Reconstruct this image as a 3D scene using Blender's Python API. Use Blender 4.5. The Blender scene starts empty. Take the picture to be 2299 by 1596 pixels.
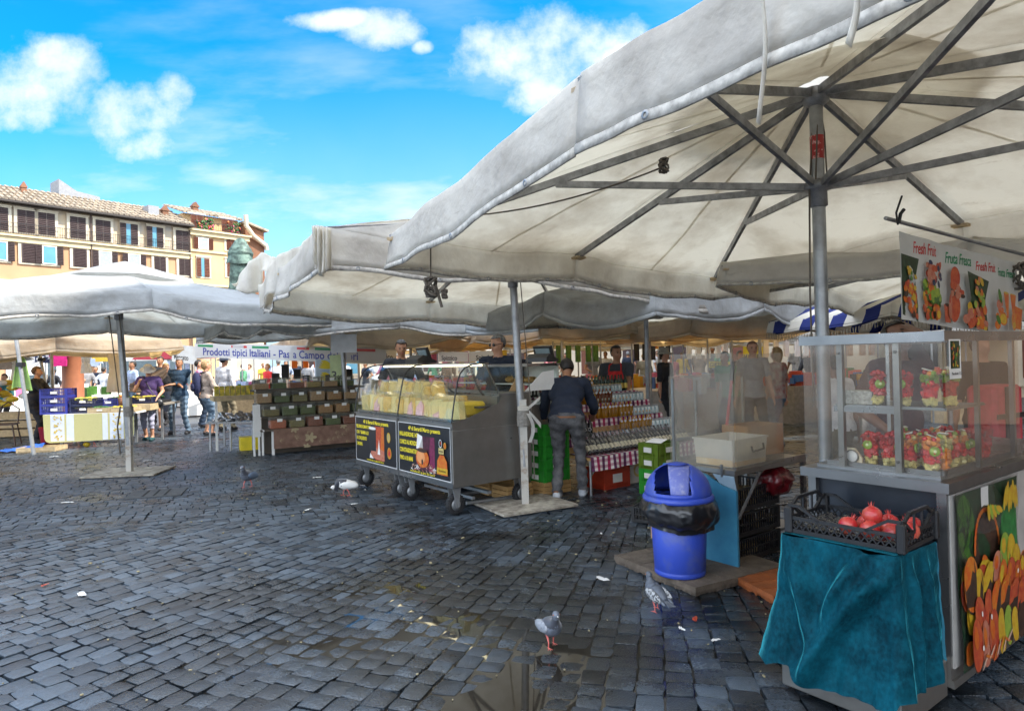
import bpy, bmesh, math, random
from mathutils import Vector, Matrix, Euler, noise as mnoise
R = math.radians
random.seed(7)
scene = bpy.context.scene
COL = scene.collection

# ---------------------------------------------------------------- camera
CAMH = 1.55; FPX = 1500.0; ROLL = 0.026; PITCH = 0.0047
_f = Vector((0, math.cos(PITCH), math.sin(PITCH)))
_r = Vector((1, 0, 0)); _u = _r.cross(_f)
_rm = Matrix.Rotation(ROLL, 3, _f)
_r = _rm @ _r; _u = _rm @ _u
CAMP = Vector((0, 0, CAMH))
cam_d = bpy.data.cameras.new('camera'); cam = bpy.data.objects.new('camera', cam_d); COL.objects.link(cam)
cam.matrix_world = Matrix(((_r.x, _u.x, -_f.x, 0), (_r.y, _u.y, -_f.y, 0), (_r.z, _u.z, -_f.z, CAMH), (0, 0, 0, 1)))
cam_d.sensor_width = 36; cam_d.lens = FPX / 2299 * 36; cam_d.clip_end = 3000; cam_d.clip_start = 0.05
scene.camera = cam

def ray(px, py):
    return (_f + _r * ((px - 1149.5) / FPX) + _u * ((798 - py) / FPX))
def P(px, py, y):
    d = ray(px, py); return CAMP + d * (y / d.y)
def G(px, py, z=0.0):
    d = ray(px, py); return CAMP + d * ((z - CAMH) / d.z)

# ---------------------------------------------------------------- light and sky
SUN_EL = R(47); SUN_AZ = R(99)          # azimuth from +Y towards +X
sd = Vector((math.sin(SUN_AZ) * math.cos(SUN_EL), math.cos(SUN_AZ) * math.cos(SUN_EL), math.sin(SUN_EL)))
sl = bpy.data.lights.new('sun', 'SUN'); sl.energy = 2.1; sl.angle = R(0.6); sl.color = (1, .94, .84)
so = bpy.data.objects.new('sun', sl); COL.objects.link(so)
so.rotation_euler = sd.to_track_quat('Z', 'Y').to_euler()
scene.view_settings.view_transform = 'Standard'; scene.view_settings.look = 'None'
scene.view_settings.exposure = 2.12; scene.view_settings.gamma = 1
scene.cycles.max_bounces = 8; scene.cycles.diffuse_bounces = 4; scene.cycles.glossy_bounces = 4
scene.cycles.transmission_bounces = 6; scene.cycles.transparent_max_bounces = 24
scene.cycles.use_denoising = True
scene.cycles.sample_clamp_indirect = 6

W = bpy.data.worlds.new('World'); scene.world = W; W.use_nodes = True
nt = W.node_tree; N = nt.nodes; L = nt.links; N.clear()
def wm(op, a, b=None, c=None, clamp=False):
    n = N.new('ShaderNodeMath'); n.operation = op; n.use_clamp = clamp
    for i, v in enumerate((a, b, c)):
        if v is None: continue
        if isinstance(v, (int, float)): n.inputs[i].default_value = v
        else: L.new(v, n.inputs[i])
    return n.outputs[0]
wout = N.new('ShaderNodeOutputWorld'); bg = N.new('ShaderNodeBackground'); L.new(bg.outputs[0], wout.inputs[0])
sky = N.new('ShaderNodeTexSky'); sky.sky_type = 'NISHITA'; sky.sun_disc = False
sky.sun_elevation = SUN_EL; sky.sun_rotation = SUN_AZ; sky.air_density = 1.0; sky.dust_density = 0.6; sky.ozone_density = 2.0
tc = N.new('ShaderNodeTexCoord'); sp = N.new('ShaderNodeSeparateXYZ'); L.new(tc.outputs['Generated'], sp.inputs[0])
ya = wm('MAXIMUM', wm('ABSOLUTE', sp.outputs[1]), 0.12)
X = wm('DIVIDE', sp.outputs[0], ya); Z = wm('DIVIDE', sp.outputs[2], ya)
cb = N.new('ShaderNodeCombineXYZ'); L.new(X, cb.inputs[0]); L.new(Z, cb.inputs[1])
def wnoise(scale, det, rough=.55, off=0, vec=None):
    m = N.new('ShaderNodeMapping'); m.inputs['Location'].default_value = (off, off * .7, 0); L.new(vec or cb.outputs[0], m.inputs[0])
    n = N.new('ShaderNodeTexNoise'); n.inputs['Scale'].default_value = scale; n.inputs['Detail'].default_value = det
    n.inputs['Roughness'].default_value = rough; L.new(m.outputs[0], n.inputs['Vector']); return n.outputs[0]
clouds = [(60, 200, 125, 85), (130, 130, 60, 42), (322, 258, 92, 58), (352, 320, 58, 45), (405, 212, 42, 40), (890, 65, 75, 36), (770, 44, 90, 18),
          (1140, 130, 110, 62), (1280, 100, 85, 85), (1360, 165, 150, 85), (1250, 215, 90, 40), (50, 262, 100, 34), (970, 105, 22, 14)]
blob = None
for (cx, cy, rx, ry) in clouds:
    x0 = (cx - 1150) / FPX; z0 = (805 - .026 * (cx - 1150) - cy) / FPX
    a = wm('DIVIDE', wm('SUBTRACT', X, x0), rx / FPX * 1.4); b = wm('DIVIDE', wm('SUBTRACT', Z, z0), ry / FPX * 1.4)
    v = wm('SUBTRACT', 1.0, wm('ADD', wm('MULTIPLY', a, a), wm('MULTIPLY', b, b)))
    blob = v if blob is None else wm('MAXIMUM', blob, v)
blob = wm('MAXIMUM', blob, -1.0)
n1 = wnoise(7, 10, .62); n2 = wnoise(5, 6, .55, 3.3)
dens = wm('ADD', blob, wm('MULTIPLY', wm('SUBTRACT', n1, .52), 4.6))
cm = N.new('ShaderNodeMapRange'); cm.interpolation_type = 'SMOOTHSTEP'; L.new(dens, cm.inputs[0]); cm.inputs[1].default_value = -.25; cm.inputs[2].default_value = 1.35
# thin cirrus veil, stretched
mp = N.new('ShaderNodeMapping'); mp.inputs['Scale'].default_value = (1.0, 3.4, 1); mp.inputs['Rotation'].default_value = (0, 0, .25); L.new(cb.outputs[0], mp.inputs[0])
n3 = wnoise(2.4, 7, .55, 1.7, mp.outputs[0])
veil = N.new('ShaderNodeMapRange'); veil.interpolation_type = 'SMOOTHSTEP'; L.new(n3, veil.inputs[0]); veil.inputs[1].default_value = .42; veil.inputs[2].default_value = .78
low = N.new('ShaderNodeMapRange'); L.new(Z, low.inputs[0]); low.inputs[1].default_value = .48; low.inputs[2].default_value = .06; low.inputs[3].default_value = 0; low.inputs[4].default_value = 1
veilm = wm('MULTIPLY', veil.outputs[0], wm('ADD', .26, wm('MULTIPLY', low.outputs[0], 1.1)), clamp=True)
hz = wm('MULTIPLY', wm('POWER', low.outputs[0], 1.6), .72)
mask = wm('MAXIMUM', wm('MAXIMUM', cm.outputs[0], veilm), hz)
tint = N.new('ShaderNodeMixRGB'); tint.blend_type = 'MULTIPLY'; tint.inputs[0].default_value = 1; L.new(sky.outputs[0], tint.inputs[1]); tint.inputs[2].default_value = (.025, .53, .84, 1)
ccol = N.new('ShaderNodeMixRGB'); L.new(n2, ccol.inputs[0]); ccol.inputs[1].default_value = (1.75, 2.2, 2.75, 1); ccol.inputs[2].default_value = (3.3, 3.35, 3.4, 1)
ov = N.new('ShaderNodeMapRange'); L.new(sp.outputs[2], ov.inputs[0]); ov.inputs[1].default_value = .50; ov.inputs[2].default_value = .72; ov.inputs[4].default_value = .8
bk = N.new('ShaderNodeMapRange'); L.new(sp.outputs[1], bk.inputs[0]); bk.inputs[1].default_value = .25; bk.inputs[2].default_value = -.15; bk.inputs[4].default_value = .7
above = wm('MAXIMUM', ov.outputs[0], bk.outputs[0])   # white fill light added to the unseen sky overhead and behind the camera
mx = N.new('ShaderNodeMixRGB'); L.new(mask, mx.inputs[0]); L.new(tint.outputs[0], mx.inputs[1]); L.new(ccol.outputs[0], mx.inputs[2])
mx2 = N.new('ShaderNodeMixRGB'); L.new(above, mx2.inputs[0]); L.new(mx.outputs[0], mx2.inputs[1]); mx2.inputs[2].default_value = (8.2, 8.7, 9.4, 1)
L.new(mx2.outputs[0], bg.inputs[0]); bg.inputs[1].default_value = 0.1

# ---------------------------------------------------------------- materials
MATS = {}
def pm(name, col, rough=.6, metal=0., var=.12, scale=6., bump=0., bscale=40., col2=None, trans=0., tcol=None, coat=0., sheen=0., alpha=1., objco=True, lo=.35, hi=.65, rvar=0.):
    if name in MATS: return MATS[name]
    m = bpy.data.materials.new(name); m.use_nodes = True; t = m.node_tree; n = t.nodes; l = t.links
    b = n['Principled BSDF']; out = n['Material Output']
    b.inputs['Roughness'].default_value = rough; b.inputs['Metallic'].default_value = metal
    b.inputs['Coat Weight'].default_value = coat; b.inputs['Sheen Weight'].default_value = sheen; b.inputs['Alpha'].default_value = alpha
    c = tuple(col[:3]); c2 = tuple(col2) if col2 else tuple(min(1, x * (1 - var * 1.6)) for x in c)
    co = n.new('ShaderNodeTexCoord'); src = co.outputs['Object' if objco else 'Generated']
    if var > 0 or col2:
        nz = n.new('ShaderNodeTexNoise'); nz.inputs['Scale'].default_value = scale; nz.inputs['Detail'].default_value = 6; nz.inputs['Roughness'].default_value = .6
        l.new(src, nz.inputs['Vector'])
        mr = n.new('ShaderNodeMapRange'); mr.inputs[1].default_value = lo; mr.inputs[2].default_value = hi; l.new(nz.outputs[0], mr.inputs[0])
        mix = n.new('ShaderNodeMixRGB'); l.new(mr.outputs[0], mix.inputs[0]); mix.inputs[1].default_value = (*c, 1); mix.inputs[2].default_value = (*c2, 1)
        l.new(mix.outputs[0], b.inputs['Base Color'])
        if rvar:
            rr = n.new('ShaderNodeMapRange'); l.new(nz.outputs[0], rr.inputs[0]); rr.inputs[1].default_value = .3; rr.inputs[2].default_value = .7
            rr.inputs[3].default_value = max(.03, rough - rvar); rr.inputs[4].default_value = min(1, rough + rvar); l.new(rr.outputs[0], b.inputs['Roughness'])
    else: b.inputs['Base Color'].default_value = (*c, 1)
    if bump:
        bz = n.new('ShaderNodeTexNoise'); bz.inputs['Scale'].default_value = bscale; bz.inputs['Detail'].default_value = 5; l.new(src, bz.inputs['Vector'])
        bp = n.new('ShaderNodeBump'); bp.inputs['Strength'].default_value = bump; bp.inputs['Distance'].default_value = .02; l.new(bz.outputs[0], bp.inputs['Height']); l.new(bp.outputs[0], b.inputs['Normal'])
    if trans:
        tr = n.new('ShaderNodeBsdfTranslucent'); tr.inputs[0].default_value = (*(tcol or c), 1)
        ms = n.new('ShaderNodeMixShader'); ms.inputs[0].default_value = trans; l.new(b.outputs[0], ms.inputs[1]); l.new(tr.outputs[0], ms.inputs[2]); l.new(ms.outputs[0], out.inputs[0])
    MATS[name] = m; return m

def glassm(name, tint=(.92, .96, .95), opacity=.06, gloss=.12, rough=.03, milk=(.8, .8, .78), dirt=0.0, dscale=6):
    """thin clear sheet: mostly see-through, a little milky, with a Fresnel reflection"""
    if name in MATS: return MATS[name]
    m = bpy.data.materials.new(name); m.use_nodes = True; t = m.node_tree; n = t.nodes; l = t.links; n.clear()
    out = n.new('ShaderNodeOutputMaterial'); tr = n.new('ShaderNodeBsdfTransparent'); tr.inputs[0].default_value = (*tint, 1)
    df = n.new('ShaderNodeBsdfDiffuse'); df.inputs[0].default_value = (*milk, 1)
    tl = n.new('ShaderNodeBsdfTranslucent'); tl.inputs[0].default_value = (*milk, 1)
    dd = n.new('ShaderNodeMixShader'); dd.inputs[0].default_value = .5; l.new(df.outputs[0], dd.inputs[1]); l.new(tl.outputs[0], dd.inputs[2])
    gl = n.new('ShaderNodeBsdfGlossy'); gl.inputs['Roughness'].default_value = rough
    m1 = n.new('ShaderNodeMixShader'); l.new(tr.outputs[0], m1.inputs[1]); l.new(dd.outputs[0], m1.inputs[2]); m1.inputs[0].default_value = opacity
    if dirt:
        co = n.new('ShaderNodeTexCoord'); nz = n.new('ShaderNodeTexNoise'); nz.inputs['Scale'].default_value = dscale; nz.inputs['Detail'].default_value = 8; l.new(co.outputs['Object'], nz.inputs['Vector'])
        mr = n.new('ShaderNodeMapRange'); mr.inputs[1].default_value = .35; mr.inputs[2].default_value = .7; mr.inputs[3].default_value = opacity; mr.inputs[4].default_value = opacity + dirt
        l.new(nz.outputs[0], mr.inputs[0]); l.new(mr.outputs[0], m1.inputs[0])
    lf = n.new('ShaderNodeLayerWeight'); lf.inputs[0].default_value = .5; lw = n.new('ShaderNodeMath'); lw.operation = 'POWER'; l.new(lf.outputs['Facing'], lw.inputs[0]); lw.inputs[1].default_value = 4.0
    ad = n.new('ShaderNodeMath'); ad.operation = 'MULTIPLY_ADD'; ad.inputs[1].default_value = .55; ad.inputs[2].default_value = .02 + gloss * .03; ad.use_clamp = True; l.new(lw.outputs[0], ad.inputs[0])
    m2 = n.new('ShaderNodeMixShader'); l.new(ad.outputs[0], m2.inputs[0]); l.new(m1.outputs[0], m2.inputs[1]); l.new(gl.outputs[0], m2.inputs[2]); l.new(m2.outputs[0], out.inputs[0])
    MATS[name] = m; return m

# ---------------------------------------------------------------- mesh builder
class MB:
    def __init__(s, M=None):
        s.v = []; s.f = []; s.mi = []; s.sm = []; s.M = M or Matrix.Identity(4); s.cur = 0; s.mats = []
    def use(s, m):
        if m not in s.mats: s.mats.append(m)
        s.cur = s.mats.index(m); return s
    def add(s, vs, fs, smooth=False, M=None):
        T = s.M @ M if M is not None else s.M
        o = len(s.v); s.v += [tuple(T @ Vector(p)) for p in vs]
        for f in fs: s.f.append(tuple(i + o for i in f)); s.mi.append(s.cur); s.sm.append(smooth)
        return s
    def box(s, c, d, rz=0, M=None, bev=0):
        x, y, z = d[0] / 2, d[1] / 2, d[2] / 2
        T = Matrix.Translation(c) @ Matrix.Rotation(rz, 4, 'Z')
        if M is not None: T = Matrix.Translation(c) @ M
        if bev:
            b = min(bev, x * .8, y * .8, z * .8); vs = []; 
            for sz, zz in ((0, -z), (1, -z + b), (1, z - b), (0, z)):
                e = 0 if sz else b
                vs += [(-x + e, -y + b, zz), (-x + b, -y + e, zz), (x - b, -y + e, zz), (x - e, -y + b, zz), (x - e, y - b, zz), (x - b, y - e, zz), (-x + b, y - e, zz), (-x + e, y - b, zz)]
            fs = [tuple(range(7, -1, -1)), tuple(range(24, 32))]
            for k in range(3):
                for i in range(8): fs.append((k * 8 + i, k * 8 + (i + 1) % 8, (k + 1) * 8 + (i + 1) % 8, (k + 1) * 8 + i))
            return s.add(vs, fs, False, T)
        vs = [(-x, -y, -z), (x, -y, -z), (x, y, -z), (-x, y, -z), (-x, -y, z), (x, -y, z), (x, y, z), (-x, y, z)]
        return s.add(vs, [(3, 2, 1, 0), (4, 5, 6, 7), (0, 1, 5, 4), (1, 2, 6, 5), (2, 3, 7, 6), (3, 0, 4, 7)], False, T)
    def bar(s, a, b, w, h=None, n=4, smooth=False, r2=None):
        """straight bar a->b; n==4: rectangular w x h, else round radius w"""
        a = Vector(a); b = Vector(b); d = b - a; ln = d.length
        if ln < 1e-6: return s
        q = d.to_track_quat('Z', 'Y' if abs(d.normalized().y) < .99 else 'X').to_matrix().to_4x4()
        if abs(d.normalized().z) < .98:
            zx = d.normalized(); up = Vector((0, 0, 1)); sx = zx.cross(up).normalized(); sy = sx.cross(zx)
            q = Matrix(((sx.x, sy.x, zx.x, 0), (sx.y, sy.y, zx.y, 0), (sx.z, sy.z, zx.z, 0), (0, 0, 0, 1)))
            if q.determinant() < 0: q = q @ Matrix.Scale(-1, 4, Vector((1, 0, 0)))
        T = Matrix.Translation(a) @ q
        if n == 4:
            h = h or w; x, y = w / 2, h / 2
            vs = [(-x, -y, 0), (x, -y, 0), (x, y, 0), (-x, y, 0), (-x, -y, ln), (x, -y, ln), (x, y, ln), (-x, y, ln)]
            return s.add(vs, [(3, 2, 1, 0), (4, 5, 6, 7), (0, 1, 5, 4), (1, 2, 6, 5), (2, 3, 7, 6), (3, 0, 4, 7)], False, T)
        r2 = w if r2 is None else r2
        vs = [(w * math.cos(2 * math.pi * i / n), w * math.sin(2 * math.pi * i / n), 0) for i in range(n)] + [(r2 * math.cos(2 * math.pi * i / n), r2 * math.sin(2 * math.pi * i / n), ln) for i in range(n)]
        s.add(vs, [(i, (i + 1) % n, n + (i + 1) % n, n + i) for i in range(n)], True, T)
        return s.add(vs, [tuple(range(n - 1, -1, -1)), tuple(range(n, 2 * n))], False, T)
    def tube(s, pts, r, n=8, cap=True):
        pts = [Vector(p) for p in pts]; rs = r if isinstance(r, (list, tuple)) else [r] * len(pts)
        vs = []; prev = None
        for i, p in enumerate(pts):
            d = (pts[min(i + 1, len(pts) - 1)] - pts[max(i - 1, 0)])
            if d.length < 1e-9: d = Vector((0, 0, 1))
            d.normalize()
            if prev is None: x = d.orthogonal().normalized()
            else:
                x = prev - d * prev.dot(d)
                x = x.normalized() if x.length > 1e-6 else d.orthogonal().normalized()
            prev = x; y = d.cross(x)
            for k in range(n): a = 2 * math.pi * k / n; vs.append(p + (x * math.cos(a) + y * math.sin(a)) * rs[i])
        fs = [(i * n + k, i * n + (k + 1) % n, (i + 1) * n + (k + 1) % n, (i + 1) * n + k) for i in range(len(pts) - 1) for k in range(n)]
        s.add(vs, fs, True)
        if cap: s.add(vs, [tuple(range(n - 1, -1, -1)), tuple(range(len(vs) - n, len(vs)))], False)
        return s
    def lathe(s, prof, n=16, M=None, smooth=True, close=False):
        vs = [(r * math.cos(2 * math.pi * k / n), r * math.sin(2 * math.pi * k / n), z) for r, z in prof for k in range(n)]
        fs = [(i * n + k, i * n + (k + 1) % n, (i + 1) * n + (k + 1) % n, (i + 1) * n + k) for i in range(len(prof) - 1) for k in range(n)]
        if close: fs += [tuple(range(n - 1, -1, -1)), tuple(range(len(vs) - n, len(vs)))]
        return s.add(vs, fs, smooth, M)
    def ball(s, c, r, nu=12, nv=8, M=None):
        r = (r, r, r) if isinstance(r, (int, float)) else r
        T = Matrix.Translation(c) @ (M or Matrix.Identity(4)) @ Matrix.Diagonal((*r, 1))
        prof = [(math.sin(math.pi * i / nv), -math.cos(math.pi * i / nv)) for i in range(nv + 1)]
        prof[0] = (1e-4, -1); prof[-1] = (1e-4, 1)
        return s.lathe(prof, nu, T)
    def grid(s, fn, nu, nv, smooth=True, closed=False):
        vs = [fn(i / nu, j / nv) for j in range(nv + 1) for i in range(nu + 1)]
        fs = [(j * (nu + 1) + i, j * (nu + 1) + i + 1, (j + 1) * (nu + 1) + i + 1, (j + 1) * (nu + 1) + i) for j in range(nv) for i in range(nu)]
        return s.add(vs, fs, smooth)
    def prism(s, poly, a, b, axis='z', M=None):
        """polygon extruded between a and b along an axis (poly gives the two other coordinates)"""
        mk = {'z': lambda p, t: (p[0], p[1], t), 'y': lambda p, t: (p[0], t, p[1]), 'x': lambda p, t: (t, p[0], p[1])}[axis]
        k = len(poly); vs = [mk(p, a) for p in poly] + [mk(p, b) for p in poly]
        return s.add(vs, [tuple(range(k - 1, -1, -1)), tuple(range(k, 2 * k))] + [(i, (i + 1) % k, k + (i + 1) % k, k + i) for i in range(k)], False, M)
    def build(s, name, mat=None, parent=None, label=None):
        me = bpy.data.meshes.new(name); me.from_pydata(s.v, [], s.f)
        ms = s.mats or [mat]
        for m in ms: me.materials.append(m)
        if s.mats: me.polygons.foreach_set('material_index', s.mi)
        me.polygons.foreach_set('use_smooth', s.sm); me.update()
        o = bpy.data.objects.new(name, me); COL.objects.link(o)
        if parent: o.parent = parent
        if label: o['label'] = label
        return o

def part(name, mat, parent, fn, label=None):
    b = MB(); fn(b); return b.build(name, mat, parent, label)
def empty(name, loc=(0, 0, 0), rz=0.):
    o = bpy.data.objects.new(name, None); COL.objects.link(o); o.location = loc; o.rotation_euler = (0, 0, rz); o.empty_display_size = .2; return o
def tag(o, label, cat, group=None, kind=None):
    o['label'] = label; o['category'] = cat
    if group: o['group'] = group
    if kind: o['kind'] = kind
    return o
def thing(name, label, cat, loc=(0, 0, 0), rz=0., group=None): return tag(empty(name, loc, rz), label, cat, group)
def copy_tree(o, parent=None):
    c = o.copy(); COL.objects.link(c); c.parent = parent
    for ch in o.children: copy_tree(ch, c)
    return c
def dup(o, loc, rz=0., label=None, s=None, rot=None):
    c = copy_tree(o); c.location = loc; c.rotation_euler = rot if rot is not None else (0, 0, rz)
    if s: c.scale = (s, s, s) if isinstance(s, (int, float)) else s
    if label: c['label'] = label
    return c
def fbm(x, y, z=0., o=3):
    return mnoise.fractal(Vector((x, y, z)), 1.0, 2.0, o)
def text_mb(b, txt, size, M, depth=.002, font_shear=0., sx=1., align='LEFT', offset=0.):
    cu = bpy.data.curves.new('t', 'FONT'); cu.body = txt; cu.size = size; cu.extrude = depth / 2; cu.shear = font_shear; cu.align_x = align; cu.offset = offset; cu.resolution_u = 3
    ob = bpy.data.objects.new('t', cu); COL.objects.link(ob)
    bpy.context.view_layer.update()
    me = ob.to_mesh(); vs = [(v.co.x * sx, v.co.y, v.co.z) for v in me.vertices]; fs = [tuple(p.vertices) for p in me.polygons]
    b.add(vs, fs, False, M); ob.to_mesh_clear(); bpy.data.objects.remove(ob); bpy.data.curves.remove(cu)
def frame(o, xd, zd=Vector((0, 0, 1))):
    """matrix with local x along xd, local y along zd (the page's up), z out of the page"""
    x = Vector(xd).normalized(); y = Vector(zd).normalized(); z = x.cross(y)
    return Matrix(((x.x, y.x, z.x, o[0]), (x.y, y.y, z.y, o[1]), (x.z, y.z, z.z, o[2]), (0, 0, 0, 1)))
WD = Vector((.8, .6, 0)); ND = Vector((-.6, .8, 0)); AW = math.atan2(.6, .8)   # the two directions of the market's rows
ORD0 = ['first', 'second', 'third', 'fourth', 'fifth', 'sixth', 'seventh', 'eighth', 'ninth', 'tenth', 'eleventh', 'twelfth', 'thirteenth', 'fourteenth', 'fifteenth', 'sixteenth', 'seventeenth', 'eighteenth', 'nineteenth', 'twentieth']
ORD = ORD0 + ['twenty-' + o for o in ORD0[:9]] + ['thirtieth'] + ['thirty-' + o for o in ORD0[:9]] + ['fortieth'] + ['forty-' + o for o in ORD0[:9]]
def ordn(i): return ORD[i]
# common materials
steel = pm('steel', (.27, .255, .235), .34, .85, .25, 3, bump=.03, bscale=60, rvar=.12)
alu = pm('aluminium', (.36, .37, .38), .45, .6, .2, 8)
rustw = pm('worn_white_paint', (.44, .42, .38), .7, 0, .1, 9, col2=(.25, .17, .11), lo=.5, hi=.68)
blackp = pm('black_plastic', (.018, .018, .02), .4, 0, .2)
ropem = pm('rope', (.12, .10, .08), .85)
# ---------------------------------------------------------------- ground
def mat_cobble():
    m = bpy.data.materials.new('basalt'); m.use_nodes = True; t = m.node_tree; n = t.nodes; l = t.links; b = n['Principled BSDF']
    co = n.new('ShaderNodeTexCoord'); geo = n.new('ShaderNodeNewGeometry')
    big = n.new('ShaderNodeTexNoise'); big.inputs['Scale'].default_value = .55; big.inputs['Detail'].default_value = 4; l.new(co.outputs['Object'], big.inputs['Vector'])
    fine = n.new('ShaderNodeTexNoise'); fine.inputs['Scale'].default_value = 55; fine.inputs['Detail'].default_value = 8; fine.inputs['Roughness'].default_value = .7; l.new(co.outputs['Object'], fine.inputs['Vector'])
    vor = n.new('ShaderNodeTexVoronoi'); vor.inputs['Scale'].default_value = 130; l.new(co.outputs['Object'], vor.inputs['Vector'])
    cr = n.new('ShaderNodeValToRGB'); e = cr.color_ramp.elements; e[0].color = (.009, .014, .021, 1); e[1].color = (.064, .088, .115, 1); e[0].position = 0; e[1].position = 1
    l.new(geo.outputs['Random Per Island'], cr.inputs[0])
    m1 = n.new('ShaderNodeMixRGB'); m1.blend_type = 'MULTIPLY'; m1.inputs[0].default_value = .75; l.new(cr.outputs[0], m1.inputs[1])
    fr = n.new('ShaderNodeMapRange'); fr.inputs[1].default_value = .3; fr.inputs[2].default_value = .7; fr.inputs[3].default_value = .35; fr.inputs[4].default_value = 1.6; l.new(fine.outputs[0], fr.inputs[0]); l.new(fr.outputs[0], m1.inputs[2])
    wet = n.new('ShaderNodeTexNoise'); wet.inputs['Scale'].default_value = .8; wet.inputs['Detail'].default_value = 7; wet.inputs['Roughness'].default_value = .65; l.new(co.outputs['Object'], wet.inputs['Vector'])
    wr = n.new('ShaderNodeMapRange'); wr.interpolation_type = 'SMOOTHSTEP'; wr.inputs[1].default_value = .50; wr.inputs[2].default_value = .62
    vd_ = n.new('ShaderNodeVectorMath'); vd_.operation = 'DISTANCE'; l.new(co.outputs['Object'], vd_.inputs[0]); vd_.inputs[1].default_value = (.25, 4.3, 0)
    vr_ = n.new('ShaderNodeMapRange'); vr_.inputs[1].default_value = 2.6; vr_.inputs[2].default_value = .8; vr_.inputs[3].default_value = 0; vr_.inputs[4].default_value = .11; l.new(vd_.outputs['Value'], vr_.inputs[0])  # centre zone: wet stones, plus umbrella shade painted into their darker colour
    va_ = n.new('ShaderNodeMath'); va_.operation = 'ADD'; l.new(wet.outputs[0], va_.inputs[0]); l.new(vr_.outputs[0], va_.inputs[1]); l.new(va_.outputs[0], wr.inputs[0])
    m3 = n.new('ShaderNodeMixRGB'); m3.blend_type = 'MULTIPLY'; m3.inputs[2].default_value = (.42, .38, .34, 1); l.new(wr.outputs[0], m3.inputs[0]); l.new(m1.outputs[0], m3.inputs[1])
    l.new(m3.outputs[0], b.inputs['Base Color'])
    rr = n.new('ShaderNodeMapRange'); rr.inputs[1].default_value = .35; rr.inputs[2].default_value = .65; rr.inputs[3].default_value = .22; rr.inputs[4].default_value = .50; l.new(big.outputs[0], rr.inputs[0])
    ra = n.new('ShaderNodeMath'); ra.operation = 'MULTIPLY_ADD'; l.new(fine.outputs[0], ra.inputs[0]); ra.inputs[1].default_value = .35; l.new(rr.outputs[0], ra.inputs[2])
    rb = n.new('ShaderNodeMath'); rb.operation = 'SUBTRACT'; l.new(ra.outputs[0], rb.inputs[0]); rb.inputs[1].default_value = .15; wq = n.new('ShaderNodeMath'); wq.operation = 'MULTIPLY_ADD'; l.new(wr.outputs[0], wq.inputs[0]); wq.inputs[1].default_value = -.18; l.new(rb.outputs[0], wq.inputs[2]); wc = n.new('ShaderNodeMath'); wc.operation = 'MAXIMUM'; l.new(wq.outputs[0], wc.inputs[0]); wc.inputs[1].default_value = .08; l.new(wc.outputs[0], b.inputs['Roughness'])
    bp = n.new('ShaderNodeBump'); bp.inputs['Strength'].default_value = .55; bp.inputs['Distance'].default_value = .004
    ad = n.new('ShaderNodeMath'); ad.operation = 'ADD'; l.new(fine.outputs[0], ad.inputs[0]); l.new(vor.outputs[0], ad.inputs[1]); l.new(ad.outputs[0], bp.inputs['Height']); l.new(bp.outputs[0], b.inputs['Normal'])
    b.inputs['Specular IOR Level'].default_value = .8
    return m
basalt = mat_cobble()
grout = pm('grout', (.020, .017, .014), .55, 0, .3, 4, bump=.6, bscale=90, rvar=.2)
# far ground: one sheet with a procedural cobble pattern
def mat_far():
    m = bpy.data.materials.new('far_cobbles'); m.use_nodes = True; t = m.node_tree; n = t.nodes; l = t.links; b = n['Principled BSDF']
    co = n.new('ShaderNodeTexCoord'); mp = n.new('ShaderNodeMapping'); mp.inputs['Rotation'].default_value = (0, 0, R(30)); l.new(co.outputs['Object'], mp.inputs[0])
    br = n.new('ShaderNodeTexBrick'); br.inputs['Scale'].default_value = 1; br.inputs['Brick Width'].default_value = .13; br.inputs['Row Height'].default_value = .12; br.inputs['Mortar Size'].default_value = .012
    br.inputs['Color1'].default_value = (.05, .056, .062, 1); br.inputs['Color2'].default_value = (.09, .095, .10, 1); br.inputs['Mortar'].default_value = (.015, .015, .015, 1); l.new(mp.outputs[0], br.inputs[0])
    l.new(br.outputs[0], b.inputs['Base Color']); b.inputs['Roughness'].default_value = .42
    bp = n.new('ShaderNodeBump'); bp.inputs['Strength'].default_value = .6; bp.inputs['Distance'].default_value = .01; bp.invert = True; l.new(br.outputs['Fac'], bp.inputs['Height']); l.new(bp.outputs[0], b.inputs['Normal'])
    return m
def dip(x, y):
    h = .010 * mnoise.noise(Vector((x * .9, y * .9, 3))) + .004 * mnoise.noise(Vector((x * 2.7, y * 2.7, 8)))
    for (px, py, rx, ry, d) in DIPS:
        q = ((x - px) / rx) ** 2 + ((y - py) / ry) ** 2
        if q < 6: h -= d * math.exp(-q)
    return h
DIPS = []
for (dx, dy, rx, ry, d) in [(800, 1318, .60, .34, .018), (1010, 1400, .6, .4, .010), (700, 1440, .7, .45, .013), (1150, 1300, 1.0, .6, .008), (1160, 1560, .36, .3, .022), (1250, 1470, .35, .25, .016), (1030, 1590, .3, .2, .016), (1420, 1310, .5, .4, .008), (420, 1480, .6, .3, .007)]:
    g = G(dx, dy); DIPS.append((g.x, g.y, rx, ry, d))
WATER_Z = -.0185
gb = MB(); gb.box((0, 300, -.30), (900, 1100, .5))
grd = gb.build('ground', mat_far()); grd['kind'] = 'structure'
g2 = MB(); g2.use(grout).grid(lambda u, v: (-15 + 26 * u, .9 + 17.6 * v, -.026 + dip(-15 + 26 * u, .9 + 17.6 * v)), 60, 60)
o = g2.build('paving_bed'); o['kind'] = 'structure'
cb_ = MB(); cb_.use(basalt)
rnd = random.Random(3)
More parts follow.
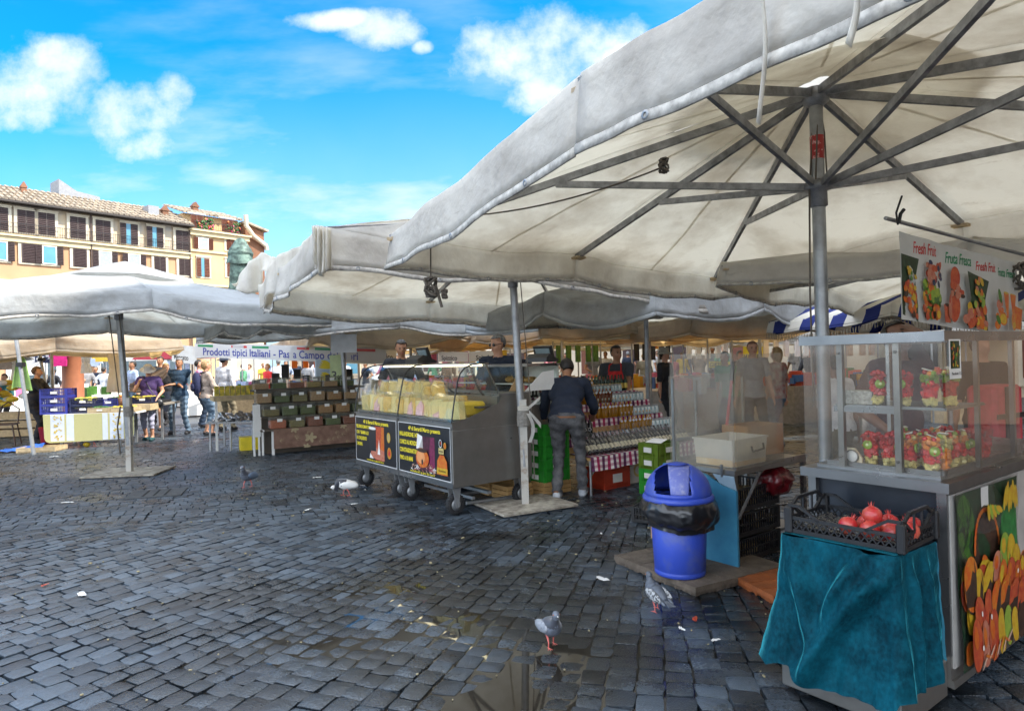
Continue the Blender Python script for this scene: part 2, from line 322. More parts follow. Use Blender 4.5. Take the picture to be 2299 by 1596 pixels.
def cobble(cx, cy, ax, ay, w, l, ang, near):
    """one domed stone, w across, l along (ang = direction of its length)"""
    n = 4 if near else 2
    ca, sa = math.cos(ang), math.sin(ang); h0 = rnd.uniform(-.003, .003) + dip(cx, cy); tx = rnd.uniform(-.035, .035); ty = rnd.uniform(-.035, .035)
    jit = [(rnd.uniform(-.07, .07) * w, rnd.uniform(-.06, .06) * l) for _ in range(4)]; dome = rnd.uniform(.0, .003); ph = rnd.uniform(0, 50)
    vs = []
    for j in range(n + 1):
        for i in range(n + 1):
            u = i / n * 2 - 1; v = j / n * 2 - 1
            if near:
                u = math.copysign(abs(u) ** .42, u); v = math.copysign(abs(v) ** .42, v)
            a = (1 - u) * (1 - v) / 4; b_ = (1 + u) * (1 - v) / 4; c = (1 + u) * (1 + v) / 4; d = (1 - u) * (1 + v) / 4
            jx = a * jit[0][0] + b_ * jit[1][0] + c * jit[2][0] + d * jit[3][0]; jy = a * jit[0][1] + b_ * jit[1][1] + c * jit[2][1] + d * jit[3][1]
            k = 1 - .07 * (u * u * v * v)
            x = u * w / 2 * k + jx; y = v * l / 2 * k + jy
            e = max(abs(u), abs(v)); z = h0 + x * tx + y * ty + dome * (1 - .5 * (u * u + v * v))
            if e > .99: z -= .003
            if near: z += .0032 * mnoise.noise(Vector((x * 30 + ph, y * 30, ph)))
            vs.append((cx + x * ca - y * sa, cy + x * sa + y * ca, z))
    N1 = n + 1; fs = [(j * N1 + i, j * N1 + i + 1, (j + 1) * N1 + i + 1, (j + 1) * N1 + i) for j in range(n) for i in range(n)]
    rim = [i for i in range(N1)] + [j * N1 + n for j in range(1, N1)] + [n * N1 + i for i in range(n - 1, -1, -1)] + [j * N1 for j in range(n - 1, 0, -1)]
    o_ = len(vs)
    m_ = len(rim); sk_ = []
    for r_ in rim: p = vs[r_]; sk_.append((p[0], p[1], p[2]))
    for r_ in rim: p = vs[r_]; sk_.append((p[0] + (p[0] - cx) * .03, p[1] + (p[1] - cy) * .03, p[2] - .03))
    cb_.add(vs, fs, True); cb_.add(sk_, [((k + 1) % m_, k, m_ + k, m_ + (k + 1) % m_) for k in range(m_)], False)
# near field: rows fan out slightly, as the photo's do
def kx(s): return max(.05, min(.62, .30 - .125 * s))
def near_x(s, y): return s + kx(s) * (y - 3.6)
YN = 6.6
s = -8.2
while s < 5.4:
    W_ = .134 + rnd.uniform(-.012, .012)
    t = 1.15 + rnd.uniform(0, .1)
    while t < YN:
        x0 = near_x(s, t); x1 = near_x(s + W_, t); slope = kx(s + W_ / 2)
        ang = math.atan2(1, slope) - math.pi / 2; ln = .128 * rnd.uniform(.8, 1.25)
        w = (x1 - x0) * math.cos(ang)
        cx = (x0 + x1) / 2 + slope * ln / 2; cy = t + ln * math.cos(ang) / 2
        if cx > -6.6 and cx < 5.2 and abs(cx) < cy * 1.0 + 1.2:
            cobble(cx, cy, 0, 0, max(.06, w) - .0065, ln - .0065, ang, cy < 5.2)
        t += ln * math.cos(ang)
    s += W_
# farther field: a second direction
a2 = R(24); ca, sa = math.cos(a2), math.sin(a2)
v = -5.
while v < 24:
    RW = .128; u = -16 + rnd.uniform(0, .12)
    while u < 18:
        ln = .135 * rnd.uniform(.85, 1.2); uc = u + ln / 2; x = uc * ca - v * sa - 1; y = uc * sa + v * ca + 2
        if y > YN + .03 and y < 17.6 and abs(x) < y * .95 + 1 and x < 10:
            cobble(x, y, 0, 0, ln - .007, RW - .007, a2, False)
        u += ln
    v += RW
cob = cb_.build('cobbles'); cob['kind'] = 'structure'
# puddle water lying between the stones
wat = bpy.data.materials.new('puddle_water'); wat.use_nodes = True; b = wat.node_tree.nodes['Principled BSDF']
b.inputs['Base Color'].default_value = (.020, .017, .013, 1); b.inputs['Roughness'].default_value = .03; b.inputs['Specular IOR Level'].default_value = .6
wb = MB(); wb.add([(-2.7, 1.0, WATER_Z), (1.4, 1.0, WATER_Z), (1.4, 5.6, WATER_Z), (-2.7, 5.6, WATER_Z)], [(0, 1, 2, 3)])
o = wb.build('puddle_water', wat); o['kind'] = 'structure'
# ---------------------------------------------------------------- canopies
def mat_canvas(name, col=(.76, .755, .74), tcol=(.90, .85, .74), trans=.60, dirt=(.34, .31, .27), damt=.62):
    m = bpy.data.materials.new(name); m.use_nodes = True; t = m.node_tree; n = t.nodes; l = t.links; b = n['Principled BSDF']; out = n['Material Output']
    co = n.new('ShaderNodeTexCoord'); b.inputs['Roughness'].default_value = .72
    nz = n.new('ShaderNodeTexNoise'); nz.inputs['Scale'].default_value = 1.1; nz.inputs['Detail'].default_value = 9; nz.inputs['Roughness'].default_value = .68; l.new(co.outputs['Object'], nz.inputs['Vector'])
    mr = n.new('ShaderNodeMapRange'); mr.inputs[1].default_value = .45; mr.inputs[2].default_value = .75; mr.inputs[4].default_value = damt; l.new(nz.outputs[0], mr.inputs[0])
    n2 = n.new('ShaderNodeTexNoise'); n2.inputs['Scale'].default_value = 14; n2.inputs['Detail'].default_value = 8; n2.inputs['Roughness'].default_value = .8; l.new(co.outputs['Object'], n2.inputs['Vector'])
    m2 = n.new('ShaderNodeMapRange'); m2.inputs[1].default_value = .62; m2.inputs[2].default_value = .76; m2.inputs[4].default_value = damt * .9; l.new(n2.outputs[0], m2.inputs[0])
    mx_ = n.new('ShaderNodeMath'); mx_.operation = 'MAXIMUM'; l.new(mr.outputs[0], mx_.inputs[0]); l.new(m2.outputs[0], mx_.inputs[1])
    mix = n.new('ShaderNodeMixRGB'); l.new(mx_.outputs[0], mix.inputs[0]); mix.inputs[1].default_value = (*col, 1); mix.inputs[2].default_value = (*dirt, 1); l.new(mix.outputs[0], b.inputs['Base Color'])
    mt = n.new('ShaderNodeMixRGB'); l.new(mx_.outputs[0], mt.inputs[0]); mt.inputs[1].default_value = (*tcol, 1); mt.inputs[2].default_value = tuple(a * c for a, c in zip(tcol, (.45, .38, .3))) + (1,)
    tr = n.new('ShaderNodeBsdfTranslucent'); l.new(mt.outputs[0], tr.inputs[0])
    bz = n.new('ShaderNodeTexNoise'); bz.inputs['Scale'].default_value = 5; bz.inputs['Detail'].default_value = 5; l.new(co.outputs['Object'], bz.inputs['Vector'])
    bp = n.new('ShaderNodeBump'); bp.inputs['Strength'].default_value = .7; bp.inputs['Distance'].default_value = .07; l.new(bz.outputs[0], bp.inputs['Height']); l.new(bp.outputs[0], b.inputs['Normal'])
    mpz = n.new('ShaderNodeMapping'); mpz.inputs['Scale'].default_value = (1.5, 1.5, 16); mpz.inputs['Rotation'].default_value = (0, 0, .64); l.new(co.outputs['Object'], mpz.inputs[0])
    n4 = n.new('ShaderNodeTexNoise'); n4.inputs['Scale'].default_value = 1.6; n4.inputs['Detail'].default_value = 10; n4.inputs['Roughness'].default_value = .75; l.new(mpz.outputs[0], n4.inputs['Vector'])
    m4 = n.new('ShaderNodeMapRange'); m4.inputs[1].default_value = .60; m4.inputs[2].default_value = .74; m4.inputs[4].default_value = damt; l.new(n4.outputs[0], m4.inputs[0])
    mx2_ = n.new('ShaderNodeMath'); mx2_.operation = 'MAXIMUM'; l.new(mx_.outputs[0], mx2_.inputs[0]); l.new(m4.outputs[0], mx2_.inputs[1]); l.new(mx2_.outputs[0], mix.inputs[0]); l.new(mx2_.outputs[0], mt.inputs[0])
    ms = n.new('ShaderNodeMixShader'); ms.inputs[0].default_value = trans; l.new(b.outputs[0], ms.inputs[1]); l.new(tr.outputs[0], ms.inputs[2]); l.new(ms.outputs[0], out.inputs[0])
    return m
canvas = mat_canvas('canvas'); canvas_old = mat_canvas('canvas_old', (.55, .52, .46), (.90, .74, .48), .64, (.2, .17, .12), .7)
canvas_grey = mat_canvas('canvas_grey', (.52, .54, .56), (.78, .79, .76), .52, (.2, .19, .17), .75)
ribm = pm('rib_metal', (.34, .34, .35), .45, .5, .3, 12)
hemm = pm('hem', (.50, .47, .42), .8, 0, .3, 20)

def umbrella(label, c, apex, rim, drop=.27, res=10, sag=.10, cvs=None, pole_r=.04, plate=True, pole_lean=(0, 0), flare=.05, wave=.035, vdrop=None, seed=0, det=True, group='white market umbrellas', lower=True, hubz=None):
    """rim: 8 world points (corner, middle, corner, ...); c: foot of the pole"""
    root = thing('market_umbrella', label, 'umbrella', (c[0], c[1], 0), 0, group)
    cvs = cvs or canvas; o = Vector((c[0], c[1], 0)); top = Vector((pole_lean[0], pole_lean[1], apex)); n8 = len(rim)
    rim = [Vector(p) - o for p in rim]
    cz = MB()
    def surf(i, s, t):
        A, B = rim[i], rim[(i + 1) % n8]; p = top.lerp(A.lerp(B, s), t)
        p.z -= sag * math.sin(math.pi * s) * t ** 1.2 * (.8 + .3 * math.sin(i * 2.1 + seed)) - .05 * (1 - t) * t
        p.z += .03 * fbm(p.x * 1.3 + seed, p.y * 1.3, i * .3) * t
        return p
    t0_ = .05 if not det else .03
    for i in range(n8): cz.grid(lambda s, t: surf(i, s, t0_ * (1 + .5 * math.sin(math.pi * s)) * (1 - t) + t), res, res)
    can = cz.build('canopy', cvs, root)
    sol = can.modifiers.new('thick', 'SOLIDIFY'); sol.thickness = .003
    if det:
        for i in range(n8):
            def sm_(u, t):
                a = surf(i, .5, .16 + .84 * t); q = surf(i, .52, .16 + .84 * t); w = (q - a).normalized() * .014; return a + w * (u * 2 - 1) + Vector((0, 0, -.008))
            g_ = MB(); g_.grid(sm_, 1, res); g_.build('seam', cvs, can)
    cen = sum(rim, Vector()) / n8; cen.z = 0
    vz = MB(); he = MB()
    def val(i, s, t):
        p = surf(i, s, 1.0); d = p - cen; d.z = 0; d.normalize()
        g_ = i + s; w_ = wave * (fbm(g_ * 2.7 + seed, t * .8, seed + 4) * 1.3 + .5 * math.sin(g_ * 9 + seed)) * t
        dr = vdrop(g_) if vdrop else drop
        return p + d * (flare * t + w_) + Vector((0, 0, .012 - dr * t + (.05 if wave > .02 else .015) * t * fbm(g_ * 1.9 + seed, 5.1)))
    for i in range(n8):
        vz.grid(lambda s, t: val(i, s, t * .88), res * 2, 5); 
        he.grid(lambda s, t: val(i, s, .88 + .12 * t), res * 2, 1)
    va = vz.build('valance', cvs, root); sol = va.modifiers.new('thick', 'SOLIDIFY'); sol.thickness = .004
    hm = he.build('hem', cvs if not det else hemm, va); sol = hm.modifiers.new('thick', 'SOLIDIFY'); sol.thickness = .009; sol.offset = 0
    if det:
        gm0 = None
        for i in range(n8):
            for s in ((.16, .5, .84) if lower else (.25, .75)):
                p = val(i, s, .93); q = val(i, s + .02, .93); tdir = (q - p).normalized(); nn = tdir.cross(Vector((0, 0, 1))).normalized()
                T = Matrix.Translation(p) @ nn.to_track_quat('Z', 'Y').to_matrix().to_4x4()
                if gm0 is None:
                    gm = MB(); gm.lathe([(.010, -.008), (.019, -.008), (.019, .008), (.010, .008), (.010, -.008)], 12); gm0 = gm.build('grommet', alu, va); go_ = gm0
                else: go_ = gm0.copy(); COL.objects.link(go_); go_.parent = va
                go_.matrix_local = T
    # cap of canvas over the vent
    cp = MB(); cp.lathe([(.01, apex + .12), (.25, apex + .06), (.55, apex - .045), (.98, apex - .165)] if det else [(.01, apex + .10), (.22, apex + .06), (.42, apex - .015)], 8); cpo = cp.build('vent_cap', cvs, root)
    hz_ = hubz or apex - .62
    for i in range(n8):
        e = rim[i] + Vector((0, 0, -.03)); rb = MB(); rb.bar(top + Vector((0, 0, -.07)), e, .028, .05); r_ = rb.build('rib', ribm, root)
        if det or i % 2 == 0:
            sb = MB(); sb.bar(Vector((pole_lean[0] * .8, pole_lean[1] * .8, hz_)), (top + Vector((0, 0, -.07))).lerp(e, .56) + Vector((0, 0, -.02)), .026, .045); sb.build('strut', ribm, root)
        if det:
            pk = MB(); a = rim[i].lerp(top, .03); pk.bar(a + Vector((0, 0, -.06)), rim[i] + Vector((0, 0, -.045)), .12, .02); pk.build('rib_pocket', canvas_old, r_)
    def pol(b):
        b.bar((0, 0, .42 if plate else .0), (top.x, top.y, apex - .1), pole_r, n=14)
    part('pole', alu, root, pol)
    part('runner', ribm, root, lambda b: (b.lathe([(pole_r * 1.02, hz_ - .13), (pole_r * 1.35, hz_ - .12), (pole_r * 1.3, hz_ - .02), (pole_r * 2.1, hz_ - .015), (pole_r * 2.1, hz_ + .03), (pole_r * 1.02, hz_ + .05)], 14, Matrix.Translation((pole_lean[0] * .8, pole_lean[1] * .8, 0)))))
    part('hub', ribm, root, lambda b: (b.lathe([(pole_r * 1.02, apex - .16), (pole_r * 2.0, apex - .13), (pole_r * 2.0, apex - .05), (.01, apex - .04)], 14, Matrix.Translation(top - Vector((0, 0, apex))))))
    return root
def sq_rim(c, a, zc, zm, ang=AW, jit=0, seed=0):
    rr = random.Random(seed); x = Vector((math.cos(ang), math.sin(ang), 0)); y = Vector((-x.y, x.x, 0)); o = Vector((c[0], c[1], 0)); r_ = []
    for (i, j) in ((-1, -1), (0, -1), (1, -1), (1, 0), (1, 1), (0, 1), (-1, 1), (-1, 0)):
        z = zm if i * j == 0 else zc; r_.append(o + x * (a * i) + y * (a * j) + Vector((0, 0, z + rr.uniform(-jit, jit))))
    return r_
def steel_plate(b, ang, s=.9, th=.03): b.box((0, 0, th / 2 + .01), (s, s * .72, th), ang)
# the big near umbrella over the fruit stall
U1c = (2.0, 4.3)
C1 = Vector((-.94, 5.3, 2.56)); C2 = Vector((2.25, 7.35, 2.40)); C3 = Vector((4.94, 3.3, 2.55)); C4 = Vector((1.74, .5, 2.84))
M12 = Vector((.63, 6.3, 2.52)); M23 = Vector((3.6, 5.3, 2.55)); M34 = Vector((3.4, 1.9, 2.7)); M41 = Vector((.33, 2.9, 2.77))
U1 = umbrella('huge white market umbrella filling the upper right, its ribs seen from below over the fruit cart', U1c, 3.28, [C4, M41, C1, M12, C2, M23, C3, M34], .27, 16, .05, canvas, .041, wave=.014, vdrop=lambda g: .27 + .09 * max(0, min(1, (2.0 - g) / .5)) if g <= 2.0 else .27, plate=False, hubz=2.60, seed=2)
# white straps hanging off its near valance
def strap(px, py, dep, ln, w, lab):
    p = P(px, py, dep); b = MB()
    b.grid(lambda u, v: (p.x + (u - .5) * w * WD.x * .5 + .02 * math.sin(v * 4), p.y + (u - .5) * w * .4 + .01 * math.sin(v * 5), p.z + .12 - ln * v), 2, 10)
    o = b.build('strap', canvas, None); s_ = o.modifiers.new('t', 'SOLIDIFY'); s_.thickness = .003; return o
UC = Vector((U1c[0], U1c[1], 0))
for (px, py, dep, ln, w, lab) in [(1703, 20, 2.0, .47, .045, 'narrow'), (1910, 20, 1.72, .22, .07, 'wide')]:
    o = strap(px, py, dep, ln, w, lab); o.parent = U1; o.location = -UC
part('sticker', pm('red_sticker', (.35, .02, .02), .5, 0, .1, 30, col2=(.6, .3, .28), lo=.55, hi=.62), U1, lambda b: b.lathe([(.0425, 2.78), (.0425, 2.93)], 14), 'red printed sticker')
# ropes beside its pole
part('rope', ropem, U1, lambda b: (b.tube([(-.07, -.03, 2.58), (-.085, -.03, 1.9), (-.08, -.03, 1.2)], .006, 6), b.tube([(-.055, 0, 2.6), (-.02, -.02, 3.15)], .006, 6), b.tube([(-.04, -.05, 2.6), (.0, -.03, 3.12)], .005, 6), b.tube([(.04, -.04, 2.65), (.05, 0, 2.95), (.03, 0, 3.1)], .005, 6)))
def sag_rope(b, a, c, sag, r=.006, n=12):
    a = Vector(a); c = Vector(c); b.tube([a.lerp(c, i / n) - Vector((0, 0, sag * 4 * (i / n) * (1 - i / n))) for i in range(n + 1)], r, 6)
def knot(b, c, r, rnd_, th=.008):
    pts = []; 
    for i in range(60):
        a = i * .62; pts.append(Vector(c) + Vector((r * math.sin(a * 1.3 + 1) * .6, r * math.cos(a) * .7, r * math.sin(a * .71 + .3))))
    b.tube(pts, th, 6)
part('rope', ropem, U1, lambda b: (sag_rope(b, P(1045, 485, 4.4) - UC, P(1490, 375, 3.6) - UC, .05, .005), knot(b, P(1490, 372, 3.6) - UC, .035, None, .006)))
part('rope', ropem, U1, lambda b: (b.bar(P(967, 540, 5.0) - UC, P(967, 628, 5.0) - UC, .006, n=6), knot(b, P(967, 645, 5.0) - UC, .07, None, .009), b.tube([P(978, 640, 5.) - UC, P(985, 665, 5.) - UC, P(992, 690, 5.) - UC], .012, 6), knot(b, P(998, 660, 5.0) - UC, .03, None, .008)))
# middle umbrella over the cheese cart
U3c = (.1, 7.0)
rim3 = [Vector(p) for p in [(-1.58, 5.6, 2.70), (.28, 6.85, 2.66), (2.3, 8.1, 2.42), (1.6, 9.6, 2.44), (.75, 11.0, 2.36), (-1.2, 9.9, 2.46), (-3.2, 8.7, 2.62), (-2.45, 7.1, 2.55)]]
U3 = umbrella('white market umbrella over the cheese cart, with its left flap blown up into a peak', U3c, 3.05, rim3, .36, 12, .07, canvas, .04, seed=9, pole_lean=(-.09, .02), hubz=2.42, wave=.06)
def wood_foot(b, s=.11, h=.46): b.bar((0, 0, .02), (0, 0, h), s, s)
def foot(root, ang, sz=.86, lean=0):
    bs = part('base_plate', pm('plate_rust', (.20, .17, .14), .8, .2, .1, 12, col2=(.5, .46, .38), bump=.3), root, lambda b: b.box((0, 0, .024), (sz, sz * .8, .022), ang))
    part('post', rustw, root, lambda b: b.bar((0, 0, .035), (0, 0, 1.12), .075, .075))
    def wr(b):
        for k in range(7): b.lathe([(.062, .84 + k * .022), (.070, .85 + k * .022), (.062, .862 + k * .022)], 12)
    part('rope_binding', pm('grey_rope', (.30, .28, .25), .9, 0, .2, 40, bump=.6), root, wr)
foot(U3, AW - .15)
part('ribbon', canvas, U3, lambda b: (b.grid(lambda u, v: (.04 + .14 * v, -.09 + .015 * math.sin(v * 6), 1.02 + .12 * v + (u - .5) * .035), 2, 6), b.grid(lambda u, v: (.06 + .12 * v, -.09, 1.0 - .15 * v + (u - .5) * .03 * (1 + v)), 2, 6), b.grid(lambda u, v: (.05 + .05 * math.sin(v * 3) + (u - .5) * .035, -.1, .98 - .3 * v), 2, 8), b.box((.0, -.065, 1.03), (.11, .03, .045))), 'white cloth ribbon tied in a bow')
part('rope', ropem, U3, lambda b: (b.bar((.085, -.03, 1.05), (.0, 0, 2.5), .005, n=6), b.bar((.1, -.04, .3), (.09, -.03, 1.1), .007, n=6)))
# left umbrella
U2c = (-5.70, 9.9)
U2 = umbrella('wide grey-white market umbrella at left, over the vegetable stall, its pole on a steel plate', U2c, 3.02, sq_rim(U2c, 2.25, 2.36, 2.47, AW, .03, 2), .28, 12, .09, canvas_grey, .045, seed=5, pole_lean=(-.14, 0), wave=.05)
foot(U2, 0.1, 1.0)
part('rope', ropem, U2, lambda b: (b.bar((-.10, -.06, 1.15), (-.22, -.1, 2.6), .008, n=6), b.bar((.03, -.06, 1.15), (-.08, -.08, 2.6), .008, n=6), b.tube([(-.06, -.1, 1.0), (-.11, -.1, .7), (-.08, -.1, .3)], .012, 6)))
# ---------------------------------------------------------------- the other market umbrellas
U4 = umbrella('grey-white market umbrella over the spice tubs, right behind the big left one', (-3.15, 12.7), 2.9, sq_rim((-3.15, 12.7), 2.15, 2.30, 2.38, AW, .03, 7), .28, 8, .09, canvas_grey, .045, seed=12, pole_lean=(-.1, 0), wave=.05, plate=False)
far_list = [
 ((2.1, 10.4), 2.0, 2.30, 2.85, canvas_grey, 'sagging grey market umbrella behind the oil stall', .36),
 ((-2.3, 15.2), 2.1, 2.15, 2.8, canvas_old, 'old beige market umbrella behind the cheese sellers', .3),
 ((4.9, 13.2), 2.1, 2.15, 2.8, canvas_old, 'old yellowish market umbrella behind the smiling woman', .34),
 ((1.1, 14.6), 2.1, 2.12, 2.75, canvas_old, 'old yellowish umbrella above the red-aproned seller', .3),
 ((4.0, 18.2), 2.2, 2.1, 2.75, canvas, 'cream umbrella far behind the oil stall', .28),
 ((.2, 19.2), 2.2, 2.1, 2.75, canvas, 'cream umbrella far behind the deli counter', .28),
 ((8.2, 19.), 2.2, 2.1, 2.8, canvas, 'cream umbrella far behind the clear-walled table', .28),
 ((3.0, 24.), 2.3, 2.1, 2.75, canvas_old, 'distant beige umbrella, in line with the bottle crates', .28),
 ((8.0, 25.), 2.3, 2.1, 2.75, canvas_old, 'distant beige umbrella, in line with the blue bin', .28),
 ((-10.2, 14.8), 2.2, 2.15, 2.75, canvas_old, 'yellowish umbrella behind the left vegetable table', .3),
 ((-13.5, 15.), 2.1, 2.2, 2.8, canvas_grey, 'grey umbrella at the far left over the clothes rail', .3),
 ((-4.6, 20.), 2.2, 2.15, 2.75, canvas_old, 'beige umbrella beyond the banner of the pasta stall', .28),
 ((13.5, 22.), 2.3, 2.1, 2.8, canvas, 'distant cream umbrella beyond the fruit cart glass', .28),
 ((-1.5, 26.), 2.3, 2.1, 2.75, canvas, 'distant cream umbrella straight behind the banana boxes', .28),
 ((12.0, 14.), 2.2, 2.1, 2.9, canvas, 'white umbrella far right behind the fresh fruit banner', .3),
]
for i, (c, a, z, ap, cv, lab, dr) in enumerate(far_list):
    umbrella(lab, c, ap, sq_rim(c, a, z, z + .1, AW + random.uniform(-.06, .06), .05, i + 20), dr, 6, .13, cv, .035, seed=i * 3.1, wave=.07, det=False, lower=False, plate=False)
def mat_stripe():
    m = bpy.data.materials.new('striped_canvas'); m.use_nodes = True; t = m.node_tree; n = t.nodes; l = t.links; b = n['Principled BSDF']; b.inputs['Roughness'].default_value = .8
    co = n.new('ShaderNodeTexCoord'); mp = n.new('ShaderNodeMapping'); mp.inputs['Rotation'].default_value = (0, 0, -.12); l.new(co.outputs['Object'], mp.inputs[0]); s_ = n.new('ShaderNodeSeparateXYZ'); l.new(mp.outputs[0], s_.inputs[0])
    a = n.new('ShaderNodeMath'); a.operation = 'DIVIDE'; l.new(s_.outputs[1], a.inputs[0]); a.inputs[1].default_value = .36; f = n.new('ShaderNodeMath'); f.operation = 'FRACT'; l.new(a.outputs[0], f.inputs[0]); g = n.new('ShaderNodeMath'); g.operation = 'LESS_THAN'; l.new(f.outputs[0], g.inputs[0]); g.inputs[1].default_value = .45
    c = n.new('ShaderNodeMixRGB'); l.new(g.outputs[0], c.inputs[0]); c.inputs[1].default_value = (.72, .68, .60, 1); c.inputs[2].default_value = (.02, .035, .20, 1); l.new(c.outputs[0], b.inputs['Base Color'])
    tr = n.new('ShaderNodeBsdfTranslucent'); l.new(c.outputs[0], tr.inputs[0]); ms = n.new('ShaderNodeMixShader'); ms.inputs[0].default_value = .35; l.new(b.outputs[0], ms.inputs[1]); l.new(tr.outputs[0], ms.inputs[2]); l.new(ms.outputs[0], n['Material Output'].inputs[0]); return m
stripem = mat_stripe(); c = (5.95, 9.1)
SU = umbrella('blue and white striped fringed umbrella beyond the fruit cart', c, 2.65, sq_rim(c, 1.65, 2.0, 2.08, AW, .02, 3), .16, 8, .08, stripem, .04, seed=44, wave=.03, det=False, group=None, plate=False)
def fringe(b):
    rim = sq_rim(c, 1.65, 2.0, 2.08, AW, .02, 3); o = Vector((c[0], c[1], 0))
    for i in range(8):
        A, B = rim[i] - o, rim[(i + 1) % 8] - o
        for k in range(44):
            p = A.lerp(B, k / 44); d = p.copy(); d.z = 0; d.normalize(); p = p + d * .04 + Vector((0, 0, -.17 - .08 * math.sin(math.pi * k / 44))); b.bar(p, p + Vector((random.uniform(-.01, .01), 0, -.07)), .012, .004)
o = part('fringe', pm('fringe', (.35, .30, .22), .9), SU, fringe)
U5 = umbrella('cream market umbrella right of the oil stall, tucked under the huge near one', (5.3, 6.6), 2.72, [Vector(p) for p in [(1.95, 6.15, 2.36), (3.5, 5.1, 2.36), (5.0, 4.0, 2.38), (6.6, 5.3, 2.4), (8.2, 6.7, 2.4), (6.7, 8.0, 2.3), (5.2, 9.2, 2.16), (3.6, 7.7, 2.3)]], .22, 10, .08, canvas, .04, seed=31, wave=.03, plate=False)
# blown-up flap of the cheese stall umbrella
def flap(px0, px1, top, bot, d0, d1, nm, wob=.05):
    """piece of canvas standing up from the umbrella edge; top/bot give picture rows at each end and middle"""
    def q(u, v):
        px = px0 + (px1 - px0) * u; dep = d0 + (d1 - d0) * u
        t = top(u); b_ = bot(u); p = P(px, t + (b_ - t) * v, dep)
        return p + Vector((0, 1, 0)) * (wob * math.sin(u * 13 + v * 2) * (.4 + v) + .04 * math.sin(u * 29))
    b = MB(); b.grid(q, 30, 10); o = b.build(nm, canvas, None); s_ = o.modifiers.new('t', 'SOLIDIFY'); s_.thickness = .004; o.parent = U3; o.location = (-U3c[0], -U3c[1], 0); return o
def lerp(pts, u):
    for (a, x), (b_, y) in zip(pts, pts[1:]):
        if a <= u <= b_: q = (u - a) / (b_ - a); q = q * q * (3 - 2 * q) ; return x + (y - x) * q
    return pts[-1][1]
flap(580, 712, lambda u: lerp([(0, 640), (.3, 578), (.55, 560), (.8, 545), (1, 506)], u), lambda u: lerp([(0, 692), (.25, 660), (.55, 640), (.75, 628), (1, 560)], u), 8.1, 5.6, 'raised_flap')
flap(520, 640, lambda u: lerp([(0, 637), (.35, 590), (.55, 566), (.8, 578), (1, 585)], u), lambda u: lerp([(0, 642), (.3, 660), (.5, 652), (.62, 610), (1, 640)], u), 8.6, 8.0, 'loose_flap', .08)
flap(700, 745, lambda u: lerp([(0, 507), (1, 512)], u), lambda u: lerp([(0, 560), (.4, 620), (1, 605)], u), 5.55, 5.45, 'peak_flap', .03)
# ---------------------------------------------------------------- buildings round the square
plaster = pm('peach_plaster', (.50, .285, .155), .85, 0, .1, .5, col2=(.44, .245, .13), bump=.1, bscale=8)
plaster_up = pm('worn_plaster', (.54, .42, .28), .85, 0, .1, .9, col2=(.42, .37, .32), lo=.42, hi=.6, bump=.1, bscale=8)
plaster_yel = pm('cream_yellow_plaster', (.60, .40, .20), .85, 0, .08, .6)
trimm = pm('window_trim', (.66, .56, .42), .8, 0, .12, 2)
cornm = pm('cornice', (.66, .52, .30), .8, 0, .1, 1.5)
shut = pm('shutter', (.055, .030, .028), .6, 0, .2, 4)
shutb = pm('shutter_brown', (.16, .05, .025), .6, 0, .2, 4)
winb = pm('window_pane', (.10, .28, .38), .08, 0, .1, 1)
curt = pm('curtain', (.34, .40, .40), .8, 0, .15, 6)
tilem = pm('roof_tiles', (.42, .34, .25), .85, 0, .3, 2.5, col2=(.20, .16, .12), bump=.3)
darkm = pm('dark_metal', (.02, .02, .022), .5, .3, .2)
brickm = pm('brown_plaster', (.24, .11, .06), .9, 0, .2, 1.2)
ea = P(0, 453, 50.); ZE = ea.z; eb_d = (ZE - CAMH) * FPX / (805 + .026 * (1150 - 431) - 511)
eb = P(431, 511, eb_d); FD = Vector((eb.x - ea.x, eb.y - ea.y, 0)).normalized(); FANG = math.atan2(FD.y, FD.x)
EA = Vector((ea.x, ea.y, 0)); FNv = Vector((FD.y, -FD.x, 0))     # outwards, towards the square
def tf(px):
    d = ray(px, 800); # horizontal hit with facade plane
    k = (EA - Vector((0, 0, 0))).dot(FNv) / (d.x * FNv.x + d.y * FNv.y); h = Vector((d.x * k, d.y * k, 0)); return (h - EA).dot(FD), k
def zf(px, py):
    t, k = tf(px); d = ray(px, py); return CAMH + d.z / ((d.x * FNv.x + d.y * FNv.y)) * EA.dot(FNv)
tend = tf(431)[0]
pal = thing('palazzo', 'long peach palazzo with worn upper floor, dark shutters and tiled roof at left', 'building', EA, FANG)
def wall_holes(b, x0, x1, z0, z1, y=0., th=.5): b.box(((x0 + x1) / 2, y + th / 2, (z0 + z1) / 2), (x1 - x0, th, z1 - z0))
ZC = zf(64, 533)   # string cornice under the upper floor
X0 = -27.
part('wall', plaster, pal, lambda b: wall_holes(b, X0, tend, 0, ZC, 0, 10), 'peach plaster wall')
part('upper_wall', plaster_up, pal, lambda b: wall_holes(b, X0, tend - .01, ZC, ZE, .06, 9.9), 'worn grey and ochre upper wall')
part('string_course', cornm, pal, lambda b: (b.box(((X0 + tend) / 2, -.12, ZC), (tend - X0, .5, .16)), b.box(((X0 + tend) / 2, -.06, ZC - .28), (tend - X0, .3, .38))))
part('eave', pm('eave_dark', (.05, .04, .035), .8), pal, lambda b: b.box(((X0 + tend) / 2, -.35, ZE + .02), (tend - X0 + .3, 1.0, .16)))
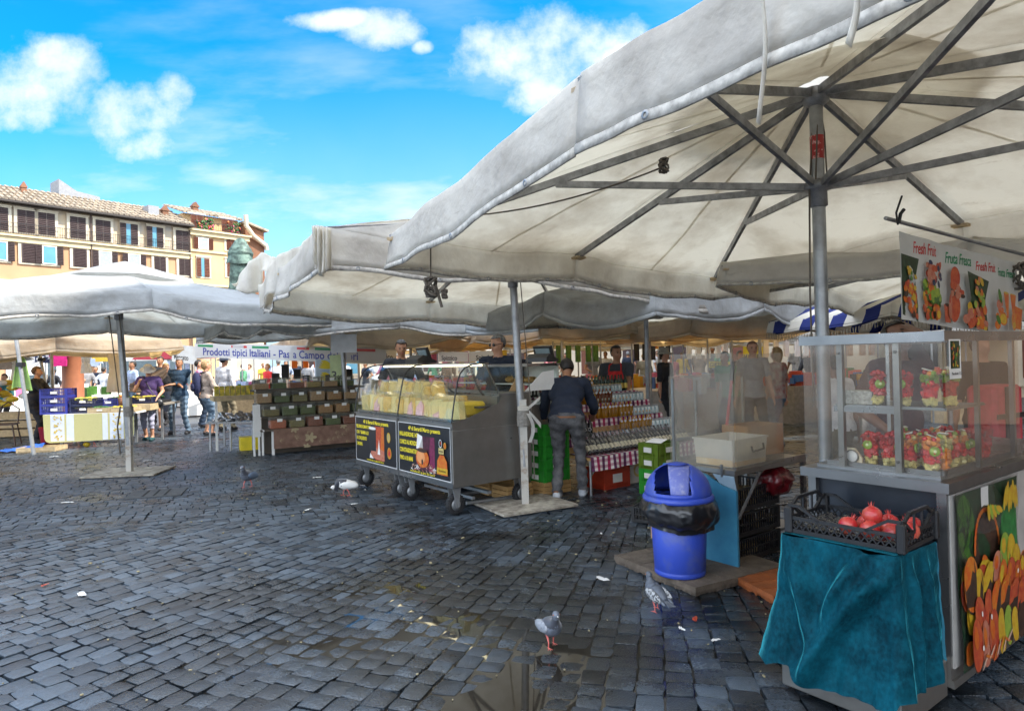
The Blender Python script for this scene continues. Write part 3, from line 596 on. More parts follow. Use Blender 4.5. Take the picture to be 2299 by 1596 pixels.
def tiles(b, x0, x1, z0, depth, rise, step=.42, rows=7, yy0=-.75):
    b.M = b.M @ Matrix.Translation((0, yy0 + .75, 0))
    b.add([(x0, -.75, z0), (x1, -.75, z0), (x1, depth, z0 + rise), (x0, depth, z0 + rise)], [(0, 1, 2, 3)])
    n = int((x1 - x0) / step); rr = random.Random(5)
    for i in range(n):
        x = x0 + (i + .5) * step
        for k in range(rows):
            ya = -.85 + (depth + .8) * k / rows; yb_ = -.85 + (depth + .8) * (k + 1) / rows; za = z0 + rise * (ya + .75) / (depth + .75); zb = z0 + rise * (yb_ + .75) / (depth + .75)
            jx = rr.uniform(-.03, .03); b.tube([(x + jx, ya, za + .09), (x + jx, yb_ + .05, zb + .03)], [.15, .10], 6)
part('roof', tilem, pal, lambda b: tiles(b, X0, tend + .2, ZE + .1, 4.2, 2.1, .42, 5))
def french(px, z0, z1, kind, w=1.05, trim=True, parent=None, sm_=None, grp='window'):
    t = tf(px)[0]; f = MB(); parent = parent or pal; sm_ = sm_ or shut
    if trim: f.box((t, -.05, (z0 + z1) / 2 + .05), (w + .42, .14, z1 - z0 + .36))
    f.box((t, -.08, z1 + .16), (w + .5, .2, .12)); wo = f.build('window', trimm, parent)
    y = -.14
    def leaf(cx, wd, yy=y, nm='shutter'):
        def fn(b):
            b.box((cx, yy, (z0 + z1) / 2), (wd, .05, z1 - z0))
            for k in range(12): b.box((cx, yy - .03, z0 + (k + .5) * (z1 - z0) / 12), (wd * .82, .03, .09), M=Matrix.Rotation(.5, 4, 'X'))
        part(nm, sm_, wo, fn)
    if kind == 'closed': leaf(t - w / 4 - .005, w / 2 - .02); leaf(t + w / 4 + .005, w / 2 - .02)
    elif kind == 'blind': leaf(t, w, nm='blind')
    elif kind in ('open', 'curtain'):
        part('pane', winb if kind == 'open' else curt, wo, lambda b: b.box((t, y, (z0 + z1) / 2), (w * .86, .04, z1 - z0)))
        part('frame', pm('white_frame', (.75, .74, .7), .5, 0, .05), wo, lambda b: [b.box((t + dx, y - .025, (z0 + z1) / 2), (.07, .05, z1 - z0)) for dx in (-w * .46, w * .46)] + [b.box((t, y - .027, z), (w * .86, .05, .07)) for z in (z0 + .04, z1 - .04)])
        leaf(t - w * .74, w * .42, -.2); leaf(t + w * .74, w * .42, -.2)
    elif kind == 'half':
        leaf(t - w * .5, w * .42, -.2); leaf(t + w * .3, w * .5, -.16)
        part('pane', winb, wo, lambda b: b.box((t - w * .1, -.13, (z0 + z1) / 2), (w * .4, .04, z1 - z0)))
    return wo
def railing(x0, x1, z, parent, y=-.34, h=.85, step=.16):
    def fn(b):
        b.box(((x0 + x1) / 2, y, z + h), (x1 - x0, .03, .03)); b.box(((x0 + x1) / 2, y, z + .1), (x1 - x0, .04, .04))
        n = int((x1 - x0) / step)
        for i in range(n + 1): b.box((x0 + (x1 - x0) * i / n, y, z + h / 2 + .05), (.016, .016, h))
    return part('railing', darkm, parent, fn)
zu0, zu1 = zf(64, 524), zf(64, 474); 
for px, k in [(-780, 'closed'), (-640, 'closed'), (-520, 'half'), (-420, 'closed'), (-330, 'closed'), (-260, 'half'), (-190, 'closed'), (-125, 'closed'), (-60, 'closed'), (4, 'closed'), (64.5, 'closed'), (110.5, 'closed'), (180.5, 'closed'), (237, 'closed'), (297, 'half'), (355, 'half'), (414, 'closed')]: french(px, zu0, zu1, k, 1.12)
railing(X0, tend - .05, ZC + .08, pal)
zl0, zl1 = zf(70, 591), zf(70, 549)
for px, k in [(-780, 'closed'), (-640, 'curtain'), (-520, 'closed'), (-420, 'blind'), (-330, 'closed'), (-235, 'curtain'), (-150, 'blind'), (-75, 'open'), (3, 'open'), (70, 'blind'), (115, 'open'), (183.5, 'blind'), (240, 'curtain'), (305, 'curtain'), (363, 'closed'), (418, 'closed')]: french(px, zl0, zl1, k, .98)
z3 = zl0 - 3.6
for px, k in [(-780, 'closed'), (-640, 'curtain'), (-520, 'closed'), (-420, 'blind'), (-330, 'closed'), (-235, 'curtain'), (-150, 'closed'), (-75, 'open'), (3, 'open'), (70, 'closed'), (115, 'curtain'), (183, 'closed'), (240, 'open'), (305, 'closed'), (363, 'closed'), (418, 'closed')]: french(px, z3, z3 + 2.0, k, 1.0)
def arch(px, w, z1):
    t = tf(px)[0]; n = 14
    pts = [(t - w / 2, 0)] + [(t + w / 2 * math.cos(math.pi - math.pi * i / n), z1 - w / 2 + w / 2 * math.sin(math.pi * i / n)) for i in range(n + 1)] + [(t + w / 2, 0)]
    o = part('doorway', trimm, pal, lambda b: b.prism([(t + (x - t) * 1.35, z * 1.06) for x, z in pts], -.09, .0, 'y'))
    part('door', pm('blue_grey_door', (.06, .09, .11), .6, 0, .2), o, lambda b: b.prism(pts, -.13, -.05, 'y'))
arch(257, 2.1, 3.6); arch(322, 2.0, 3.3); arch(60, 2.0, 3.3); arch(140, 2.1, 3.6); arch(400, 2.0, 3.3)
part('downpipe', pm('brown_pipe', (.10, .06, .045), .6), pal, lambda b: (b.bar((tf(209)[0], -.18, 0), (tf(209)[0], -.18, ZE), .07, n=8), b.bar((tf(430)[0], -.18, 0), (tf(430)[0], -.18, ZE), .07, n=8)))
def chimney(b, x, y, z, s=.5, h=1.0): b.box((x, y, z + h / 2), (s, s, h)); b.box((x, y, z + h + .06), (s * 1.3, s * 1.3, .12)); b.prism([(x - s * .6, z + h + .12), (x + s * .6, z + h + .12), (x, z + h + .5)], y - s * .6, y + s * .6, 'y')
part('chimney', brickm, pal, lambda b: chimney(b, tf(85)[0] , 2.6, ZE + 1.2, .35, .7))
part('chimney', brickm, pal, lambda b: chimney(b, tf(395)[0], 1.6, ZE + .9, .5, .6))
part('dormer', pm('grey_render', (.28, .28, .29), .8), pal, lambda b: b.prism([(tf(174)[0], ZE), (tf(268)[0], ZE), (tf(268)[0], ZE + 2.3), (tf(215)[0], ZE + 2.5), (tf(174)[0], ZE + 3.3)], 3.4, 5.5, 'y'))
part('dormer', MATS['grey_render'], pal, lambda b: b.box((tf(364)[0], 1.6, ZE + 1.1), (.9, 1.2, 1.2)))
# second house, taller, with a roof terrace
t0, t1 = tend + .03, tf(562)[0]; ZT = zf(431, 517); ZR = zf(431, 474)
h2 = thing('corner_house', 'yellow house with a flowered roof terrace between the long palazzo and statue', 'building', EA, FANG)
part('wall', plaster_yel, h2, lambda b: wall_holes(b, t0, t1, 0, ZT, -.05, 9))
part('cornice', cornm, h2, lambda b: (b.box(((t0 + t1) / 2, -.2, ZT + .02), (t1 - t0 + .3, .7, .16)), b.box(((t0 + t1) / 2, -.14, ZT - .25), (t1 - t0 + .1, .4, .4))))
for zz_ in (zf(431, 562), zf(431, 638)): part('string_course', cornm, h2, lambda b: b.box(((t0 + t1) / 2, -.1, zz_), (t1 - t0, .16, .2)))
part('attic', plaster_yel, h2, lambda b: wall_holes(b, t0, tf(556)[0], ZT + .1, ZR, 1.2, 6))
part('roof', tilem, h2, lambda b: tiles(b, t0 - .3, tf(556)[0] + .3, ZR - .02, 3.4, 1.3, .42, 4, .7))
part('chimney', brickm, h2, lambda b: chimney(b, tf(475)[0], 2.6, ZR + .5, .5, .5))
for px in (448, 516): french(px, ZT + .2, ZR - .35, 'closed', 1.15, False, h2, shutb)
railing(tf(440)[0], tf(548)[0], ZT + .1, h2, -.3, .75, .2)
def flowers(b):
    rr = random.Random(3)
    for mt, k in ((pm('leaf_green', (.05, .12, .03), .7), 260), (pm('flower_pink', (.7, .05, .2), .6), 50), (pm('flower_orange', (.7, .2, .05), .6), 30)):
        b.use(mt)
        for _ in range(k):
            x = rr.uniform(tf(446)[0], tf(485)[0]) if rr.random() < .7 else rr.uniform(tf(510)[0], tf(545)[0]); z = ZT + .2 + rr.random() * (.75 if x < tf(465)[0] else 1.0)
            b.ball((x, -.2 + rr.uniform(-.12, .4), z), rr.uniform(.05, .11), 5, 4)
part('flower_boxes', None, h2, flowers)
for px, ya, yb_, k in ((461, 563 - 2, 536, 'curtain'), (461, 622, 581, 'half'), (524, 563, 540, 'closed'), (524, 622, 585, 'closed')): french(px, zf(px, ya), zf(px, yb_), k, .95, True, h2, shutb)
# brown gabled side house and its downpipe
h3 = thing('gabled_house', 'brown gabled side wall with a thick pale pipe, behind the hooded statue', 'building', EA, FANG)
ta, tb_ = t1 + .02, tf(604)[0]
part('wall', brickm, h3, lambda b: b.prism([(ta, 0), (tb_, 0), (tb_, zf(604, 522)), (ta, zf(562, 503))], .4, 7, 'y'))
part('roof', tilem, h3, lambda b: b.bar((ta - .2, 2.8, zf(562, 500) + .05), (tb_ + .3, 2.8, zf(604, 520) + .05), 5.6, .2))
part('pipe', trimm, h3, lambda b: b.tube([(tf(557)[0], -.2, zf(557, 485)), (tf(557)[0], -.2, zf(557, 508)), (tf(575)[0], 0, zf(575, 530)), (tf(604)[0], .1, zf(604, 552)), (tf(606)[0], .1, zf(606, 562))], .22, 8))
# tall palazzo on the right, mostly hidden by the near canopy
pR = Vector((10.4, 29.3, 0)); dR = Vector((-.52, .855, 0)).normalized()
k_end = 16.0
h4 = thing('tall_palazzo', 'tall cream palazzo whose eave shows just above the near umbrella', 'building', pR + Vector((0, 0, -.8)), math.atan2(dR.y, dR.x))
part('wall', pm('cream_stone', (.60, .50, .36), .85, 0, .12, .6), h4, lambda b: wall_holes(b, -24, k_end, 0, 16.8, -9, 9))
part('eave', cornm, h4, lambda b: (b.box((( -24 + k_end) / 2, .25, 16.9), (k_end + 24.6, 1.3, .18)), b.box(((-24 + k_end) / 2, .1, 16.3), (k_end + 24, .5, .3))))
part('roof', tilem, h4, lambda b: b.add([(-24.3, .9, 17.0), (k_end + .3, .9, 17.0), (k_end + .3, -5, 18.4), (-24.3, -5, 18.4)], [(0, 1, 2, 3)]))
for fl in range(4):
    for k in range(15):
        x = -22 + k * 3.7
        o = part('window', trimm, h4, lambda b: b.box((x, .05, 2.4 + fl * 3.9), (1.7, .12, 2.6)))
        part('shutter', shut if (k * 7 + fl) % 3 else shutb, o, lambda b: b.box((x, .12, 2.4 + fl * 3.9), (1.25, .06, 2.1)))
h6 = thing('shade_house', 'unseen tall house added at right to shade the near stalls', 'building', (14, -20, 0), 0)  # out-of-view house, added and sized to shade the foreground
part('wall', plaster, h6, lambda b: b.box((4, 14.5, 11.5), (8, 29, 23)))
for fl in range(4):
    for k in range(7):
        o = part('window', trimm, h6, lambda b: b.box((-.05, 2 + k * 4, 3 + fl * 4.5), (.12, 1.7, 2.6))); part('shutter', shut, o, lambda b: b.box((-.12, 2 + k * 4, 3 + fl * 4.5), (.06, 1.25, 2.1)))
# low building that closes the square
h5 = thing('far_house', 'pale ochre house front closing the square behind the market stalls', 'building', (0, 66, 0), 0)
part('wall', pm('ochre_stone', (.62, .50, .36), .85, 0, .1, .4), h5, lambda b: wall_holes(b, -22, 60, 0, 10.5, 0, 8))
part('cornice', cornm, h5, lambda b: b.box((19, -.2, 10.5), (82, .6, .3)))
for k in range(20):
    x = -20 + k * 4
    for z, hh in ((2.0, 3.0), (6.6, 2.2)):
        o = part('window', trimm, h5, lambda b: b.box((x, -.05, z), (2.0, .12, hh + .4)))
        part('shutter', shut if (k + int(z)) % 3 else winb, o, lambda b: b.box((x, -.12, z), (1.5, .06, hh)))
# bronze statue, hooded, seen from behind
st = thing('statue', 'green bronze hooded monk statue seen from behind above the umbrellas', 'statue', tuple(P(545, 800, 38.)[:2]) + (0,), .2)
bronze = pm('bronze_patina', (.13, .20, .165), .6, .3, .2, 3, col2=(.035, .06, .05), lo=.4, hi=.6)
part('pedestal', trimm, st, lambda b: (b.box((0, 0, .4), (3.4, 3.4, .8)), b.box((0, 0, 2.9), (2.0, 2.0, 4.4)), b.box((0, 0, 5.2), (2.4, 2.4, .3))))
def monk(u, v):
    a = u * 2 * math.pi; z = 5.3 + 3.55 * v
    prof = [(0, .74), (.3, .60), (.55, .56), (.66, .64), (.74, .66), (.80, .60), (.86, .46), (.91, .36), (.95, .30), (.985, .17), (1, .01)]
    for (v0, r0), (v1, r1) in zip(prof, prof[1:]):
        if v0 <= v <= v1: q = (v - v0) / (v1 - v0); q = q * q * (3 - 2 * q); r = r0 + (r1 - r0) * q; break
    fold = .07 * math.sin(a * 9 + 1.5 * math.sin(v * 3)) * max(0, 1 - v * 1.25) + .03 * math.sin(a * 5 + 2)
    if .70 < v < .76: r *= 1.04
    r = r * (1 + fold)
    return (r * math.cos(a), r * math.sin(a) * .78 + (.0 if v < .85 else .14 * (v - .85) / .15), z)
part('cloaked_figure', bronze, st, lambda b: b.grid(monk, 64, 60))
def cape(u, v):
    a = math.pi * (1.02 + .96 * u) ; r = .38 + .36 * v ** .6; return (r * math.cos(a) * (1 + .04 * math.sin(u * 25)), r * math.sin(a) * .85, 8.35 - 1.05 * v + .05 * math.sin(u * 9))
part('cape', bronze, st, lambda b: b.grid(cape, 30, 8))
# ---------------------------------------------------------------- printed pages
class Page:
    """flat print on a face: every mark is a thin layer a hair above the last"""
    def __init__(s, o, xd, w, h, base, root, name='poster', wob=None):
        s.F = frame(o, xd); s.b = MB(); s.k = 0; s.w = w; s.h = h; s.name = name; s.root = root; s.wob = wob
        s.b.use(base); s.rect(0, 0, w, h)
    def _put(s, pts, mat):
        s.b.use(mat); s.k += 1; z = .002 + s.k * .00022; pts = [(min(s.w, max(0, x)), min(s.h, max(0, y))) for x, y in pts]   # print ends at the sheet's edge
        if s.wob: vs = [(x, y, z + s.wob(x, y)) for x, y in pts]
        else: vs = [(x, y, z) for x, y in pts]
        s.b.add(vs, [tuple(range(len(vs)))], False, s.F)
    def rect(s, x0, y0, x1, y1, mat=None):
        m = mat or s.b.mats[s.b.cur]
        if s.wob:
            s.b.use(m); s.k += 1; z = .002 + s.k * .00022; n = 14
            vs = [(x0 + (x1 - x0) * i / n, y0 + (y1 - y0) * j / n) for j in range(n + 1) for i in range(n + 1)]
            s.b.add([(x, y, z + s.wob(x, y)) for x, y in vs], [(j * (n + 1) + i, j * (n + 1) + i + 1, (j + 1) * (n + 1) + i + 1, (j + 1) * (n + 1) + i) for j in range(n) for i in range(n)], True, s.F)
        else: s._put([(x0, y0), (x1, y0), (x1, y1), (x0, y1)], m)
    def ell(s, x, y, rx, ry, mat, rot=0., n=14):
        c, d = math.cos(rot), math.sin(rot)
        s._put([(x + rx * math.cos(t) * c - ry * math.sin(t) * d, y + rx * math.cos(t) * d + ry * math.sin(t) * c) for t in [2 * math.pi * i / n for i in range(n)]], mat)
    def poly(s, pts, mat): s._put(pts, mat)
    def text(s, x, y, txt, size, mat, sx=1., align='LEFT', shear=0., rot=0., offset=0.):
        s.b.use(mat); s.k += 1
        t_ = MB(); text_mb(t_, txt, size, Matrix.Translation((x, y, .003 + s.k * .00022)) @ Matrix.Rotation(rot, 4, 'Z'), .0006, shear, sx, align, offset)
        vs = [(p[0], p[1], p[2] + (s.wob(p[0], p[1]) + .002 if s.wob else 0)) for p in t_.v]; s.b.add(vs, t_.f, False, s.F)
    def done(s, label=None): return s.b.build(s.name, None, s.root, label)
inkb = pm('ink_black', (.012, .012, .014), .35, 0, .1); inky = pm('ink_yellow', (.85, .70, .03), .45, 0, .05); inkw = pm('ink_white', (.78, .77, .74), .5, 0, .06)
inkr = pm('ink_red', (.55, .03, .03), .45, 0, .1); inkg = pm('ink_green', (.02, .25, .10), .5, 0, .1); inkn = pm('ink_navy', (.03, .05, .30), .5, 0, .1)
FR = {k: pm('print_' + k, tuple(x * .62 for x in c), .5, 0, .3, 28, col2=tuple(x * .62 for x in c2)) for k, c, c2 in [
    ('orange', (.85, .28, .02), (.80, .10, .01)), ('yellow', (.85, .60, .03), (.75, .38, .02)), ('red', (.55, .04, .02), (.75, .15, .04)), ('green', (.10, .28, .03), (.04, .14, .02)),
    ('dgreen', (.02, .08, .03), (.01, .03, .01)), ('brown', (.10, .045, .025), (.03, .015, .01)), ('lime', (.45, .60, .06), (.25, .42, .05)), ('peach', (.75, .30, .18), (.62, .16, .10)), ('purple', (.14, .02, .05), (.06, .01, .03)), ('blue', (.03, .05, .14), (.02, .03, .08))]}

def caster(parent, x, y, r=.10, zt=.28):
    f = part('caster', alu, parent, lambda b: (b.prism([(x - .05, zt), (x + .05, zt), (x + .035, zt - .08), (x + .055 - .03, .08), (x - .01, .08)], y - .055, y - .045, 'y'), b.prism([(x - .05, zt), (x + .05, zt), (x + .035, zt - .08), (x + .025, .08), (x - .01, .08)], y + .045, y + .055, 'y'), b.box((x, y, zt - .005), (.12, .13, .012))))
    T = Matrix.Translation((x + .01, y, r)) @ Matrix.Rotation(math.pi / 2, 4, 'X')
    def ty(b):
        b.lathe([(r * .62, -.028), (r * .9, -.032), (r, -.022), (r, .022), (r * .9, .032), (r * .62, .028)], 24, T)
        for k in range(24):
            a = 2 * math.pi * k / 24; b.box((x + .01 + r * math.cos(a), y, r + r * math.sin(a)), (.012, .05, .012), M=Matrix.Rotation(-a, 4, 'Y'))
    part('tyre', pm('rubber', (.02, .02, .022), .8, 0, .2), f, ty)
    part('rim', alu, f, lambda b: (b.lathe([(.012, -.03), (r * .3, -.03), (r * .66, -.02), (r * .66, .02), (r * .3, .03), (.012, .03)], 20, T)))
# ---------------------------------------------------------------- cheese cart
B0 = G(1018, 1097, .28)
cc = thing('cheese_cart', 'long steel cheese cart with curved glass and two yellow-lettered black posters', 'cart', (B0.x, B0.y, 0), AW)
LC = 2.32; DC = 1.0
steel_d = pm('brushed_steel', (.30, .29, .27), .36, .75, .3, 2.2, col2=(.20, .19, .175), lo=.35, hi=.7, bump=.05, bscale=30, rvar=.1)
steel_l = pm('light_steel', (.25, .25, .25), .3, .85, .15, 3, rvar=.08)
part('body', steel_d, cc, lambda b: b.box((DC / 2, LC / 2, .565), (DC, LC, .57), bev=.004))
part('upper_body', steel_d, cc, lambda b: (b.box((DC / 2 + .003, LC / 2, .89), (DC - .006, LC - .006, .076)), b.box((.78, LC / 2, 1.045), (.44, LC - .01, .236))))
part('side_wing', steel_d, cc, lambda b: b.prism([(0, .925), (0, .935), (.15, .955), (.3, 1.0), (.5, 1.07), (.57, 1.09), (.61, 1.17), (1.0, 1.17), (1.0, .925)], -.004, .008, 'y'))
part('counter', steel_l, cc, lambda b: b.box((.80, LC / 2, 1.175), (.42, LC, .02)))
part('trim', steel_l, cc, lambda b: (b.box((-.004, LC / 2, .925), (.012, LC, .014)), b.box((-.003, LC / 2, .30), (.008, LC, .05)), b.box((-.006, 1.16, .60), (.014, .03, .66))))
gprof = [(.0, .93), (.02, 1.05), (.05, 1.2), (.08, 1.33), (.12, 1.42), (.18, 1.475), (.26, 1.50), (.42, 1.515)]
cglass = glassm('case_glass', (.95, .98, .97), .02, .5, .02, (.75, .8, .75))
def gsheet(b, y0, y1):
    b.add([(x, y, z) for x, z in gprof for y in (y0, y1)], [(2 * i, 2 * i + 1, 2 * i + 3, 2 * i + 2) for i in range(len(gprof) - 1)], True)
part('curved_glass', cglass, cc, lambda b: gsheet(b, .01, 1.15)); part('curved_glass', cglass, cc, lambda b: gsheet(b, 1.17, 2.31))
part('end_glass', cglass, cc, lambda b: b.prism(gprof + [(.61, 1.17), (.57, 1.09), (.3, 1.0), (.15, .955)], -.001, .004, 'y'))
for y in (.0, 1.16, 2.32): part('glass_frame', blackp, cc, lambda b: b.tube([(x - .003, y, z) for x, z in gprof], .008, 6))
lampm = bpy.data.materials.new('lamp_tube'); lampm.use_nodes = True; lampm.node_tree.nodes['Principled BSDF'].inputs['Emission Color'].default_value = (1, .85, .55, 1); lampm.node_tree.nodes['Principled BSDF'].inputs['Emission Strength'].default_value = 1.3
part('lamp_tube', lampm, cc, lambda b: b.box((.40, LC / 2, 1.49), (.03, LC - .1, .02)))
part('top_bar', steel_l, cc, lambda b: (b.box((.44, LC / 2, 1.508), (.05, LC, .02)), b.bar((.44, .02, 1.5), (.60, .02, 1.18), .012), b.bar((.44, 2.3, 1.5), (.60, 2.3, 1.18), .012)))
for y in (.10, 1.04, 1.28, 2.22):
    caster(cc, .07, y, .10)
    caster(cc, .90, y, .10)
part('rail', alu, cc, lambda b: (b.box((.5, .6, .16), (.05, 1.0, .03)), b.box((.3, .6, .13), (.03, 1.0, .03))))
# posters
def cheese_poster(yr, w, left):
    o = Vector((-.004, yr, .335)); pg = Page(o, (0, -1, 0), w, .545, pm('poster_white', (.7, .7, .7), .4, 0, .05), cc, 'poster')
    pg.rect(.008, .008, w - .008, .537, inkb)
    pg.text(w * .52, .468, '4P di Berardi Marco presenta', .062, inky, .92, 'CENTER', 0, 0, .0015)
    if left:
        for i, t in enumerate(['PECORINO ROMANO DOP', 'CON 1° GRAMMI AL 20', 'VA CONQUISTATO', 'IL MONDO.']): pg.text(.03, .405 - i * .072, t, .058, inky, .58, 'LEFT', 0, 0, .0015)
        pg.rect(w * .50, .05, w * .72, .45, FR['red']); pg.poly([(w * .62, .05), (w * .72, .05), (w * .72, .45), (w * .66, .45)], FR['orange'])
        pg.poly([(w * .38, .07), (w * .72, .05), (w * .72, .17), (w * .5, .2), (w * .4, .17)], FR['peach'])
        pg.poly([(w * .36, .15), (w * .52, .15), (w * .53, .42), (w * .35, .42)], pm('cheese_rind', (.02, .02, .025), .3)); pg.ell(w * .44, .42, w * .09, .018, inkw)
        pg.poly([(w * .56, .12), (w * .62, .12), (w * .6, .30)], inkw); pg.poly([(w * .36, .06), (w * .46, .06), (w * .38, .12)], inkw)
        pg.ell(w * .83, .34, .045, .06, FR['yellow'], 0, 20); pg.ell(w * .83, .34, .032, .045, pm('seal_tan', (.5, .4, .15), .5), 0, 20)
        pg.ell(w * .84, .16, .052, .066, FR['yellow'], 0, 20); pg.ell(w * .84, .16, .045, .058, FR['orange'], 0, 20); pg.ell(w * .84, .16, .022, .03, inkr)
        pg.text(w * .5, .025, 'www.vendita.cubi.it  ag. agenzia dalla Cibaria srl', .034, inky, .72, 'CENTER')
    else:
        for i, t in enumerate(['MALANDRONE 1477', "L'UNICO AL MONDO", 'CON STAGIONATURA', 'FINO A 10 ANNI']): pg.text(.03, .395 - i * .088, t, .066, inky, .62 if i else .72, 'LEFT', 0, 0, .002)
        pg.rect(w * .36, .06, w * .72, .42, FR['purple']); pg.poly([(w * .6, .06), (w * .72, .06), (w * .72, .42), (w * .64, .42)], pm('print_wine', (.22, .02, .08), .4, 0, .3, 30))
        pg.poly([(w * .37, .28), (w * .50, .28), (w * .49, .42), (w * .40, .44)], inkw); pg.poly([(w * .43, .30), (w * .50, .28), (w * .49, .40)], pm('grey_stone', (.45, .42, .40), .5))
        pg.ell(w * .46, .265, w * .07, .03, pm('print_wood', (.22, .07, .02), .4))
        rr = random.Random(4)
        for _ in range(46): pg.ell(rr.uniform(w * .28, w * .73), rr.uniform(.05, .12), .035, .004, rr.choice([inkw, FR['peach'], pm('straw_print', (.6, .4, .3), .5)]), rr.uniform(-1, 1), 5)
        pg.ell(w * .50, .19, w * .125, .10, FR['orange'], 0, 24); pg.ell(w * .47, .20, w * .08, .07, pm('print_jar', (.75, .32, .12), .35), 0, 20); pg.ell(w * .50, .27, w * .1, .02, FR['brown']); pg.ell(w * .5, .15, .02, .03, FR['brown'])
        pg.poly([(w * .77, .06), (w * .96, .06), (w * .95, .20), (w * .90, .26), (w * .83, .26), (w * .78, .2)], FR['orange']); pg.poly([(w * .77, .07), (w * .96, .07), (w * .96, .13), (w * .77, .13)], FR['yellow'])
        pg.text(w * .865, .09, 'MALANDRONE', .026, inkb, .8, 'CENTER'); pg.rect(w * .81, .27, w * .90, .33, pm('seal_tan', (.5, .4, .15), .5)); pg.text(w * .855, .29, 'MODENA', .022, inkb, .8, 'CENTER')
        pg.ell(w * .845, .375, .03, .042, inkw, 0, 18); pg.ell(w * .845, .375, .024, .035, inkb, 0, 18); pg.ell(w * .852, .38, .012, .018, FR['red'], .5)
        pg.ell(w * .925, .36, .026, .034, FR['yellow'], 0, 18); pg.ell(w * .925, .36, .02, .027, FR['orange'], 0, 18)
        pg.text(w * .5, .025, 'www.vendita.cubi.it  ag. agenzia dalla Cibaria srl', .034, inky, .8, 'CENTER')
    pg.done('black poster with a dark cheese and red ground' if left else 'black poster with an orange jar and carved cheese')
cheese_poster(1.135, 1.11, False); cheese_poster(2.30, 1.11, True)
# cheeses and packets in the case
TC = cc.matrix_basis
def chz(name, mats, fn): 
    b = MB(); fn(b); return b
ych = pm('cheese_yellow', (.80, .50, .10), .5, 0, .15, 12); pch = pm('cheese_pale', (.82, .64, .28), .5, 0, .15, 12); wrapm = glassm('wrap', (.97, .97, .9), .08, 1.2, .12, (.95, .9, .7)); tagp = pm('pink_label', (.72, .42, .42), .5, 0, .2, 20)
MWc = Matrix.Translation((B0.x, B0.y, 0)) @ Matrix.Rotation(AW, 4, 'Z')
rr = random.Random(12); nch = 0
def wedge(root, m, s, tri=True):
    part('cheese', m, root, lambda b: b.prism([(-.10 * s, 0), (.10 * s, 0), (.09 * s, .16 * s), (-.085 * s, .17 * s)] if not tri else [(-.11 * s, 0), (.11 * s, 0), (.10 * s, .10 * s), (.0, .21 * s), (-.04 * s, .20 * s)], -.035 * s, .035 * s, 'y'))
    part('wrapper', wrapm, root, lambda b: b.prism([(-.115 * s, .003), (.115 * s, .003), (.108 * s, .12 * s), (.02, .225 * s), (-.09 * s, .2 * s)], -.041 * s, .041 * s, 'y'))
def place_c(x, y, z, rz, m, s, lab, tri=True, rx=0):
    p = MWc @ Vector((x, y, z)); t = thing('cheese_wedge', lab, 'cheese', p, AW + rz, 'wrapped cheeses in the glass case'); t.rotation_euler = (rx, 0, AW + rz); wedge(t, m, s, tri); return t
part('shelf', steel_l, cc, lambda b: (b.box((.30, LC / 2, .945), (.55, LC - .04, .02)), b.box((.44, LC / 2, 1.06), (.22, LC - .04, .02))))
for i in range(15):
    y = .10 + i * .148; s = rr.uniform(.95, 1.15)
    place_c(.12, y, .957, math.pi / 2 + rr.uniform(-.25, .25), rr.choice([ych, pch, pch]), s, f'wrapped cheese slab standing upright by the curved glass, {ORD[i]} from the cart near end', False, rr.uniform(-.12, .12))
for i in range(13):
    y = .78 + i * .115; s = rr.uniform(1.1, 1.45)
    place_c(.36 + rr.uniform(-.03, .03), y, 1.03, math.pi / 2 + rr.uniform(-.5, .5), rr.choice([ych, pch]), s, f'wrapped pointed cheese wedge in the raised back row, {ORD[i]} from the cart near end', True, rr.uniform(-.2, .2))
p = MWc @ Vector((.28, .40, .957)); t = thing('cheese_drum', 'big golden cheese wheel at the near end of the glass case', 'cheese', p, AW)
part('rind', pm('cheese_gold', (.72, .47, .02), .45, 0, .1, 30, bump=.2), t, lambda b: b.box((.02, 0, .08), (.38, .62, .155), bev=.03))
p = MWc @ Vector((.27, .45, 1.115)); t = thing('cheese_block', 'pale cheese block lying on the big golden cheese', 'cheese', p, AW + .3); part('cheese', ych, t, lambda b: b.box((0, 0, .03), (.16, .34, .055), bev=.006)); part('wrapper', wrapm, t, lambda b: b.box((0, 0, .03), (.166, .346, .061)))
for i, (x, y) in enumerate([(.075, .42), (.07, .78), (.07, .98), (.075, 1.85)]):
    p = MWc @ Vector((x, y, .96)); t = thing('cheese_packet', f'pink-labelled cheese packet leaning on the glass, {ORD[i]} from the near end', 'packet', p, AW + math.pi / 2, 'pink-labelled packets'); t.rotation_euler = (.2, 0, AW + math.pi / 2)
    part('packet', tagp, t, lambda b: b.prism([(-.07, 0), (.07, 0), (.075, .09), (.0, .16), (-.07, .1)], -.01, .01, 'y'))
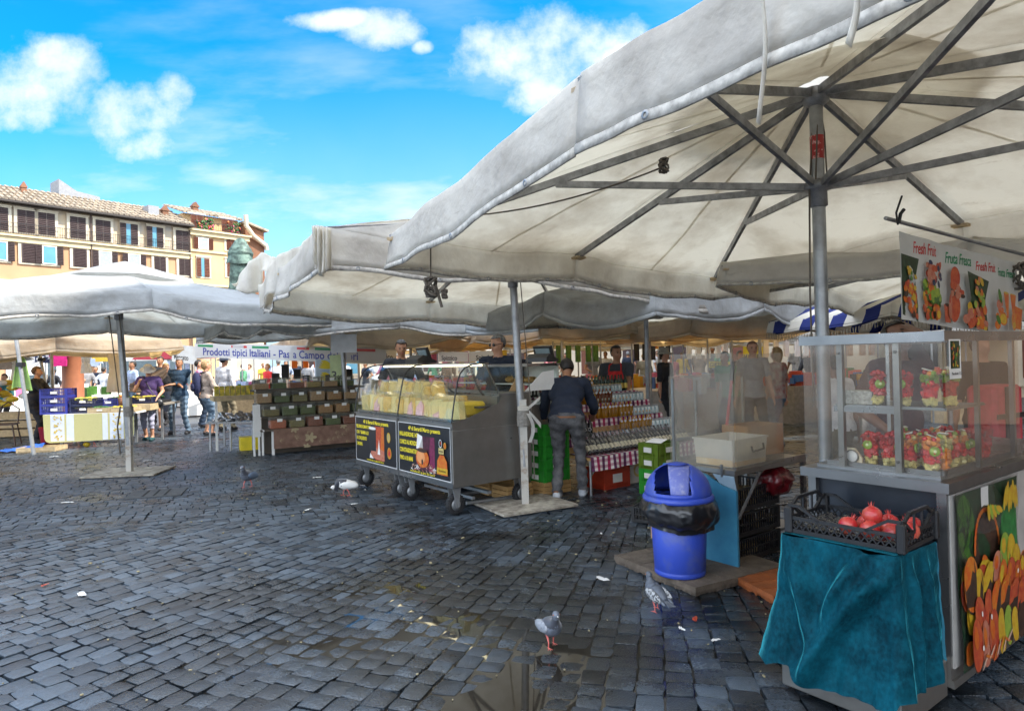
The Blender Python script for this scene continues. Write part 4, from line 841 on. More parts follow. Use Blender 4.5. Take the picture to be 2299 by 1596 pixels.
# spiral cords, scale
def cord(b, a, c, turns=16):
    a = Vector(a); c = Vector(c); b.tube([a.lerp(c, i / 140) + Vector((.012 * math.cos(i / 140 * turns * 6.28), .012 * math.sin(i / 140 * turns * 6.28), -.05 * math.sin(i / 140 * math.pi))) for i in range(141)], .004, 5)
part('spiral_cord', blackp, cc, lambda b: (cord(b, (.40, .25, 1.48), (.50, .16, 1.17)), cord(b, (.42, 1.0, 1.48), (.52, .8, 1.19))))
def scale(loc, rz, lab):
    t = thing('weighing_scale', lab, 'scale', loc, rz, 'weighing scales')
    part('housing', blackp, t, lambda b: (b.prism([(-.12, 0), (.14, 0), (.14, .03), (-.04, .10), (-.12, .05)], -.15, .15, 'y'), b.box((.05, 0, .115), (.03, .26, .16), M=Matrix.Rotation(-.35, 4, 'Y'))))
    part('display', pm('lcd', (.25, .32, .34), .2), t, lambda b: b.box((.03, 0, .13), (.02, .20, .07), M=Matrix.Rotation(-.35, 4, 'Y')))
    return t
scale(MWc @ Vector((.47, 1.45, 1.52)), AW, 'black weighing scale on top of the cheese cart glass')
scale(MWc @ Vector((1.62, .55, 1.50)), AW + .3, 'black weighing scale on the deli counter behind the bending man')
# second counter behind: deli case with a lamp
p = MWc @ Vector((1.15, .35, 0)); dc = thing('deli_counter', 'steel deli counter with lit glass case behind the cheese cart', 'counter', p, AW)
part('body', steel_d, dc, lambda b: b.box((.35, .9, .5), (.7, 1.8, 1.0))); part('top', steel_l, dc, lambda b: b.box((.35, .9, 1.47), (.5, 1.8, .03)))
part('glass', cglass, dc, lambda b: (b.box((.03, .9, 1.23), (.006, 1.78, .45)), b.box((.35, .0, 1.23), (.6, .006, .45))))
part('shelf', inkw, dc, lambda b: (b.box((.35, .9, 1.02), (.66, 1.76, .02)), b.box((.45, .9, 1.24), (.4, 1.76, .012)), b.box((.6, .9, 1.33), (.02, 1.7, .25))))
for i in range(8):
    q = p + Vector((0, 0, 1.255)) + WD * .42 + ND * (.15 + i * .2); t = thing('bread_loaf', f'golden loaf on the lit deli shelf, {ORD[i]} from the right end', 'bread', q, AW + rr.uniform(-.3, .3), 'loaves on the deli shelf'); part('crust', pm('crust', (.55, .28, .06), .6, 0, .3, 20), t, lambda b: b.ball((0, 0, .035), (.10, .06, .04), 10, 6))
t = thing('paper_stack', 'pale sheet of wrapping paper propped on the deli counter by the seller', 'paper', MWc @ Vector((1.02, .12, 1.19)), AW); part('sheet', inkw, t, lambda b: b.prism([(0, 0), (.42, 0), (.42, .22), (.25, .2)], -.004, .004, 'y')); part('wrapping', pm('kraft', (.45, .30, .15), .8), t, lambda b: b.prism([(-.2, .01), (.02, .0), (.0, .08), (-.12, .12)], .02, .026, 'y'))
# things under / beside the cart
t = thing('rail_frame', 'bent steel frame lying on the cobbles beside the cheese cart', 'frame', G(1100, 1125), .5)
part('frame', alu, t, lambda b: b.tube([(-.35, -.15, .05), (.33, -.15, .05), (.38, -.1, .05), (.38, .28, .05), (.3, .32, .05), (-.35, .32, .05)], .02, 8))
# ---------------------------------------------------------------- crates
def crate_mesh(root, m, w, d, h, lab=None, mesh=True, wall=.012, lid=False, ribs=False):
    def fn(b):
        b.box((0, 0, wall / 2), (w, d, wall))
        for sx, sy, ww, dd in ((0, -1, w, wall), (0, 1, w, wall), (-1, 0, wall, d - 2 * wall), (1, 0, wall, d - 2 * wall)):
            cx, cy = sx * (w - wall) / 2, sy * (d - wall) / 2
            b.box((cx, cy, h * .97), (ww + .004, dd + .004, h * .08)); b.box((cx, cy, wall + h * .05), (ww, dd, h * .14))
            if mesh:
                n = max(4, int(max(ww, dd) / .028)); L_ = max(ww, dd)
                for i in range(n + 1):
                    k = -L_ / 2 + L_ * i / n
                    b.box((cx + (k if sy else 0), cy + (k if sx else 0), h / 2), (.008 if sy else wall * .8, .008 if sx else wall * .8, h * .86))
                b.box((cx, cy, h * .52), (ww, dd, h * .05))
            else: b.box((cx, cy, h / 2), (ww, dd, h * .84))
        for sx in (-1, 1):
            for sy in (-1, 1): b.box((sx * (w / 2 - .012), sy * (d / 2 - .012), h / 2), (.03, .03, h))
        if ribs: [b.box((sx * w * k, sy * (d / 2 + .004), h / 2), (.012, .014, h * .92)) for sx in (-1, 1) for k in (.18, .42) for sy in (-1, 1)]; [b.box((sx * (w / 2 + .004), sy * d * .25, h / 2), (.014, .012, h * .92)) for sx in (-1, 1) for sy in (-1, 1)]
    return part('shell', m, root, fn, lab)
bluec = pm('crate_blue', (.03, .04, .30), .45, 0, .2, 10); greenc = pm('crate_green', (.03, .30, .03), .45, 0, .15, 8); olivec = pm('crate_olive', (.12, .20, .015), .45, 0, .15, 8); redc = pm('crate_red', (.50, .05, .02), .5, 0, .2, 8); woodc = pm('crate_wood', (.50, .38, .22), .75, 0, .2, 14)
woodl = pm('plank', (.60, .36, .14), .65, 0, .2, 5, bump=.1)
def stack_crate(p, rz, i, n, m, w, d, h, colour, where, ribs=True, grp=None):
    t = thing('crate', f'{colour} crate {where}, {ORD[i]} from the ground', 'crate', (p[0], p[1], p[2] + i * (h + .003)), rz, grp or f'{colour} crates')
    crate_mesh(t, m, w, d, h, None, False, ribs=True)
    for s_ in (-1,):
        part('label_card', inkw, t, lambda b: b.box((-.0, -d / 2 - .009, h * .5), (w * .34, .004, h * .4))); part('label_card', inkw, t, lambda b: b.box((-w / 2 - .009, 0, h * .5), (.004, d * .4, h * .4)))
    return t
pc = G(1481, 1115); pc = Vector((pc.x, pc.y, 0)) + WD * .17 + ND * .14
stack = [stack_crate(pc, AW, i, 4, [greenc, greenc, olivec, olivec][i], .30 if 0 else .36, .28, .140, ['bright green', 'bright green', 'olive green', 'olive green'][i], 'in the stack beside the blue bin', grp='stacked green crates') for i in range(4)]
t = thing('paper_sheet', 'folded white paper lying on the top olive crate', 'paper', (pc.x, pc.y, .575), AW + .2); part('sheet', inkw, t, lambda b: (b.add([(-.13, -.1, .0), (.02, -.1, .03), (.05, .1, .03), (-.13, .1, 0)], [(0, 1, 2, 3)]), b.add([(.02, -.1, .03), (.14, -.08, .0), (.15, .1, .005), (.05, .1, .03)], [(0, 1, 2, 3)])))
pg2 = MWc @ Vector((1.45, .27, 0))
for i in range(5): stack_crate(Vector((pg2.x, pg2.y, .14)), AW, i, 5, greenc, .38, .30, .13, 'bright green', 'beside the cheese cart end wall, behind the bending man', grp='green crates behind the bending man')
t = thing('wooden_crate', 'wooden crate on the cobbles under the green crates', 'crate', (pg2.x, pg2.y, 0), AW); part('planks', woodl, t, lambda b: [b.box((0, 0, .035 + k * .048), (.40, .32, .042)) for k in range(3)])
for i in range(2):
    q = pg2 + WD * (-.45 - .0) + ND * (.1 + .35 * i); t = thing('wooden_crate', f'orange-brown wooden crate under the cart end, {["near", "far"][i]} one', 'crate', (q.x, q.y, 0), AW, 'wooden crates under the cart'); part('planks', woodl, t, lambda b: [b.box((0, 0, .03 + k * .05), (.36, .3, .044)) for k in range(3)])
# ---------------------------------------------------------------- oil and vinegar stall
O0 = G(1327, 1114); OS = thing('oil_stall', 'stepped stall under checked cloth, covered with oil and vinegar bottles', 'stall', (O0.x, O0.y, 0), AW)
MO = Matrix.Translation((O0.x, O0.y, 0)) @ Matrix.Rotation(AW, 4, 'Z')
def mat_check():
    m = bpy.data.materials.new('checked_cloth'); m.use_nodes = True; t = m.node_tree; n = t.nodes; l = t.links; b = n['Principled BSDF']; b.inputs['Roughness'].default_value = .85
    co = n.new('ShaderNodeTexCoord'); s_ = n.new('ShaderNodeSeparateXYZ'); l.new(co.outputs['Object'], s_.inputs[0])
    def ch(sock, per, duty=.5):
        a = n.new('ShaderNodeMath'); a.operation = 'DIVIDE'; l.new(sock, a.inputs[0]); a.inputs[1].default_value = per
        f = n.new('ShaderNodeMath'); f.operation = 'FRACT'; l.new(a.outputs[0], f.inputs[0]); g = n.new('ShaderNodeMath'); g.operation = 'LESS_THAN'; l.new(f.outputs[0], g.inputs[0]); g.inputs[1].default_value = duty; return g.outputs[0]
    yz = n.new('ShaderNodeMath'); yz.operation = 'ADD'; l.new(s_.outputs[1], yz.inputs[0]); l.new(s_.outputs[2], yz.inputs[1])
    sx_, sy_ = ch(s_.outputs[0], .086), ch(yz.outputs[0], .07); alt = ch(s_.outputs[0], .172)
    stripe = n.new('ShaderNodeMixRGB'); l.new(alt, stripe.inputs[0]); stripe.inputs[1].default_value = (.38, .02, .10, 1); stripe.inputs[2].default_value = (.13, .03, .10, 1)
    a = n.new('ShaderNodeMixRGB'); l.new(sx_, a.inputs[0]); a.inputs[1].default_value = (.72, .68, .64, 1); l.new(stripe.outputs[0], a.inputs[2])
    c = n.new('ShaderNodeMixRGB'); c.blend_type = 'MULTIPLY'; sc_ = n.new('ShaderNodeMath'); sc_.operation = 'MULTIPLY'; l.new(sy_, sc_.inputs[0]); sc_.inputs[1].default_value = .8; l.new(sc_.outputs[0], c.inputs[0]); l.new(a.outputs[0], c.inputs[1]); c.inputs[2].default_value = (.62, .28, .42, 1); l.new(c.outputs[0], b.inputs['Base Color'])
    return m
check = mat_check(); TW = 1.9; tiers = [(0, .43), (.36, .60), (.58, .77), (.80, .94), (1.02, 1.06)]
part('table_top', woodl, OS, lambda b: b.box((TW / 2, .7, .405), (TW, 1.4, .03)))
for x, y in ((.02, .02), (TW - .04, .02), (.02, 1.3), (TW - .04, 1.3)): part('leg', alu, OS, lambda b: b.bar((x, y, 0), (x, y, .40), .014, n=8))
part('brace', alu, OS, lambda b: b.bar((.02, .03, .2), (.22, .03, .4), .009, n=6))
part('checked_cloth', check, OS, lambda b: (b.grid(lambda u, v: (u * TW, -.012 - .012 * v * (1 + math.sin(u * 40)), .43 - .155 * v - .006 * math.sin(u * 13)), 60, 6), b.add([(0, -.012, .431), (TW, -.012, .431), (TW, .36, .431), (0, .36, .431)], [(0, 1, 2, 3)])))
for k in range(1, 5):
    y, z = tiers[k]; z0 = tiers[k - 1][1]
    part('step_plank', woodl, OS, lambda b: b.box((TW / 2, y + .11, z0 + .04), (TW - .01, .20, .075), bev=.006))
    part('checked_cloth', check, OS, lambda b: (b.grid(lambda u, v: (u * TW, y - .004 - .008 * v * (1 + math.sin(u * 50 + k)), z + .002 - (z - z0 - .075) * v), 50, 3), b.add([(0, y - .004, z + .003), (TW, y - .004, z + .003), (TW, y + .22, z + .003), (0, y + .22, z + .003)], [(0, 1, 2, 3)])))
# bottle models
oilm = glassm('oil_glass', (.62, .36, .03), .35, .6, .05, (.42, .25, .02)); oilm2 = pm('oil_amber', (.42, .22, .015), .08, 0, .2, 20, coat=.5, trans=.45, tcol=(.85, .48, .03)); oild = pm('oil_dark', (.16, .05, .01), .08, 0, .2, 20, coat=.5, trans=.4, tcol=(.6, .12, .03))
vin = pm('vinegar_black', (.012, .010, .012), .12, 0, .1, coat=.4); capr = pm('cap_wine', (.14, .012, .015), .4); corkm = pm('cork', (.55, .40, .24), .8); clearg = glassm('clear_glass', (.9, .95, .95), .12, 1, .05)
def bottle(kind):
    r = empty('bottle')
    if kind == 'oil' or kind == 'oild' or kind == 'oilf':
        part('glass_body', {'oil': oilm2, 'oild': oild, 'oilf': oilm2}[kind], r, lambda b: b.lathe([(.001, 0), (.024, 0), (.026, .01), (.026, .10), (.012, .13), (.009, .14), (.009, .155)], 10))
        part('glass_neck', clearg, r, lambda b: b.lathe([(.0092, .155), (.009, .19), (.011, .195)], 8))
        part('cork', corkm, r, lambda b: b.lathe([(.001, .21), (.008, .208), (.008, .188)], 8))
        part('paper_tag', inkw, r, lambda b: (b.box((-.024, -.012, .115), (.003, .022, .022), M=Matrix.Rotation(.6, 4, 'X')), b.bar((-.01, 0, .15), (-.024, -.012, .125), .001)))
    elif kind == 'vin':
        part('glass_body', vin, r, lambda b: b.lathe([(.001, 0), (.026, 0), (.028, .01), (.028, .13), (.012, .165), (.011, .19)], 12))
        part('capsule', capr, r, lambda b: b.lathe([(.0125, .18), (.0145, .19), (.0145, .235), (.001, .236)], 10))
        part('round_label', inkw, r, lambda b: b.lathe([(.014, -.0005), (.020, -.0005), (.020, .0005), (.014, .0005), (.014, -.0005)], 14, Matrix.Translation((-.0275, 0, .075)) @ Matrix.Rotation(math.pi / 2, 4, 'Y')))
    elif kind == 'bag':
        part('glass_body', vin, r, lambda b: b.lathe([(.001, 0), (.02, 0), (.022, .01), (.022, .12), (.009, .15), (.009, .18), (.011, .2), (.001, .2)], 10))
        part('paper_label', pm('cream_label', (.68, .60, .42), .6, 0, .2, 30), r, lambda b: b.lathe([(.0228, .03), (.0228, .10)], 10))
        part('cellophane', wrapm2, r, lambda b: b.lathe([(.03, 0), (.034, .1), (.026, .19), (.008, .22), (.022, .26)], 7, smooth=False))
    elif kind == 'jar':
        part('glass_body', pm('jar_blueglass', (.20, .36, .42), .15, 0, .5, 60, col2=(.75, .78, .75)), r, lambda b: b.lathe([(.001, 0), (.026, 0), (.028, .01), (.028, .06), (.02, .075)], 10))
        part('lid', alu, r, lambda b: b.lathe([(.021, .072), (.023, .075), (.023, .088), (.001, .09)], 10))
    elif kind == 'dark':
        part('glass_body', pm('bottle_green', (.01, .04, .02), .1, coat=.4), r, lambda b: b.lathe([(.001, 0), (.024, 0), (.026, .01), (.026, .12), (.01, .15), (.01, .19), (.001, .19)], 10))
        part('gold_label', pm('gold', (.6, .45, .1), .3, .6), r, lambda b: b.lathe([(.0268, .03), (.0268, .09)], 10))
    return r
wrapm2 = glassm('cellophane', (.97, .97, .97), .05, 1.5, .1, (.85, .85, .85))
proto = {}
def put_bottle(kind, loc, rz, lab, grp, rot=None, s=1.):
    if kind not in proto: proto[kind] = bottle(kind); o = proto[kind]; o.location = loc; o.rotation_euler = rot or (0, 0, rz); o.scale = (s, s, s)
    else: o = dup(proto[kind], loc, rz, None, s, rot)
    if 'paper_tag' in [c.name.split('.')[0] for c in o.children]: pass
    tag(o, lab, 'bottle' if kind != 'jar' else 'jar', grp); return o
rr = random.Random(21)
WHERE = ['on the lowest step', 'on the second step', 'on the third step', 'on the fourth step', 'on the top step']
def row(kind, k, x0, x1, dx, dy, lab, s=1., rot=None, dz=0):
    s *= 1.18 if kind not in ('bag', 'vin') else 1.08; dx *= 1.1
    y, z = tiers[k]; x = x0
    while x < x1:
        p = MO @ Vector((x + rr.uniform(-.005, .005), y + dy + rr.uniform(-.008, .008), z + .004 + dz)); put_bottle(kind, p, AW + rr.uniform(-.25, .25) + .5, lab + f', {ordn(int(round((x - x0) / dx)))} from the left', lab.split(',')[0][:60] + ' on the stepped stall', (rot[0], rot[1], AW + rot[2] + rr.uniform(-.08, .08)) if rot else None, s); x += dx
row('vin', 1, .12, .42, .062, .05, 'red-capped black vinegar bottle on the second step', 1.0)
row('vin', 2, .0, .42, .062, .05, 'red-capped black vinegar bottle on the third step', 1.0)
row('vin', 3, .0, .22, .062, .05, 'red-capped black vinegar bottle on the fourth step', .95)
row('oil', 3, .50, .9, .058, .04, 'tagged amber oil bottle on the fourth step')
row('oil', 4, .30, .6, .058, .05, 'tagged amber oil bottle, left of the top step')
row('oild', 3, .92, 1.2, .058, .04, 'dark red tagged bottle on the fourth step')
row('oil', 2, .75, 1.35, .058, .04, 'tagged golden oil bottle on the third step')
row('oil', 1, .95, 1.5, .058, .05, 'tagged golden oil bottle on the second step')
row('oil', 4, .65, 1.1, .058, .06, 'tagged amber oil bottle, middle of the top step')
row('jar', 4, 1.1, 1.6, .062, .03, 'small pale glass jar on the top step')
row('jar', 3, 1.22, 1.8, .062, .03, 'small pale glass jar on the fourth step', 1.1)
row('jar', 2, 1.4, 1.85, .062, .03, 'small pale glass jar on the third step', 1.1)
row('dark', 4, 1.1, 1.85, .058, .14, 'green bottle with gold label, back of the top step')
row('jar', 1, 1.5, 1.85, .062, .03, 'small pale glass jar on the second step', 1.2)
row('bag', 0, .06, 1.8, .056, .05, 'cellophane-wrapped dark bottle lying in the front row', 1.05, (-.95, 0, -.25), .025)
row('bag', 0, .10, 1.8, .06, .20, 'cellophane-wrapped dark bottle lying in the second row', 1.05, (-.75, 0, -.3), .045)
for i in range(3):
    t = thing('gift_box', f'white and black narrow gift box, {ORD[i]} of three behind the bending man', 'box', MO @ Vector((.02 + i * .055, tiers[4][0] + .05, tiers[4][1] + .004)), AW, 'narrow gift boxes'); part('box', inkb, t, lambda b: b.box((0, 0, .11), (.045, .045, .22))); part('band', inkw, t, lambda b: b.box((-.0, -.001, .11), (.018, .05, .16)))
q = MO @ Vector((.55, .28, 0)); t = thing('crate', 'red-orange bottle crate under the checked cloth table', 'crate', (q.x, q.y, .0), AW); crate_mesh(t, redc, .42, .3, .24, None, False); part('label_card', inkw, t, lambda b: b.box((-.0, -.157, .12), (.15, .006, .1)))
q = MO @ Vector((.98, .35, 0)); t = thing('cardboard_box', 'white box with a round emblem under the checked cloth table', 'box', (q.x, q.y, 0), AW); part('box', pm('white_card', (.55, .53, .5), .7), t, lambda b: b.box((0, 0, .15), (.3, .3, .3))); part('emblem', pm('seal_tan', (.5, .4, .15), .5), t, lambda b: b.lathe([(.05, .001), (.08, .001)], 20, Matrix.Translation((0, -.153, .15)) @ Matrix.Rotation(math.pi / 2, 4, 'X')))
# ---------------------------------------------------------------- fruit cart
A0 = Vector((1.885, 2.93, 0)); MF = Matrix.Translation(A0) @ Matrix.Rotation(AW, 4, 'Z')
fc = thing('fruit_cart', 'steel fruit cart with glass showcase, fruit poster and a low front box', 'cart', A0, AW)
FL, FW_ = 1.75, .63
darkp = pm('dark_panel', (.02, .025, .035), .35, .2, .2, 5, coat=.2)
part('base', steel_d, fc, lambda b: (b.box((FL / 2, FW_ / 2, .13), (FL, FW_, .14)), b.box((FL / 2, -.006, .075), (FL, .012, .035))))
part('cabinet', darkp, fc, lambda b: b.box((FL / 2 + .01, FW_ / 2, .55), (FL - .04, FW_ - .03, .72)))
part('corner_post', steel_l, fc, lambda b: b.box((.018, .018, .56), (.04, .04, .73))); part('corner_post', steel_l, fc, lambda b: b.box((.018, FW_ - .018, .56), (.04, .04, .73)))
part('worktop', steel_l, fc, lambda b: (b.box((FL / 2 - .01, FW_ / 2, .937), (FL + .05, FW_ + .05, .045)), b.box((FL / 2, FW_ / 2, .965), (FL - .06, FW_ - .06, .02))))
part('side_board', pm('white_board', (.45, .43, .40), .5, 0, .15), fc, lambda b: b.box((.85, -.002, .52), (1.66, .012, .76)))
acr = glassm('scratched_acrylic', (.97, .965, .95), .015, .05, .04, (.75, .70, .62), .07, 2.2)
acr3 = glassm('dirty_acrylic', (.95, .94, .91), .06, .1, .05, (.70, .66, .60), .22, 2.6)
acr2 = glassm('acrylic_edge', (.7, .75, .72), .35, .5, .1, (.7, .72, .68))
ZB, ZT_ = .975, 1.585
part('roof', acr, fc, lambda b: b.box((FL / 2, FW_ / 2, 1.612), (FL - .02, FW_ - .02, .005)))
part('roof_frame', steel_l, fc, lambda b: (b.box((FL / 2 - .01, -.005, 1.60), (FL + .03, .03, .045)), b.box((FL / 2 - .01, FW_ + .005, 1.60), (FL + .03, .03, .045)), b.box((-.01, FW_ / 2, 1.60), (.03, FW_ - .02, .045)), b.box((.9, FW_ / 2, 1.60), (.03, FW_ - .02, .04))))
part('front_glass', acr, fc, lambda b: b.box((-.012, FW_ / 2, (ZB + ZT_) / 2), (.004, FW_ + .01, ZT_ - ZB)))
part('side_glass', acr, fc, lambda b: b.box((.45, -.014, (ZB + ZT_) / 2), (.92, .004, ZT_ - ZB)))
part('rear_glass', acr, fc, lambda b: b.box((.35, FW_ + .012, (ZB + ZT_) / 2), (.7, .004, ZT_ - ZB)))
for y in (.20, .465): part('post', steel, fc, lambda b: (b.box((.03, y, (ZB + ZT_) / 2), (.028, .028, ZT_ - ZB)), [b.lathe([(.001, -.004), (.007, -.004), (.007, .002), (.001, .003)], 8, Matrix.Translation((.012, y, z)) @ Matrix.Rotation(-math.pi / 2, 4, 'Y')) for z in (ZB + .05, ZT_ - .05)]))
part('post', steel, fc, lambda b: b.box((.42, .012, (ZB + ZT_) / 2), (.022, .02, ZT_ - ZB))); part('post', steel, fc, lambda b: b.box((.9, .012, (ZB + ZT_) / 2), (.03, .02, ZT_ - ZB)))
part('post', steel, fc, lambda b: b.box((.9, FW_ - .01, (ZB + ZT_) / 2), (.03, .02, ZT_ - ZB)))
part('shelf', acr2, fc, lambda b: b.box((.26, .25, 1.272), (.46, .50, .008)))
part('shelf_rail', steel_l, fc, lambda b: (b.box((.03, .355, 1.26), (.02, .29, .03)), b.box((.04, .25, 1.275), (.008, .50, .012)), b.box((.26, .012, 1.275), (.46, .01, .012))))
part('tray_rim', steel_l, fc, lambda b: (b.box((.06, .30, .985), (.015, .52, .02)), b.box((.5, .04, .985), (.86, .015, .02))))
# low front box that carries the crate, with its steel skirt
part('front_box', darkp, fc, lambda b: b.box((-.20, .25, .42), (.42, .43, .54)))
part('front_skirt', steel_d, fc, lambda b: (b.box((-.225, .275, .10), (.45, .52, .16), bev=.006)))
# price card
pgc = Page(Vector((.02, -.018, 1.41)), (1, 0, 0), .13, .175, inkw, fc, 'price_card')
pgc.rect(.015, .045, .115, .168, FR['dgreen'])
rr = random.Random(8)
for _ in range(26): pgc.ell(rr.uniform(.025, .105), rr.uniform(.055, .158), rr.uniform(.008, .018), rr.uniform(.004, .008), FR[rr.choice(['yellow', 'green', 'orange', 'red', 'purple', 'lime'])], rr.uniform(0, 3), 8)
pgc.text(.065, .018, 'Macedonia € 2,50', .018, inkb, .9, 'CENTER'); pgc.done('white price card with a fruit picture')
pgc.b = None
# fruit cups
fruitm = {'melon': pm('melon_pale', (.72, .60, .22), .3, 0, .2, 30, coat=.3), 'water': pm('watermelon', (.72, .06, .05), .3, 0, .25, 40, col2=(.5, .02, .02), coat=.3), 'orange': pm('cantaloupe', (.85, .28, .03), .3, 0, .2, 30, coat=.3), 'kiwi': pm('kiwi', (.28, .42, .03), .3, 0, .25, 60, coat=.3), 'kiwic': pm('kiwi_core', (.65, .70, .35), .4), 'coco': pm('coconut', (.80, .76, .66), .5), 'berry': pm('strawberry', (.55, .02, .02), .25, 0, .2, 60, coat=.4), 'grape': pm('grape', (.30, .38, .06), .2, 0, .2, coat=.4)}
cupg = glassm('cup_plastic', (.97, .98, .97), .05, 1.0, .04, (.9, .9, .9))
def cup(loc, rz, lab, style, seed):
    t = thing('fruit_cup', lab, 'fruit cup', loc, rz, 'cups of cut fruit in the showcase'); rr = random.Random(seed); H_ = .15
    def R_(z): return .028 + (.044 - .028) * z / H_
    part('cup', cupg, t, lambda b: b.lathe([(.001, .002), (.028, .002), (.028, .004), (.0445, H_), (.047, H_), (.047, H_ + .003), (.044, H_ + .003)], 18))
    def chunks(mat, z0, z1, n, s):
        def fn(b):
            for _ in range(n):
                z = rr.uniform(z0, z1); r = R_(z) - .009; a = rr.uniform(0, 6.28); q = r * math.sqrt(rr.uniform(.35, 1))
                b.box((q * math.cos(a), q * math.sin(a), z), (s * rr.uniform(.8, 1.2),) * 3, M=Euler((rr.uniform(0, 3), rr.uniform(0, 3), rr.uniform(0, 3))).to_matrix().to_4x4(), bev=.002)
        part('fruit_chunks', mat, t, fn)
    base, mid, top = style
    chunks(fruitm[base], .012, .045, 26, .018); chunks(fruitm[mid], .05, .11, 46, .019); chunks(fruitm[top], .11, .145, 24, .018)
    if rr.random() < .75:
        a = rr.choice([math.pi, math.pi + .7, -math.pi / 2]); z = .105; r = R_(z) - .003
        def kw(b):
            T = Matrix.Translation((r * math.cos(a), r * math.sin(a), z)) @ Matrix.Rotation(a, 4, 'Z') @ Matrix.Rotation(math.pi / 2 - .1, 4, 'Y')
            b.use(fruitm['kiwi']).lathe([(.001, .004), (.021, .004), (.023, 0), (.021, -.004)], 16, T); b.use(fruitm['kiwic']).lathe([(.001, .0052), (.007, .0048)], 10, T)
        part('kiwi_slice', None, t, kw)
    def tp(b):
        for _ in range(7): 
            m_ = rr.choice(['berry', 'grape', 'orange', 'berry', 'kiwi', 'melon'] if top != 'berry' else ['berry', 'berry']); b.use(fruitm[m_]).ball((rr.uniform(-.026, .026), rr.uniform(-.026, .026), H_ + rr.uniform(0, .014)), rr.uniform(.009, .014), 8, 6)
        if top != 'berry': b.use(fruitm['coco']).box((rr.uniform(-.015, .015), rr.uniform(-.01, .01), H_ + .022), (.045, .016, .004), rr.uniform(0, 3), M=Euler((rr.uniform(-.5, .5), rr.uniform(-.4, .4), rr.uniform(0, 3))).to_matrix().to_4x4())
    part('fruit_topping', None, t, tp)
    return t
S1 = ('melon', 'water', 'berry'); S2 = ('melon', 'water', 'orange'); S3 = ('melon', 'water', 'orange'); S4 = ('orange', 'orange', 'melon'); S5 = ('water', 'berry', 'berry')
cups = [(.13, .375, S1, 'front row, leftmost, with kiwi and watermelon'), (.12, .285, S1, 'front row, half behind the steel post'), (.115, .195, S3, 'front row, orange melon on top'), (.085, .085, S2, 'nearest corner, large kiwi slice against the wall'),
        (.19, .08, S4, 'side row, all orange melon'), (.29, .08, S2, 'side row, second behind the corner cup'), (.39, .08, S2, 'side row, third behind the corner cup'), (.49, .08, S1, 'side row, with lime slices'), (.59, .08, S5, 'side row, all strawberries'), (.69, .08, S5, 'side row, last, strawberries'),
        (.25, .20, S2, 'middle row, first behind the front cups'), (.35, .2, S1, 'middle row, second behind the front cups'), (.45, .2, S2, 'middle row, third behind the front cups'), (.26, .32, S1, 'middle row, left side'), (.37, .32, S2, 'back row, left side'), (.56, .2, S5, 'middle row, strawberries at the back')]
for i, (x, y, s, lab) in enumerate(cups): cup(MF @ Vector((x, y, .977)), AW + i * 1.3 * 0, 'fruit salad cup, ' + lab, s, i + 3)
for i, (x, y, s, lab) in enumerate([(.12, .33, S1, 'left end'), (.12, .21, S1, 'second from the left'), (.12, .10, ('melon', 'water', 'kiwi'), 'third from the left, big kiwi slice'), (.22, .055, ('melon', 'berry', 'kiwi'), 'below the price card')]):
    cup(MF @ Vector((x, y, 1.277)), AW, 'fruit salad cup on the upper shelf, ' + lab, s, 40 + i)
t = thing('basket', 'small white woven basket on the upper shelf', 'basket', MF @ Vector((.15, .42, 1.277)), AW); part('weave', pm('wicker_white', (.6, .57, .5), .8, 0, .3, 60, bump=.5), t, lambda b: [b.box((0, 0, .008 + k * .011), (.10 + (k % 2) * .004, .14 + (k % 2) * .004, .010)) for k in range(6)])
t = thing('thermometer', 'round dial thermometer in a cream stand inside the showcase', 'thermometer', MF @ Vector((.08, .44, .977)), AW)
part('stand', pm('cream_plastic', (.7, .6, .42), .5), t, lambda b: b.prism([(-.045, 0), (.045, 0), (.04, .085), (-.01, .085), (-.045, .04)], -.004, .008, 'x')); part('dial', inkw, t, lambda b: (b.lathe([(.001, .0), (.027, .0), (.03, -.004)], 20, Matrix.Translation((-.009, 0, .045)) @ Matrix.Rotation(-math.pi / 2, 4, 'Y')))); part('rim', steel, t, lambda b: b.lathe([(.028, 0), (.033, 0), (.033, .008), (.028, .008)], 20, Matrix.Translation((-.008, 0, .045)) @ Matrix.Rotation(-math.pi / 2, 4, 'Y')))
# fruit poster on the side
wobf = lambda x, y: .010 + .007 * math.sin(x * 7 + 1) * math.cos(y * 5) + .004 * math.sin(y * 13 + x * 5)
pp = Page(Vector((.045, -.014, .12)), (1, 0, 0), .74, .775, inkb, fc, 'fruit_poster', wobf); rr = random.Random(77)
pp.rect(0, .0, .74, .775, FR['dgreen']); 
pp.ell(.10, .62, .10, .15, FR['green'], .2); pp.ell(.62, .52, .13, .22, pm('print_leaf', (.03, .30, .06), .4, 0, .4, 12, coat=.2), -.1)
for k in range(10): pp.poly([(.10 + .05 * math.cos(k), .52), (.02 + k * .02, .77 - (k % 3) * .03), (.13 + .04 * math.cos(k), .55)], FR['dgreen' if k % 2 else 'green'])
pp.rect(.28, .66, .36, .775, inkw)
pp.ell(.31, .52, .14, .17, FR['brown'], 0, 20)
for k in range(18):
    a = math.pi * k / 17; pp.ell(.31 + .14 * math.cos(a), .50 + .17 * math.sin(a), .020, .011, FR['orange'], a + math.pi / 2, 8)
for _ in range(70):
    m_ = rr.choice(['orange', 'red', 'yellow', 'peach', 'red', 'orange', 'lime']); x = rr.uniform(.04, .70); y = rr.uniform(.05, .40); pp.ell(x, y, rr.uniform(.04, .06), rr.uniform(.05, .08), FR[m_], rr.uniform(-.4, .4), 16)
